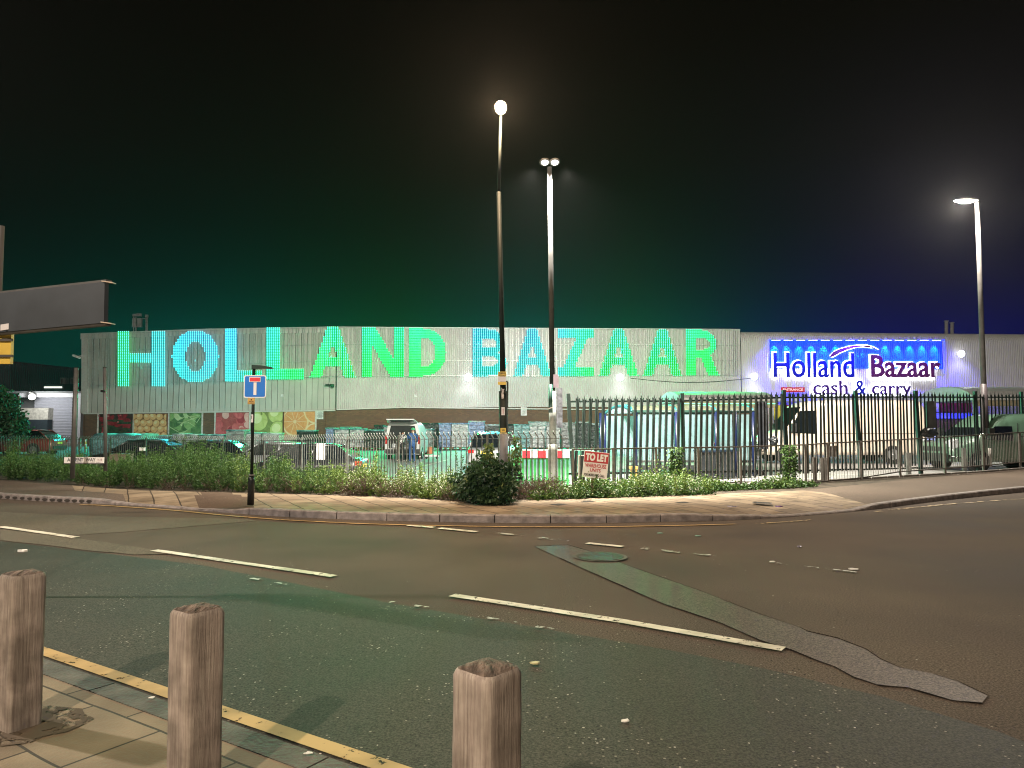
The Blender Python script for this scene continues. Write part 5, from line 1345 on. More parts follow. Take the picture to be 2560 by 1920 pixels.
# ================= PALLETS ALONG THE WALL =================
def wrapmat(name, c, c2, rough=.28):
    m, nt, b = newmat(name); N, L = nt.nodes, nt.links
    tc = N.new('ShaderNodeTexCoord'); n = N.new('ShaderNodeTexNoise'); n.inputs['Scale'].default_value = 3.5; n.inputs['Detail'].default_value = 7; n.inputs['Distortion'].default_value = 1.5
    mp = N.new('ShaderNodeMapping'); mp.inputs['Scale'].default_value = (1, 1, 2.5); L.new(tc.outputs['Object'], mp.inputs['Vector']); L.new(mp.outputs[0], n.inputs['Vector'])
    r = N.new('ShaderNodeValToRGB'); r.color_ramp.elements[0].position = .38; r.color_ramp.elements[1].position = .6; r.color_ramp.elements[0].color = (*c2, 1); r.color_ramp.elements[1].color = (*c, 1)
    L.new(n.outputs[0], r.inputs[0]); L.new(r.outputs[0], b.inputs['Base Color']); b.inputs['Roughness'].default_value = rough
    bp = N.new('ShaderNodeBump'); bp.inputs['Strength'].default_value = .9; bp.inputs['Distance'].default_value = .05; L.new(n.outputs[0], bp.inputs['Height']); L.new(bp.outputs[0], b.inputs['Normal'])
    return m
WR = {'w': wrapmat('wrap_white', (.55, .57, .6), (.2, .22, .24)), 'b': wrapmat('wrap_blue', (.25, .36, .6), (.12, .16, .3)), 'd': wrapmat('wrap_dark', (.02, .035, .035), (.006, .012, .012)),
      't': wrapmat('wrap_teal', (.2, .42, .45), (.06, .14, .15)), 'g': wrapmat('wrap_grey', (.32, .34, .36), (.1, .11, .12))}
M_PAL = mat('pallet_wood', (.2, .13, .07), .85, var=.3)
NM = {'w': 'white', 'b': 'bluish', 'd': 'black', 't': 'teal', 'g': 'grey'}
def pallet(px0, px1, pyt, Y, k, cap, where):
    a = P(px0, 1100, Y); b = P(px1, 1100, Y); zt = P((px0+px1)/2, pyt, Y).z; g = gz(a.x, Y); dpt = 1.0
    t = thing('wrapped_pallet', where, 'pallet', ((a.x+b.x)/2, Y+.5, g), 'wrapped pallets stacked along the wall')
    mb = MB()
    for i in range(3):
        x = lerp(a.x, b.x-.1, i/2); mb.box(x, x+.1, Y, Y+dpt, g+.02, g+.11)
    for i in range(5): mb.box(a.x, b.x, Y+i*.22, Y+i*.22+.11, g+.11, g+.13)
    mb.build('pallet_base', M_PAL, t)
    mb = MB(); H = zt-g-.14; rows = max(3, int(H/.24)); cols_ = max(2, int((b.x-a.x)/.38)); 
    for j in range(rows):
        for i in range(cols_):
            for q in range(2):
                x0 = lerp(a.x, b.x, i/cols_)+.008; x1 = lerp(a.x, b.x, (i+1)/cols_)-.008; y0 = Y+q*.5+rnd.uniform(-.02, .02); z0 = g+.14+H*j/rows+.006; z1 = g+.14+H*(j+1)/rows-.012
                if k == 'd': x0 -= .008; x1 += .008; z1 += .01
                dx = rnd.uniform(-.015, .015); mb.box(x0+dx, x1+dx, y0, y0+.48, z0, z1)
    mb.build('load', WR[k], t)
    # cling film skin with slightly rounded shoulders
    mb = MB(); mb.sm = True
    mb.box(a.x-.02, b.x+.02, Y-.03, Y+1.03, zt-.07, zt+.02); mb.build('top_sheet', WR[cap], t)
specs = [(360, 428, 1089, 46, 't', 't', 'low teal-wrapped pallet under the egg print'), (431, 462, 1085, 46, 'w', 'w', 'white-wrapped pallet below the left end of the green leaf print'), (464, 495, 1086, 46, 'w', 'w', 'white-wrapped pallet below the right end of the green leaf print'),
 (497, 528, 1087, 46, 'w', 't', 'pale pallet with teal top below the brick pier between leaves and strawberries'), (530, 561, 1087, 46, 'w', 't', 'pale pallet with teal top just left of the tall crate stack under the strawberries'), (565, 610, 1075, 45.5, 'g', 't', 'taller crate-like pallet with teal lid under the strawberry print'),
 (613, 652, 1082, 46, 'w', 't', 'bright wrapped pallet directly behind the blue road sign pole'), (655, 698, 1083, 46, 'w', 'w', 'bright wrapped pallet under the green apples'), (742, 785, 1076, 46.5, 'd', 't', 'black pallet with a thin green lid under the orange print'),
 (814, 836, 1070, 46.6, 'b', 't', 'narrow bluish pallet right of the brick pier with the notice'), (837, 872, 1072, 46.2, 'w', 't', 'white pallet second right of the brick pier with the notice'), (875, 911, 1072, 46.2, 'w', 't', 'white pallet left of the black one that stands before the white van'),
 (913, 956, 1075, 45.8, 'd', 't', 'black pallet with teal top left of the open white van'), (850, 898, 1068, 48.2, 'g', 't', 'grey pallet in the back row above the dark car roof'), (935, 958, 1063, 48.4, 'd', 'd', 'black pallet in the back row left of the open van'),
 (959, 998, 1065, 46.4, 'g', 't', 'greenish grey pallet immediately left behind the open van'), (1019, 1052, 1062, 48.2, 'g', 't', 'grey back-row pallet above the raised tailgate of the van'), (1048, 1081, 1073, 45.8, 'g', 't', 'lumpy greenish pallet right of the open van tailgate'),
 (1056, 1095, 1058, 48.2, 'd', 'd', 'tall black back-row pallet right of the open van'), (1097, 1127, 1058, 46.2, 'b', 'b', 'bluish pallet with blue bands on top'), (1129, 1170, 1058, 46.4, 'w', 'b', 'wide plain white pallet with a faint blue top, between two bluish ones'),
 (1171, 1211, 1053, 47.4, 'b', 'w', 'highest bluish pallet with dark ring pattern left of the silver car'), (1213, 1252, 1062, 48.2, 'd', 'w', 'black pallet above the silver car roof'), (1254, 1284, 1061, 48, 'd', 'd', 'black pallet directly behind the bush lamp post'),
 (1285, 1323, 1061, 46.2, 't', 't', 'pallet with bright teal upper half between the two tall lamp posts'), (1326, 1362, 1063, 46, 'w', 'w', 'white front pallet just left of the twin-head lamp post'), (1322, 1384, 1055, 47.8, 'w', 'w', 'broad white back-row pallet left of the twin-head lamp post'),
 (1366, 1400, 1063, 46, 'w', 'w', 'white front pallet behind the twin-head lamp post'), (1403, 1438, 1057, 46.4, 'g', 'w', 'grey pallet at the left end of the green palisade'), (1442, 1474, 1055, 46.6, 'd', 'w', 'black cage pallet behind the first pales of the green palisade'), (1478, 1508, 1059, 46.6, 'd', 'w', 'black pallet with a pale top beside the trolley shelter')]
for s_ in specs: pallet(*s_)

# ================= VEHICLES =================
def carpaint(name, c, rough=.25, metal=.3):
    m = mat(name, c, rough+.12, metal, var=.06, coat=1.0); m.node_tree.nodes['Principled BSDF'].inputs['Coat Roughness'].default_value = .28; return m
M_GLASS = mat('car_glass', (.006, .008, .01), .06, var=.1, spec=.9); M_TYRE = mat('tyre', (.012, .012, .012), .8); M_RIM = mat('alloy', (.45, .45, .46), .3, .7)
M_LENSR = mat('tail_lens', (.35, .01, .01), .2); M_LENSW = mat('head_lens', (.6, .62, .65), .1, spec=.9); M_PLY = mat('plate_yellow', (.7, .55, .08), .5); M_BPL = mat('bumper_plastic', (.02, .02, .022), .6)
CARS = {'hatch': dict(L=4.3, W=1.75, belt=.92, H=1.46, hood=1.15, wb=(.80, 3.35), r=.31, roof=(1.75, 3.35), glass=(1.05, 4.05), nose=.72, tail=.95),
        'saloon': dict(L=4.6, W=1.78, belt=.93, H=1.43, hood=1.25, wb=(.85, 3.55), r=.31, roof=(1.9, 3.2), glass=(1.15, 4.05), nose=.70, tail=.98),
        'suv': dict(L=4.5, W=1.85, belt=1.08, H=1.70, hood=1.1, wb=(.85, 3.45), r=.35, roof=(1.7, 3.9), glass=(1.15, 4.35), nose=.85, tail=1.05)}
def car(kind, paint, label, loc, heading, group=None, cat='car', tailgate_open=False, plate=None):
    """built nose towards -X, rotated by heading"""
    q = CARS[kind]; L_, W, H, belt = q['L'], q['W'], q['H'], q['belt']; hw = W/2
    t = thing('parked_car', label, cat, (0, 0, 0), group)
    def ring(x, zt, k=1., zb=.20):
        w = hw*k; return [(x, -w*.92, zb), (x, -w, zb+.14), (x, -w, zt*.70), (x, -w*.93, zt-.03), (x, -w*.80, zt), (x, w*.80, zt), (x, w*.93, zt-.03), (x, w, zt*.70), (x, w, zb+.14), (x, w*.92, zb)]
    st = [(0, q['nose']*.82, .72, .32), (.06, q['nose']*.95, .86, .24), (.25, q['nose']+.02, .95, .2), (q['hood'], belt-.03, 1., .2), (q['hood']+.3, belt, 1., .2), (L_*.6, belt+.02, 1., .2), (L_-.55, belt+.04, .99, .2), (L_-.18, q['tail'], .95, .24), (L_-.03, q['tail']*.93, .88, .3), (L_, q['tail']*.8, .82, .36)]
    mb = MB(); mb.sm = True; mb.loft([ring(*s) for s in st]); mb.build('body', paint, t)
    g0, g1 = q['glass']; r0, r1 = q['roof']
    def gring(x, z, k): w = hw*k; return [(x, -hw*.86, belt-.02), (x, -w, z), (x, w, z), (x, hw*.86, belt-.02)]
    mb = MB()
    gs = [(g0, belt, .82), ((g0+r0)/2, (belt+H)/2-.02, .76), (r0, H-.06, .66), ((r0+r1)/2, H-.05, .66), (r1, H-.07, .66), ((r1+g1)/2+.1, (belt+H)/2-.02, .74), (g1, belt, .8)]
    mb.loft([gring(*s) for s in gs], closed=True); mb.build('windows', M_GLASS, t)
    mb = MB(); mb.sm = True; rr_ = []
    for f in (0, .1, .3, .5, .7, .9, 1.):
        x = lerp(r0-.12, r1+.12, f); z = H-.03-.10*(2*f-1)**4+.02; w = hw*.66; rr_.append([(x, -w, z-.06), (x, -w*.9, z), (x, 0, z+.015), (x, w*.9, z), (x, w, z-.06)])
    mb.loft(rr_, closed=False, caps=False)
    for sy in (-1, 1):
        for (xa, za, ka, xb, zb_, kb) in ((g0, belt, .84, r0-.1, H-.08, .67), (r1+.1, H-.08, .67, g1+.02, belt, .83)):
            mb.bar((xa, sy*hw*ka, za), (xb, sy*hw*kb, zb_), .06, .05)
        mb.bar(((r0+r1)/2+.05, sy*hw*.865, belt), ((r0+r1)/2+.1, sy*hw*.675, H-.06), .07, .03); mb.bar((r0-.1, sy*hw*.67, H-.07), (r1+.1, sy*hw*.67, H-.07), .05, .05)
    mb.build('roof', paint, t)
    for x in q['wb']:
        for sy in (-1, 1):
            mb = MB(); y = sy*(hw-.20)
            mb.tube([(x, y, q['r']), (x, y+sy*.21, q['r'])], q['r'], 22); wt = mb.build('tyre', M_TYRE, t)
            mb = MB(); mb.tube([(x, y+sy*.2, q['r']), (x, y+sy*.222, q['r'])], q['r']*.66, 16)
            for k in range(5):
                a_ = k*2*math.pi/5; mb.bar((x, y+sy*.23, q['r']), (x+math.cos(a_)*q['r']*.6, y+sy*.226, q['r']+math.sin(a_)*q['r']*.6), .06, .02)
            mb.build('rim', M_RIM, wt)
            mb = MB(); mb.tube([(x, sy*(hw-.1), q['r']+.02), (x, sy*(hw+.004), q['r']+.02)], q['r']*1.16, 22); mb.build('wheel_arch', M_BPL, t)
    for sy in (-1, 1):
        mb = MB(); mb.obox((.17, sy*hw*.70, q['nose']-.10), (.10, sy*.05, 0), (0, .16, 0), (0, 0, .07)); mb.build('headlight', M_LENSW, t)
        mb = MB(); mb.obox((L_-.09, sy*hw*.76, q['tail']-.16), (.09, -sy*.03, 0), (0, .12, 0), (0, 0, .07)); mb.build('tail_light', M_LENSR, t)
        mb = MB(); mb.obox((g0+.42, sy*(hw+.06), belt+.06), (.05, 0, 0), (0, .10, 0), (0, 0, .07)); mb.build('mirror', paint, t)
    mb = MB(); mb.box(L_-.02, L_+.03, -hw*.7, hw*.7, .36, .52); mb.box(-.03, .05, -hw*.62, hw*.62, .26, .40); mb.build('bumper', M_BPL, t)
    mb = MB(); mb.box(L_-.005, L_+.012, -.26, .26, q['tail']-.32 if kind != 'suv' else .80, q['tail']-.21 if kind != 'suv' else .92); mb.build('number_plate', M_PLY, t)
    # cut of the doors
    mb = MB()
    for sy in (-1, 1):
        for x in (g0+.45, (r0+r1)/2+.1, r1+.12): mb.box(x, x+.012, sy*hw-.004 if sy > 0 else -hw-.004, sy*hw+.004 if sy > 0 else -hw+.004, .38, belt*.72)
    mb.build('door_seam', M_BPL, t)
    t.location = loc; t.rotation_euler = (0, 0, heading); return t
def put(pxc, d, off=0.): x = P(pxc, 1100, d).x; return (x, d, gz(x, d)+off)
P_BLK = carpaint('paint_black', (.006, .008, .010), .2); P_SIL = carpaint('paint_silver', (.35, .37, .38), .28, .7); P_DK = carpaint('paint_dark_blue', (.01, .014, .022)); P_RED = carpaint('paint_red', (.28, .03, .03)); P_WHT = carpaint('paint_white', (.5, .52, .52), .3, .0)
P_GRN = carpaint('paint_van_green', (.10, .19, .13), .35, .1); P_CRM = carpaint('paint_cream', (.70, .60, .50), .4, 0.)
def car_px(kind, paint, label, px_left, d, heading=0., **k):
    x = P(px_left, 1100, d).x; return car(kind, paint, label, (x, d, gz(x, d)), heading, **k)
CG = 'cars parked behind the railing'
c1 = car_px('hatch', P_BLK, 'glossy black hatchback nearest the railing with green light running along its roof', 606, 26.0, 0., group=CG); CARS['hatch']['L']
car_px('saloon', P_SIL, 'silver saloon parked just beyond the black hatchback, left of it', 545, 29.5, 0., group=CG)
car_px('hatch', P_DK, 'dark hatchback with red rear lamp glow behind the tall weeds left of the road sign', 385, 31, 0., group=CG)
car_px('saloon', P_BLK, 'dark saloon behind the railing, right beside the right bare pole', 235, 33, 0., group=CG)
car_px('hatch', P_RED, 'dull red car behind the railing at the far left edge', -40, 42, 0., group=CG)
c = put(1245, 33); car('suv', P_SIL, 'silver car seen from behind with dark rear window and yellow plate beside the bush', (c[0]+.2, c[1]+2.4, c[2]), R(-98), group=None)
# white van with open tailgate and a dark sheet painted for the shade inside
def open_estate(loc, heading):
    t = thing('parked_van', 'small white van with its tailgate raised and two people at the back', 'van', (0, 0, 0)); W = 1.85; hw = W/2; L_ = 4.6; H = 1.95
    def ring(x, z, k=1.): w = hw*k; return [(x, -w*.95, .3), (x, -w, .5), (x, -w, 1.05), (x, -w*.86, z-.12), (x, -w*.75, z), (x, w*.75, z), (x, w*.86, z-.12), (x, w, 1.05), (x, w, .5), (x, w*.95, .3)]
    mb = MB(); mb.sm = True; mb.loft([ring(0, .85, .8), (ring(.15, .95, .93)), ring(1.0, 1.08), ring(1.7, H-.1), ring(2.4, H), ring(4.3, H), ring(L_, H-.03, .98)]); mb.build('body', P_WHT, t)
    mb = MB(); mb.prism([(L_+.01, y, z) for y, z in ((-.72, .62), (.72, .62), (.74, 1.2), (.62, H-.16), (-.62, H-.16), (-.74, 1.2))], (.015, 0, 0)); mb.build('opening_shade', mat('van_interior_shade', (.008, .01, .01), .8), t)
    mb = MB(); mb.prism([(L_-.02, y, H-.02) for y in (-.78, .78)]+[(L_+.95, .70, H+.14), (L_+.95, -.70, H+.14)], (0, 0, .05)); tg = mb.build('tailgate', P_WHT, t)
    mb = MB(); mb.prism([(L_+.15, -.62, H-.015), (L_+.15, .62, H-.015), (L_+.78, .58, H+.085), (L_+.78, -.58, H+.085)], (0, 0, -.015)); mb.build('rear_window', M_GLASS, tg)
    mb = MB(); mb.box(L_, L_+.12, -hw*.98, hw*.98, .36, .58); mb.build('bumper', M_BPL, t)
    for sy in (-1, 1):
        mb = MB(); mb.box(L_+.0, L_+.03, sy*.86-.05, sy*.86+.05, .85, 1.3); mb.build('tail_light', M_LENSR, t)
        for x in (.85, 3.75):
            mb = MB(); mb.tube([(x, sy*(hw-.2), .33), (x, sy*(hw+.01), .33)], .33, 20); w_ = mb.build('tyre', M_TYRE, t); mb = MB(); mb.tube([(x, sy*(hw), .33), (x, sy*(hw+.02), .33)], .2, 14); mb.build('rim', M_RIM, w_)
    mb = MB()
    for y, z, w_ in ((-.3, .66, .5), (.25, .64, .45), (.2, .85, .4)): mb.box(L_+.02, L_+.05, y-w_/2, y+w_/2, z, z+.2)
    mb.build('cargo', WR['w'], t)
    t.location = loc; t.rotation_euler = (0, 0, heading)
c = put(1014, 38.5); open_estate((c[0]-.15, c[1]+4.6, c[2]), R(-90))
# long vans
def van(name, label, paint, L_, W, H, loc, heading, hoodz=1.15, glassc=M_GLASS, side_window=False, stripe=None):
    t = thing(name, label, 'van', (0, 0, 0)); hw = W/2
    def ring(x, z, k=1., zb=.34):
        w = hw*k; zz = max(z, .7); return [(x, -w*.96, zb), (x, -w, zb+.16), (x, -w, zz*.5), (x, -w*.97, zz*.86), (x, -w*.90, zz-.09), (x, -w*.78, zz), (x, w*.78, zz), (x, w*.90, zz-.09), (x, w*.97, zz*.86), (x, w, zz*.5), (x, w, zb+.16), (x, w*.96, zb)]
    mb = MB(); mb.sm = True; mb.loft([ring(0, .86, .74, .45), ring(.07, .98, .88, .38), ring(.3, hoodz-.08, .95), ring(.95, hoodz+.12, 1.), ring(1.05, hoodz+.2), ring(1.75, H-.22), ring(2.05, H-.06), ring(2.5, H), ring(L_*.6, H+.01), ring(L_-.35, H), ring(L_-.1, H-.06, .99), ring(L_, H-.22, .97)]); mb.build('body', paint, t)
    for sy in (-1, 1):
        mb = MB(); y = sy*(hw+.004); mb.prism([(1.12, y*.985, hoodz+.08), (2.25, y, hoodz+.02), (2.25, y*.965, H-.42), (1.62, y*.96, H-.42)], (0, sy*.008, 0)); mb.build('door_window', glassc, t)
        mb = MB(); mb.box(1.15, 1.35, sy*(hw+.18)-.09, sy*(hw+.18)+.09, hoodz+.1, hoodz+.45); mb.build('mirror', M_BPL, t)
        mb = MB(); mb.obox((.17, sy*hw*.74, .93), (.12, sy*.04, .05), (0, .15, 0), (0, 0, .13)); mb.build('headlight', M_LENSW, t)
        mb = MB(); mb.box(L_-.06, L_+.01, sy*hw*.92-.05, sy*hw*.92+.05, .9, 1.4); mb.build('tail_light', M_LENSR, t)
        mb = MB(); 
        for x in (2.42, 3.75): mb.box(x, x+.015, sy*hw-.006, sy*hw+.006, .5, H*.84)
        mb.box(2.5, L_-.4, sy*hw*.998-.008, sy*hw*.998+.008, 1.18, 1.20); mb.build('panel_seam', M_BPL, t)
        for x in (1.0, L_-1.35):
            mb = MB(); mb.tube([(x, sy*(hw-.24), .36), (x, sy*(hw+.012), .36)], .36, 22); w_ = mb.build('tyre', M_TYRE, t); mb = MB(); mb.tube([(x, sy*(hw), .36), (x, sy*(hw+.03), .36)], .22, 16); mb.ball((x, sy*(hw+.03), .36), .07); mb.build('rim', M_RIM, w_)
    mb = MB(); mb.prism([(1.02, -hw*.84, hoodz+.17), (1.02, hw*.84, hoodz+.17), (1.74, hw*.78, H-.28), (1.74, -hw*.78, H-.28)], (-.02, 0, .02)); mb.build('windscreen', glassc, t)
    mb = MB(); mb.box(-.03, .10, -hw*.72, hw*.72, .34, .62); mb.box(L_-.04, L_+.06, -hw*.9, hw*.9, .4, .56); mb.box(-.012, .05, -hw*.5, hw*.5, .68, .84); mb.build('bumper', M_BPL, t)
    t.location = loc; t.rotation_euler = (0, 0, heading); return t
c = P(1862, 1100, 31.5); van('parked_van', 'long cream high-roofed van parked side-on below the cash & carry lettering', P_CRM, 6.6, 2.0, 2.52, (c.x, 30.5, gz(c.x, 31)+.02), 0.)
c = P(2338, 1100, 25.4); van('parked_van', 'dark green grey van with open front window at the right edge', P_GRN, 5.2, 1.95, 1.95, (c.x, 25.6, 0.02), R(8), hoodz=1.02)

# ================= TROLLEY SHELTER =================
ts = thing('trolley_shelter', 'trolley shelter with blue posts and cloudy plastic side panels behind the green palisade', 'trolley shelter', P(1700, 1210, 23))
M_BPOST = mat('blue_post', (.003, .008, .045), .35, var=.2)
def polycarb():
    m, nt, b = newmat('cloudy_plastic'); N, L = nt.nodes, nt.links
    b.inputs['Base Color'].default_value = (.34, .50, .54, 1); b.inputs['Roughness'].default_value = .25; b.inputs['Transmission Weight'].default_value = 0
    tr = N.new('ShaderNodeBsdfTranslucent'); tr.inputs['Color'].default_value = (.3, .56, .62, 1); tp = N.new('ShaderNodeBsdfTransparent'); tp.inputs['Color'].default_value = (.75, .95, .97, 1)
    n = N.new('ShaderNodeTexNoise'); n.inputs['Scale'].default_value = 1.4; n.inputs['Detail'].default_value = 5; tc = N.new('ShaderNodeTexCoord'); L.new(tc.outputs['Object'], n.inputs['Vector'])
    r = N.new('ShaderNodeMapRange'); r.inputs['From Min'].default_value = .35; r.inputs['From Max'].default_value = .65; r.inputs['To Min'].default_value = .15; r.inputs['To Max'].default_value = .45; L.new(n.outputs[0], r.inputs['Value'])
    m1 = N.new('ShaderNodeMixShader'); m1.inputs[0].default_value = .5; m2 = N.new('ShaderNodeMixShader'); out = nt.nodes['Material Output']
    L.new(b.outputs[0], m1.inputs[1]); L.new(tr.outputs[0], m1.inputs[2]); L.new(r.outputs[0], m2.inputs[0]); L.new(m1.outputs[0], m2.inputs[1]); L.new(tp.outputs[0], m2.inputs[2]); L.new(m2.outputs[0], out.inputs[0]); return m
M_POLY = polycarb()
Ya, Yb2 = 22.6, 25.2; xa = P(1552, 1062, Ya).x; xb = P(1884, 1062, Ya).x; zr_ = P(1700, 1029, Ya).z; zlow = P(1700, 1150, Ya).z; g = gz(xa+2, Ya)
xs = [xa+(xb-xa)*f for f in (0.11, .42, .72, .86, 1.0)]
for x in xs:
    mb = MB(); mb.tube([(x, Ya, g-.05), (x, Ya, zr_)], .06, 12); mb.build('post', M_BPOST, ts)
for x in (xs[0]-.75, xs[1], xs[2], xs[4]):
    mb = MB(); mb.tube([(x, Yb2, g-.05), (x, Yb2, zr_)], .05, 12); mb.build('post', M_BPOST, ts)
def roofarc(x, k): a_ = math.pi*k/10; return Vector((x, (Ya+Yb2)/2-math.cos(a_)*(Yb2-Ya)/2, zr_+math.sin(a_)*.22))
for x0, x1 in zip(xs, xs[1:]):
    mb = MB(); mb.quad((x0+.08, Ya+.02, zlow), (x1-.08, Ya+.02, zlow), (x1-.08, Ya+.02, zr_-.08), (x0+.08, Ya+.02, zr_-.08)); mb.build('side_panel', M_POLY, ts)
mb = MB(); mb.quad((xs[0]-.6, Yb2, zlow), (xs[4], Yb2, zlow), (xs[4], Yb2, zr_-.1), (xs[0]-.6, Yb2, zr_-.1)); mb.build('back_panel', M_POLY, ts)
mb = MB(); 
for k in range(10):
    a0, a1 = roofarc(xs[0]-.1, k), roofarc(xs[0]-.1, k+1); b0, b1 = roofarc(xs[4]+.1, k), roofarc(xs[4]+.1, k+1); mb.quad(a0, b0, b1, a1)
mb.build('roof_sheet', mat('shelter_roof', (.10, .11, .075), .5, var=.3), ts)
mb = MB(); 
for x in (xs[0]-.1, xs[1], xs[2], xs[4]): mb.tube([roofarc(x, k) for k in range(11)], .035, 8)
mb.build('roof_hoop', mat('teal_hoop', (.02, .12, .13), .35), ts)
mb = MB(); mb.tube([(xs[0]-.1, Ya, zr_), (xs[4]+.1, Ya, zr_)], .045, 8); mb.tube([(xs[0]-.1, Yb2, zr_), (xs[4]+.1, Yb2, zr_)], .045, 8); mb.build('eaves_beam', MATS['dark_green'], ts)
mb = MB(); mb.tube([(xs[0]-.3, Ya, zlow-.04), (xs[4], Ya, zlow-.04)], .035, 8); mb.box(xs[0]-.3, xs[4], Ya-.03, Ya+.03, zlow-.30, zlow-.16); mb.build('bumper_rail', mat('dark_rail', (.03, .035, .035), .4), ts)
# end hoop seen to the left
mb = MB(); xe0 = P(1512, 1062, Ya+1.2).x; pts = [Vector((lerp(xe0, xs[0], k/10), Ya+1.2-1.2*k/10, zr_-.05+math.sin(math.pi*k/10)*.24)) for k in range(11)]; mb.tube(pts, .04, 8); mb.build('roof_hoop', MATS['teal_hoop'], ts)
mb = MB(); mb.add([pts[0], *pts[1:10], pts[10]], [tuple(range(11))]); mb.build('gable_panel', M_POLY, ts)
mb = MB(); mb.tube([(xe0, Ya+1.2, g), (xe0, Ya+1.2, zr_)], .05, 10); mb.build('post', M_BPOST, ts)
lamp('POINT', 'shelter_light', ((xs[1]+xs[3])/2, (Ya+Yb2)/2, zr_+.2), SHELW, (.70, 1., .98), .2)
# nested shopping trolleys
tro = thing('shopping_trolley', 'dark wire shopping trolley nested in the shelter row', 'trolley', (0, 0, 0), 'shopping trolleys nested in the shelter')
def trolley():
    M = mat('trolley_wire', (.025, .028, .03), .4, .3)
    mb = MB(); w0, w1 = .26, .2
    for k in range(9):
        f = k/8; z = lerp(.5, .95, f); wl_ = lerp(w1, w0, f); x0 = lerp(-.32, -.45, f); x1 = .42
        pts = [(x0, -wl_, z), (x1, -w0, z), (x1, w0, z), (x0, wl_, z), (x0, -wl_, z)]; mb.tube(pts, .006 if k < 8 else .012, 4, cap=False)
    for k in range(9):
        x = lerp(-.32, .42, k/8); mb.tube([(x-.06*(1-k/8), -w0, .95), (x, -w1, .5), (x, w1, .5), (x-.06*(1-k/8), w0, .95)], .005, 4, cap=False)
    mb.build('basket', M, tro)
    mb = MB(); mb.tube([(.42, -w0, .95), (.52, -w0, 1.02), (.52, w0, 1.02), (.42, w0, .95)], .014, 6); mb.build('handle', mat('trolley_handle', (.25, .02, .02), .4), tro)
    mb = MB(); 
    for sy in (-1, 1): mb.tube([(.42, sy*w0, .9), (.35, sy*.24, .18), (-.38, sy*.2, .14)], .013, 6)
    mb.build('frame', M, tro)
    for x in (.35, -.38):
        for sy in (-1, 1): mb = MB(); mb.tube([(x, sy*.22-.015, .06), (x, sy*.22+.015, .06)], .06, 10); mb.build('wheel', M_TYRE, tro)
trolley()
for i in range(11):
    o = tro if i == 0 else copy_tree(tro)
    x = xs[1]+.35+i*.20; o.location = (x, Ya+.55+(i % 2)*.03, gz(x, Ya+.6)); o['label'] = 'dark wire shopping trolley nested in the shelter row'
# dark wheelie bins under the rail near the blue posts
def bin_(px, Y, label):
    x = P(px, 1100, Y).x; g = gz(x, Y); t = thing('wheelie_bin', label, 'bin', (x, Y, g), 'dark bins before the shelter'); mb = MB()
    mb.loft([[(x-.2, Y-.2, g+.05), (x+.2, Y-.2, g+.05), (x+.2, Y+.2, g+.05), (x-.2, Y+.2, g+.05)], [(x-.26, Y-.28, g+.78), (x+.26, Y-.28, g+.78), (x+.26, Y+.28, g+.78), (x-.26, Y+.28, g+.78)]]); mb.build('body', mat('bin_dark', (.012, .016, .02), .45), t)
    mb = MB(); mb.box(x-.28, x+.28, Y-.32, Y+.28, g+.79, g+.84); mb.build('lid', mat('bin_lid', (.01, .02, .04), .4), t)
bin_(1762, 21.6, 'left one of two dark bins in front of the trolley shelter'); bin_(1808, 21.7, 'right one of two dark bins in front of the trolley shelter')
# yellow and grey hydrant-like block
x = P(1583, 1100, 21.5).x; mb = MB(); g = gz(x, 21.5); mb.box(x-.09, x+.09, 21.4, 21.6, g, g+.42); mb.box(x-.11, x+.11, 21.38, 21.62, g+.42, g+.5); tag(mb.build('salt_post', mat('amber_block', (.35, .22, .05), .6, var=.3)), 'small amber block post in front of the shelter left of the ivy column', 'post')

# red and white barrier on green slats
rb = thing('site_barrier', 'green slatted barrier topped by a red and white band right of the bush', 'barrier', P(1350, 1200, 18.5)); Yr = 18.4
a = P(1284, 1240, Yr); b = P(1424, 1147, Yr)
for k in range(14):
    x = lerp(a.x, b.x-.08, k/13); mb = MB(); mb.box(x, x+.055, Yr, Yr+.03, a.z, b.z); mb.build('slat', mat('bright_green_slat', (.03, .28, .06), .45, var=.3), rb)
mb = MB(); mb.box(a.x, b.x, Yr+.03, Yr+.07, b.z-.02, b.z+.03); mb.box(a.x, b.x, Yr+.03, Yr+.07, a.z+.35, a.z+.4); mb.build('rail', MATS['bright_green_slat'], rb)
z0, z1 = P(1300, 1145, Yr).z, P(1300, 1127, Yr).z; x0 = P(1306, 1130, Yr).x; x1 = P(1424, 1130, Yr).x
for k in range(6):
    mb = MB(); mb.box(lerp(x0, x1, k/6), lerp(x0, x1, (k+1)/6)-.004, Yr-.03, Yr, z0, z1); mb.build('band_block', M_SRED if k % 2 == 0 else M_WHP, rb)
mb = MB(); mb.box(x0, x1+.6, Yr-.02, Yr+.10, z1+.002, z1+.03); mb.build('top_edge', mat('pale_teal_edge', (.3, .5, .42), .5), rb)
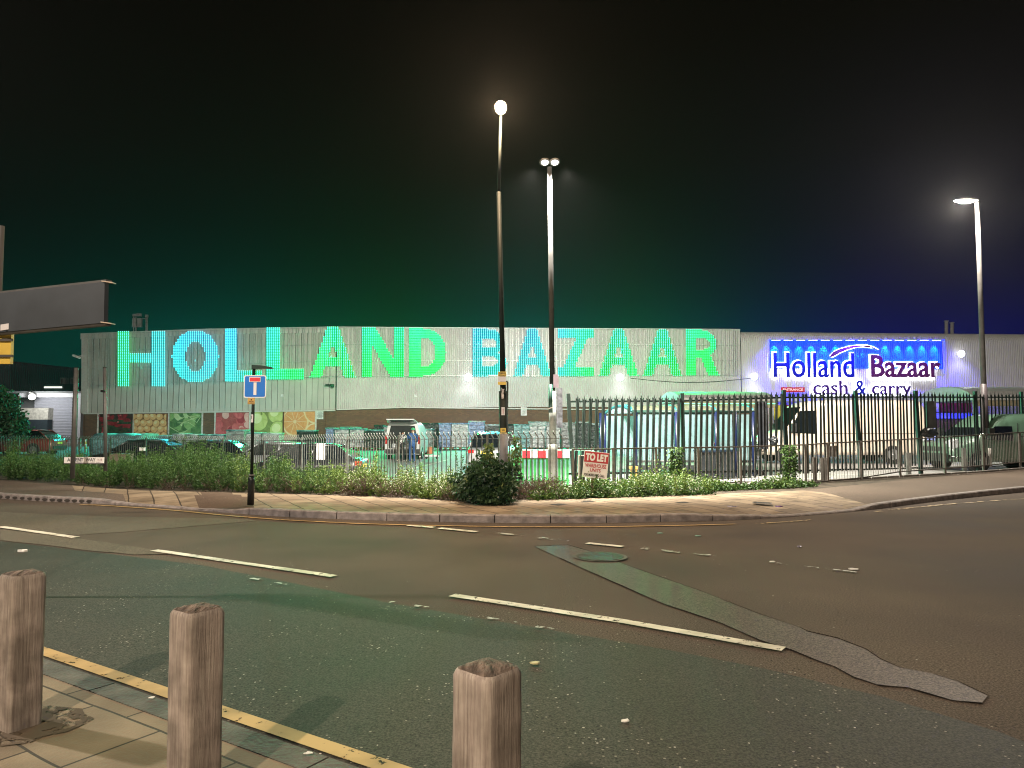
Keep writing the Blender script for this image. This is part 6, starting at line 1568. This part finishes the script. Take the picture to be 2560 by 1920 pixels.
# cartons, trolley and cones behind the railing
def boxthing(name, px0, px1, y0, y1, Y, c, label, cat, d=.4, rough=.7):
    a = P(px0, y1, Y); b = P(px1, y0, Y); t = MB(); w = b.x-a.x; h = b.z-a.z
    t.box(a.x, b.x, Y, Y+d, a.z, b.z); t.box(a.x+w*.47, b.x-w*.47, Y-.004, Y, a.z+.01, b.z-.01); t.box(a.x-.01, b.x+.01, Y-.008, Y+d+.01, b.z, b.z+.02); return tag(t.build(name, mat(name+'_c%d' % px0, c, rough)), label, cat)
fb = thing('flatbed_trolley', 'low flatbed trolley beside the open white van', 'trolley', (P(1085, 1145, 37.5).x, 37.5, GS(1085, 1150).z))
a = P(1062, 1147, 37.5); b = P(1098, 1143, 37.5); mb = MB(); mb.box(a.x, b.x, 37.3, 37.9, a.z+.12, a.z+.2); mb.build('deck', mat('deck_grey', (.5, .5, .52), .5), fb)
mb = MB(); mb.tube([(b.x, 37.3, a.z+.2), (b.x+.05, 37.3, a.z+.85), (b.x+.05, 37.9, a.z+.85), (b.x, 37.9, a.z+.2)], .02, 6); mb.build('handle', M_BPOST, fb)
for x in (a.x+.1, b.x-.1): mb = MB(); mb.tube([(x, 37.35, a.z+.06), (x, 37.4, a.z+.06)], .07, 10); mb.build('wheel', M_TYRE, fb)
boxthing('carton', 1069, 1080, 1118, 1135, 37.5, (.35, .12, .05), 'reddish brown carton standing on the flatbed trolley', 'carton')
boxthing('white_screen', 789, 812, 1110, 1159, 25.2, (.70, .68, .70), 'upright white board leaning between the railing and the black hatchback', 'board', d=.04)
boxthing('crate', 272, 318, 1136, 1172, 29, (.14, .11, .08), 'brown slatted crate behind the railing right of the right bare pole', 'crate', d=.5)
boxthing('meter_box', 348, 361, 1120, 1127, 29.5, (.6, .58, .55), 'small white box on the railing left of the dark hatchback', 'box', d=.1)
for px, c, lab in ((200, (.6, .1, .05), 'red and white striped post beside the shutter unit'), (214, (.65, .45, .12), 'yellow striped post right of the red one')):
    Y = 44; a = P(px, 1135, Y); b = P(px, 1098, Y); t = thing('barrier_post', lab, 'post', a, 'striped posts by the loading unit'); n = 6
    mb = MB(); 
    for k in range(n): mb.mi(k % 2).tube([a.lerp(b, k/n), a.lerp(b, (k+1)/n)], .07, 8)
    mb.build('striped_tube', [mat('stripe%d' % px, c, .5), M_WHP], t)
t = thing('lorry_cover', 'long low teal sheeted load behind the railing below the radish print', 'sheeted load', P(300, 1100, 40)); a = P(222, 1140, 40); b = P(352, 1085, 40); mb = MB(); mb.sm = True
mb.loft([[(lerp(a.x, b.x, f), 40+.1, a.z), (lerp(a.x, b.x, f), 40, b.z-.25+.08*math.sin(f*9)), (lerp(a.x, b.x, f), 40.5, b.z+.05*math.sin(f*14)), (lerp(a.x, b.x, f), 42, b.z), (lerp(a.x, b.x, f), 42.2, a.z)] for f in [k/12 for k in range(13)]], closed=True); mb.build('sheet', WR['t'], t)

# ================= PEOPLE =================
def person(label, loc, pose, shirt, trousers, hairc, facing):
    t = thing('person', label, 'person', (0, 0, 0))
    J = pose; names = list(J.keys()); idx = {n: i for i, n in enumerate(names)}
    E = [('pel', 'chest'), ('chest', 'neck'), ('neck', 'head0'), ('head0', 'head1'), ('chest', 'shl'), ('shl', 'ell'), ('ell', 'wrl'), ('wrl', 'hal'), ('chest', 'shr'), ('shr', 'elr'), ('elr', 'wrr'), ('wrr', 'har'), ('pel', 'hil'), ('hil', 'knl'), ('knl', 'anl'), ('anl', 'tol'), ('pel', 'hir'), ('hir', 'knr'), ('knr', 'anr'), ('anr', 'tor')]
    RD = dict(pel=.15, chest=.17, neck=.06, head0=.085, head1=.095, shl=.075, shr=.075, ell=.05, elr=.05, wrl=.034, wrr=.034, hal=.035, har=.035, hil=.105, hir=.105, knl=.068, knr=.068, anl=.045, anr=.045, tol=.04, tor=.04)
    vs = [J[n] for n in names]; ed = [(idx[a], idx[b]) for a, b in E]
    # five fingers on each hand
    for h, w in (('hal', 'wrl'), ('har', 'wrr')):
        hp = Vector(J[h]); d = (hp-Vector(J[w])).normalized(); s = d.cross(Vector((0, 0, 1))); s = s.normalized() if s.length > .1 else Vector((1, 0, 0))
        for k in range(5):
            sp = (k-2)*.016; ln = (.05, .075, .082, .075, .06)[k]
            p1 = hp+s*sp+d*ln*.6; p2 = hp+s*sp*1.1+d*ln+Vector((0, 0, -.02)); i1 = len(vs); vs += [tuple(p1), tuple(p2)]; ed += [(idx[h], i1), (i1, i1+1)]
    me = bpy.data.meshes.new('body'); me.from_pydata(vs, ed, []); o = bpy.data.objects.new('body', me); COL.objects.link(o)
    sk = o.modifiers.new('skin', 'SKIN'); ss = o.modifiers.new('sub', 'SUBSURF'); ss.levels = ss.render_levels = 1
    for i, v in enumerate(me.skin_vertices[0].data):
        r = RD.get(names[i], .01) if i < len(names) else .009
        if i < len(names) and names[i] in ('pel', 'chest'): v.radius = (r*1.1, r*.8)
        else: v.radius = (r, r)
        v.use_root = (i == idx['pel'])
    dg = bpy.context.evaluated_depsgraph_get(); dg.update(); m2 = bpy.data.meshes.new_from_object(o.evaluated_get(dg)); bpy.data.objects.remove(o)
    b = bpy.data.objects.new('body', m2); COL.objects.link(b); b.parent = t
    m2.materials.clear()
    for m in (shirt, trousers, mat('skin', (.35, .2, .13), .6), mat('shoe', (.5, .5, .5), .6)): m2.materials.append(m)
    JV = [Vector(v) for v in vs]
    seg = [(JV[a], JV[b2], a, b2) for a, b2 in ed]
    def near(p):
        best = None
        for A, B, i, j in seg:
            d = B-A; tt = clamp((p-A).dot(d)/max(d.dot(d), 1e-6), 0, 1); q = (p-(A+d*tt)).length
            if best is None or q < best[0]: best = (q, i, j)
        return best[1:]
    for pl in m2.polygons:
        i, j = near(pl.center); n = [names[k] if k < len(names) else 'fin' for k in (i, j)]; pl.use_smooth = True
        if 'fin' in n or n[1] in ('hal', 'har', 'head0', 'head1'): pl.material_index = 2
        elif n[1] in ('tol', 'tor'): pl.material_index = 3
        elif n[1][:2] in ('hi', 'kn', 'an'): pl.material_index = 1
        else: pl.material_index = 0
    hp = Vector(J['head1']); mb = MB(); mb.ball(hp+Vector((0, .012, .03)), .105, .11, .10, z0=-.15); mb.build('hair', mat(hairc[0], hairc[1], .8), t)
    hc = (Vector(J['head0'])+hp)/2; fr = Vector(J['face'] if 'face' in J else (0, -1, 0))
    mb = MB(); mb.ball(hp+fr*.10-Vector((0, 0, .02)), .015, .02, .02); mb.build('nose', MATS['skin'], t)
    t.location = loc; t.rotation_euler = (0, 0, facing)
def shirtmat():
    m, nt, b = newmat('checked_shirt'); N, L = nt.nodes, nt.links; c = N.new('ShaderNodeTexChecker'); c.inputs['Scale'].default_value = 14; c.inputs['Color1'].default_value = (.6, .6, .58, 1); c.inputs['Color2'].default_value = (.03, .03, .04, 1)
    tc = N.new('ShaderNodeTexCoord'); L.new(tc.outputs['Object'], c.inputs['Vector']); L.new(c.outputs[0], b.inputs['Base Color']); return m
M_TRD = mat('dark_trousers', (.012, .012, .015), .8); M_TRB = mat('blue_overalls', (.02, .07, .2), .7)
bend = dict(pel=(0, 0, .92), chest=(0, .26, 1.22), neck=(0, .40, 1.36), head0=(0, .45, 1.41), head1=(0, .52, 1.46), shl=(-.2, .30, 1.27), ell=(-.24, .48, 1.05), wrl=(-.15, .68, .98), hal=(-.13, .76, .97), shr=(.2, .30, 1.27), elr=(.24, .50, 1.06), wrr=(.16, .70, .95), har=(.14, .78, .93), hil=(-.1, 0, .86), knl=(-.12, .04, .47), anl=(-.13, -.02, .08), tol=(-.15, .14, .04), hir=(.1, 0, .86), knr=(.14, .10, .47), anr=(.16, .02, .08), tor=(.18, .18, .04))
stand = dict(pel=(0, 0, .93), chest=(.02, .05, 1.3), neck=(.03, .07, 1.47), head0=(.03, .09, 1.53), head1=(.03, .10, 1.62), shl=(-.2, .05, 1.38), ell=(-.26, .14, 1.12), wrl=(-.18, .34, 1.06), hal=(-.16, .42, 1.06), shr=(.22, .05, 1.38), elr=(.27, .12, 1.1), wrr=(.22, .32, 1.0), har=(.2, .4, .99), hil=(-.09, 0, .88), knl=(-.11, .03, .48), anl=(-.12, -.02, .08), tol=(-.13, .14, .04), hir=(.09, 0, .88), knr=(.1, .02, .48), anr=(.11, -.03, .08), tor=(.13, .13, .04))
c = put(1001, 37.6); person('person in a checked shirt and dark trousers bending into the open van', c, bend, shirtmat(), M_TRD, ('dark_hair', (.01, .008, .006)), R(-8))
c = put(1031, 37.3); person('person in blue work clothes and a green cap standing at the open van', c, stand, M_TRB, M_TRB, ('green_cap', (.05, .35, .15)), R(12))

# ================= PLANTS =================
def leafmat(name, c, c2, tr=.25):
    m, nt, b = newmat(name); N, L = nt.nodes, nt.links; a = N.new('ShaderNodeVertexColor'); a.layer_name = 'Col'
    mx = N.new('ShaderNodeMix'); mx.data_type = 'RGBA'; sep = N.new('ShaderNodeSeparateColor'); L.new(a.outputs[0], sep.inputs[0]); L.new(sep.outputs[0], mx.inputs[0])
    mx.inputs[6].default_value = (*c, 1); mx.inputs[7].default_value = (*c2, 1); L.new(mx.outputs[2], b.inputs['Base Color']); b.inputs['Roughness'].default_value = .55
    t = N.new('ShaderNodeBsdfTranslucent'); L.new(mx.outputs[2], t.inputs['Color']); ms = N.new('ShaderNodeMixShader'); ms.inputs[0].default_value = tr
    L.new(b.outputs[0], ms.inputs[1]); L.new(t.outputs[0], ms.inputs[2]); L.new(ms.outputs[0], nt.nodes['Material Output'].inputs[0]); return m
M_WEED = leafmat('weed_leaf', (.022, .058, .012), (.085, .165, .032)); M_WEED2 = leafmat('weed_leaf_yellow', (.05, .10, .015), (.17, .24, .05)); M_BUSH = leafmat('sycamore_leaf', (.012, .036, .016), (.06, .12, .04)); M_BUSHY = leafmat('young_leaf', (.06, .10, .03), (.16, .2, .06))
M_DEAD = leafmat('dead_twig', (.05, .03, .025), (.12, .08, .055)); M_FLOW = leafmat('small_flower', (.55, .5, .3), (.75, .74, .62)); M_IVY = leafmat('ivy_leaf', (.03, .075, .015), (.09, .17, .035)); M_TREE = leafmat('tree_leaf', (.012, .035, .016), (.04, .085, .03))
class Leaf:
    def __init__(s): s.mb = MB(); s.c = []
    def leaf(s, p, d, ln, w, up=None, tone=None):
        d = d.normalized(); r = Vector((rnd.uniform(-1, 1), rnd.uniform(-1, 1), rnd.uniform(-.2, 1))); x = d.cross(r)
        if x.length < 1e-3: x = Vector((1, 0, 0))
        x.normalize(); n = x.cross(d)*(.12*ln); t = rnd.random() if tone is None else clamp(tone+rnd.uniform(-.25, .25), 0, 1)
        s.mb.add([p, p+d*ln*.5+x*w*.5+n, p+d*ln, p+d*ln*.5-x*w*.5+n], [(0, 1, 2, 3)]); s.c += [(t, t, t)]*4
    def stem(s, pts, r, tone=.1):
        o = len(s.mb.v); 
        for a, b in zip(pts, pts[1:]):
            d = (b-a).normalized(); x = d.cross(Vector((.3, 1, .1))).normalized()*r; s.mb.add([a-x, a+x, b+x*.7, b-x*.7], [(0, 1, 2, 3)])
        s.c += [(tone,)*3]*(len(s.mb.v)-o)
def rv(s=1.): return Vector((rnd.gauss(0, 1), rnd.gauss(0, 1), rnd.gauss(0, 1)))*s
HZ = [(-500, .7), (0, .72), (150, .74), (230, .55), (300, .66), (420, .92), (480, 1.02), (560, .90), (600, .80), (640, .66), (700, .62), (760, .56), (850, .56), (930, .52), (1050, .52), (1130, .5), (1290, .35), (1400, .32), (1440, .36), (1500, .33), (1560, .3), (1620, .42), (1700, .35), (1760, .28), (1850, .10), (1900, .14), (1960, .22), (2010, .12), (2040, .05)]
tall = Leaf(); yel_ = Leaf(); fl_ = Leaf(); low = Leaf(); dead = Leaf()
def weed(p, h, kind):
    ns = rnd.randint(2, 3)
    for s_ in range(ns):
        lean = Vector((rnd.uniform(-.25, .25), rnd.uniform(-.25, .2), 1)).normalized(); hh = h*rnd.uniform(.55, 1.25); pts = [p+rv(.02)]
        n = max(4, int(hh/.075))
        for k in range(1, n+1):
            f = k/n; pts.append(pts[0]+lean*hh*f+Vector((math.sin(f*2+s_)*.03, 0, -.04*f*f)))
        kind.stem(pts, .005)
        tone = rnd.uniform(.1, .9)
        for k, q in enumerate(pts[1:]):
            f = (k+1)/n; L1 = lerp(.11, .05, f)
            for _ in range(5 if kind is tall else 4):
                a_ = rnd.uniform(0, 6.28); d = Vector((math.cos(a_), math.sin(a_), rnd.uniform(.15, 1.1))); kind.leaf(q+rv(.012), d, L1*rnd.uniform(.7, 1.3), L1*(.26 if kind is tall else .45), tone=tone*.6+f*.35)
def scatter(px0, px1, n, fn, tmax=.9, tmin=.02):
    for _ in range(n):
        px = rnd.uniform(px0, px1); t_ = tmin+(tmax-tmin)*rnd.random()**1.3; fn(px, t_, verge_pt(px, t_))
def hz(px): return itab(HZ, px)*(.86+.55*noise.noise(Vector((px*.018, 0, 3)))+.45*noise.noise(Vector((px*.06, 0, 9))))*(1.35 if rnd.random() < .06 else 1)
# left: feathery tall weeds
def f_t(px, t, p):
    D_ = (p-G(px, smooth_tab(BACK, px), PZ)).length
    k = min(1, .35+D_*.8)
    if D_ > 3.2: k *= .8
    weed(p, hz(px)*k, tall)
scatter(-300, 0, 110, f_t, .35); scatter(0, 300, 260, f_t, .30); scatter(300, 640, 330, f_t, .40); scatter(640, 830, 210, f_t, .6)
scatter(0, 640, 170, f_t, .8, .3)
def f_y(px, t, p): D_ = (p-G(px, smooth_tab(BACK, px), PZ)).length; weed(p, hz(px)*min(1, .4+D_*.7), yel_)
scatter(800, 1160, 330, f_y, .7); scatter(580, 830, 60, f_y, .25)
def f_f(px, t, p):
    h = hz(px)*min(1, .45+(p-G(px, smooth_tab(BACK, px), PZ)).length*.7)
    for _ in range(3): q = p+rv(.08); fl_.leaf(Vector((q.x, q.y, p.z+h*rnd.uniform(.55, 1.1))), rv(), .022, .022, tone=.7)
scatter(850, 1160, 420, f_f, .6); scatter(1330, 1760, 520, f_f, .8)
def f_l(px, t, p):
    h = hz(px)*min(1, .45+t*2.); kind = low if rnd.random() < .7 else yel_
    for _ in range(26):
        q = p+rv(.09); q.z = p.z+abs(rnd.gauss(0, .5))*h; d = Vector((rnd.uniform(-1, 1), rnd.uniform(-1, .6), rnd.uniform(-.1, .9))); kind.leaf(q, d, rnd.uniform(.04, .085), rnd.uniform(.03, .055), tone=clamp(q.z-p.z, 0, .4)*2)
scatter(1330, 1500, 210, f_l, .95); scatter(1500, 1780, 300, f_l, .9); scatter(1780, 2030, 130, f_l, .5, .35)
def f_s(px, t, p): weed(p, .42*rnd.uniform(.6, 1.2), yel_)
scatter(1540, 1780, 40, f_s, .95); scatter(880, 930, 10, f_s)
def f_d(px, t, p):
    for _ in range(10):
        q = p+rv(.05); b_ = q+Vector((rnd.uniform(-.3, .3), rnd.uniform(-.2, .2), rnd.uniform(.1, .42))); dead.stem([q, (q+b_)/2+rv(.03), b_], .004, rnd.random())
        for _ in range(5): dead.leaf(q.lerp(b_, rnd.random())+rv(.02), rv(), .05, .02)
scatter(1285, 1385, 60, f_d, .7, .1); scatter(850, 1000, 14, f_d, .05); scatter(0, 1400, 26, f_d, .03)
for L_, m, nm, lab in ((tall, M_WEED, 'tall_weeds', 'feathery dark green weeds filling the verge on the left'), (yel_, M_WEED2, 'flowering_weeds', 'yellow green weeds along the middle of the verge'), (fl_, M_FLOW, 'small_flowers', 'tiny pale flowers over the verge plants'), (low, M_IVY, 'ground_cover', 'low leafy ground cover below the guardrail'), (dead, M_DEAD, 'dead_scrub', 'brown dead scrub and litter leaves on the verge')):
    o = L_.mb.build(nm, m, attr=L_.c); tag(o, lab, 'plants', kind='stuff')
# single tall thin weed
# wild sapling bush round the lamp post
bs = thing('bush', 'big dark leafy bush wrapped round the foot of the lamp post', 'bush', G(1220, 1250, .1))
B = Leaf(); BY = Leaf()
def clump(c, rx, ry, rz, n, L_, size, toneb=.3):
    subs = []
    for _ in range(max(5, n//45)):
        v = rv(); v.normalize(); k = rnd.uniform(.45, 1.15); subs.append((c+Vector((v.x*rx*k, v.y*ry*k, v.z*rz*k)), rnd.uniform(-.25, .3)))
    for _ in range(n):
        sc_, tn = rnd.choice(subs); v = rv(); v.normalize(); k = rnd.random()**.5*.13; p = sc_+Vector((v.x*k*1.2, v.y*k, v.z*k*.8))
        if rnd.random() < .5: tn -= .15
        toneb = .35+tn
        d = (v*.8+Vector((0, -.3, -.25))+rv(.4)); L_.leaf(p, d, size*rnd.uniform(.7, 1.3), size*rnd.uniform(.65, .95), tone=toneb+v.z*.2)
cl = lambda px, py, d: P(px, py, d)
for px, py, d, rx, rz, n in ((1215, 1215, 14.1, .38, .28, 900), (1180, 1225, 14.2, .28, .2, 500), (1250, 1222, 14.1, .30, .26, 700), (1205, 1180, 14.4, .30, .22, 520), (1250, 1175, 14.5, .26, .22, 420), (1165, 1205, 14.6, .22, .16, 260), (1232, 1245, 13.9, .3, .14, 420), (1275, 1215, 14.5, .2, .25, 300), (1220, 1150, 14.8, .2, .12, 120)):
    clump(cl(px, py, d), rx, .38, rz, n, B, .092)
def sprout(px0, py0, px1, py1, d, n, L_, s):
    a = P(px0, py0, d); b = P(px1, py1, d); pts = [a.lerp(b, k/8)+rv(.01) for k in range(9)]; L_.stem(pts, .008)
    for _ in range(n):
        f = rnd.random(); q = a.lerp(b, f); an = rnd.uniform(0, 6.28); d_ = Vector((math.cos(an), math.sin(an)*.6, rnd.uniform(-.5, .25))); r_ = s*lerp(1., .35, f)
        L_.leaf(q+d_*rnd.uniform(0, r_), d_+Vector((0, 0, -.5)), .075, .055, tone=.55)
sprout(1228, 1190, 1221, 1108, 14.5, 190, BY, .17); sprout(1286, 1190, 1291, 1090, 14.9, 170, BY, .14); sprout(1262, 1180, 1262, 1130, 14.5, 50, BY, .12)
sprout(1255, 1235, 1262, 1205, 13.9, 60, BY, .2); sprout(1200, 1240, 1170, 1190, 14.1, 40, BY, .15)
B.mb.build('foliage', M_BUSH, bs, attr=B.c); BY.mb.build('young_shoots', M_BUSHY, bs, attr=BY.c)
mb = MB()
for k in range(7): a = G(1218+k*6, 1252, .1)+Vector((0, .2, 0)); mb.tube([a, a+Vector((rnd.uniform(-.2, .2), 0, .45)), P(1190+k*14, 1150+rnd.uniform(-15, 25), 14.5)], [.018, .013, .004], 6)
mb.build('stems', mat('bark', (.06, .045, .03), .9), bs)
for (pts, lab, kx_) in (([(1143, 1200), (1145, 1165), (1139, 1128)], 'thin upright weed standing before the pale car park, left of the bush', 1), ([(1151, 1200), (1153, 1170), (1158, 1140)], 'second thin upright weed, touching the bush side', 2)):
    W_ = Leaf(); q = [P(x, y, 15.6) for x, y in pts]; q = [q[0].lerp(q[1], k/5) for k in range(5)]+[q[1].lerp(q[2], k/5) for k in range(6)]; W_.stem(q, .006)
    for p in q:
        for _ in range(4): an = rnd.uniform(0, 6.28); W_.leaf(p, Vector((math.cos(an), math.sin(an), .9)), .06, .02)
    W_.mb.build('weed', M_WEED, attr=W_.c); o = COL.objects[-1]; tag(bpy.data.objects[o.name], lab, 'weed')
def ivy(px, pyt, pyb, w, d, label):
    L_ = Leaf(); a = P(px, pyt, d); b = P(px, pyb, d)
    for _ in range(900):
        f = rnd.random(); an = rnd.uniform(0, 6.28); r_ = w*(.8+.45*noise.noise(Vector((f*4, an, px))) + (.5 if rnd.random() < .12 else 0))*rnd.random()**.4*1.15; q = b.lerp(a, f)+Vector((math.cos(an)*r_, math.sin(an)*r_*.8, 0)); L_.leaf(q, Vector((math.cos(an), math.sin(an)-.4, -.7)), .07, .05, tone=rnd.random())
    t = thing('ivy_clump', label, 'climbing plant', b, 'ivy columns on the guardrail'); L_.mb.build('foliage', M_IVY, t, attr=L_.c); mb = MB(); mb.tube([b, a], [.03, .01], 6); mb.build('stem', MATS['bark'], t)
ivy(1689, 1117, 1240, .125, 17.2, 'ivy column on the guardrail in front of the trolley shelter'); ivy(1974, 1112, 1222, .15, 18.5, 'ivy column on the guardrail left of the cream van')
# tree on the far left
tr = thing('tree', 'dark leafy tree in front of the shutter unit at far left', 'tree', put(25, 40)); T = Leaf(); c0 = put(25, 40)
for px, py, rx, rz, n in ((-18, 1040, 1.4, 1.1, 1500), (12, 1050, .9, .8, 900), (-30, 1020, 1.5, 1.2, 1100), (-6, 1005, 1.0, .8, 700), (38, 1078, .6, .5, 400), (-30, 980, .8, .5, 400), (-70, 1040, 1.5, 1.2, 700)):
    cc = P(px, py, 40)
    for _ in range(n//6):
        v = rv(); v.normalize(); k = rnd.random()**.4; q = cc+Vector((v.x*rx*k, v.y*1.*k, v.z*rz*k))
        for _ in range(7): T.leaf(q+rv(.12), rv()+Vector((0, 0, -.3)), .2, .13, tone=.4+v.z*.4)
T.mb.build('crown', M_TREE, tr, attr=T.c)
mb = MB(); mb.tube([c0, Vector(c0)+Vector((0, 0, 1.2)), P(15, 1020, 40)], [.14, .11, .05], 8); mb.tube([Vector(c0)+Vector((0, 0, 1)), P(45, 1040, 40)], [.08, .03], 6); mb.tube([Vector(c0)+Vector((0, 0, 1.1)), P(-30, 1030, 40)], [.08, .03], 6); mb.build('trunk', MATS['bark'], tr)
mb = MB(); tag_t = thing('bare_pole', 'pale thin pole beside the far left tree', 'pole', P(47, 1070, 42)); mb = MB(); mb.tube([P(46, 1085, 42), P(48, 990, 42)], .07, 8); mb.build('shaft', mat('pale_pole', (.3, .28, .22), .6), tag_t)

# ================= SKY AND CAMERA =================
w = bpy.data.worlds.new('World'); sc.world = w; w.use_nodes = True; nt = w.node_tree; N, L = nt.nodes, nt.links
bg = N['Background']; tc = N.new('ShaderNodeTexCoord'); sep = N.new('ShaderNodeSeparateXYZ'); L.new(tc.outputs['Generated'], sep.inputs[0])
# town glow: hue turns from green through teal to blue along the horizon, fading upward
az = N.new('ShaderNodeMapRange'); az.inputs['From Min'].default_value = -.65; az.inputs['From Max'].default_value = .65; L.new(sep.outputs[0], az.inputs['Value'])
hr = N.new('ShaderNodeValToRGB'); e = hr.color_ramp.elements; e[0].position = 0; e[0].color = (.0005, .026, .020, 1); e[1].position = 1; e[1].color = (.0, .0005, .045, 1)
for p_, c_ in ((.25, (.0004, .040, .026)), (.38, (.0004, .050, .018)), (.52, (.0004, .062, .046)), (.62, (.0004, .058, .034)), (.72, (.0004, .022, .050)), (.84, (.0, .0006, .088))):
    x = e.new(p_); x.color = (*c_, 1)
L.new(az.outputs[0], hr.inputs[0])
fe = N.new('ShaderNodeValToRGB'); e = fe.color_ramp.elements; e[0].position = .04; e[0].color = (1, 1, 1, 1); e[1].position = .46; e[1].color = (0, 0, 0, 1)
for p_, v_ in ((.11, .88), (.135, .62), (.165, .38), (.20, .23), (.25, .11), (.33, .035)): x = e.new(p_); x.color = (v_, v_, v_, 1)
L.new(sep.outputs[2], fe.inputs[0])
mu = N.new('ShaderNodeMix'); mu.data_type = 'RGBA'; mu.blend_type = 'MULTIPLY'; mu.inputs[0].default_value = 1; L.new(hr.outputs[0], mu.inputs[6]); L.new(fe.outputs[0], mu.inputs[7])
up_ = N.new('ShaderNodeValToRGB'); e = up_.color_ramp.elements; e[0].position = .15; e[0].color = (.001, .001, .0008, 1); e[1].position = .6; e[1].color = (.0012, .0009, .0006, 1); x = e.new(.33); x.color = (.0026, .0020, .0013, 1); L.new(sep.outputs[2], up_.inputs[0])
ad = N.new('ShaderNodeMix'); ad.data_type = 'RGBA'; ad.blend_type = 'ADD'; ad.inputs[0].default_value = 1; L.new(mu.outputs[2], ad.inputs[6]); L.new(up_.outputs[0], ad.inputs[7]); L.new(ad.outputs[2], bg.inputs[0]); bg.inputs[1].default_value = .72
cam = bpy.data.cameras.new('Camera'); co = bpy.data.objects.new('Camera', cam); COL.objects.link(co); co.location = (0, 0, CAMZ); co.rotation_euler = (math.pi/2+PITCH, 0, 0)
cam.sensor_width = 36; cam.lens = F/2560*36; cam.clip_end = 2000; cam.clip_start = .05; sc.camera = co
vs_ = sc.view_settings; vs_.view_transform = 'Standard'; vs_.look = 'None'; vs_.gamma = 1; vs_.exposure = .3
sc.cycles.max_bounces = 6; sc.cycles.diffuse_bounces = 2; sc.cycles.glossy_bounces = 3; sc.cycles.transparent_max_bounces = 10; sc.cycles.sample_clamp_indirect = 3; sc.cycles.use_light_tree = True
sc.cycles.use_denoising = True; sc.cycles.filter_width = 1.1

if HAZE:  # added air volume, put in to give the lamps halos
    mb = MB(); mb.box(-130, 130, -28, 130, -2.2, 14.5); hz_ = mb.build('haze', None or bpy.data.materials.new('haze_air')); hz_['kind'] = 'stuff'; hz_['label'] = 'thin haze added for halos round the lamps'
    m = hz_.data.materials[0]; m.use_nodes = True; m.node_tree.nodes.clear(); o_ = m.node_tree.nodes.new('ShaderNodeOutputMaterial'); v_ = m.node_tree.nodes.new('ShaderNodeVolumePrincipled')
    v_.inputs['Color'].default_value = (.9, .9, .9, 1); v_.inputs['Density'].default_value = HAZE; v_.inputs['Anisotropy'].default_value = .7; m.node_tree.links.new(v_.outputs[0], o_.inputs['Volume'])
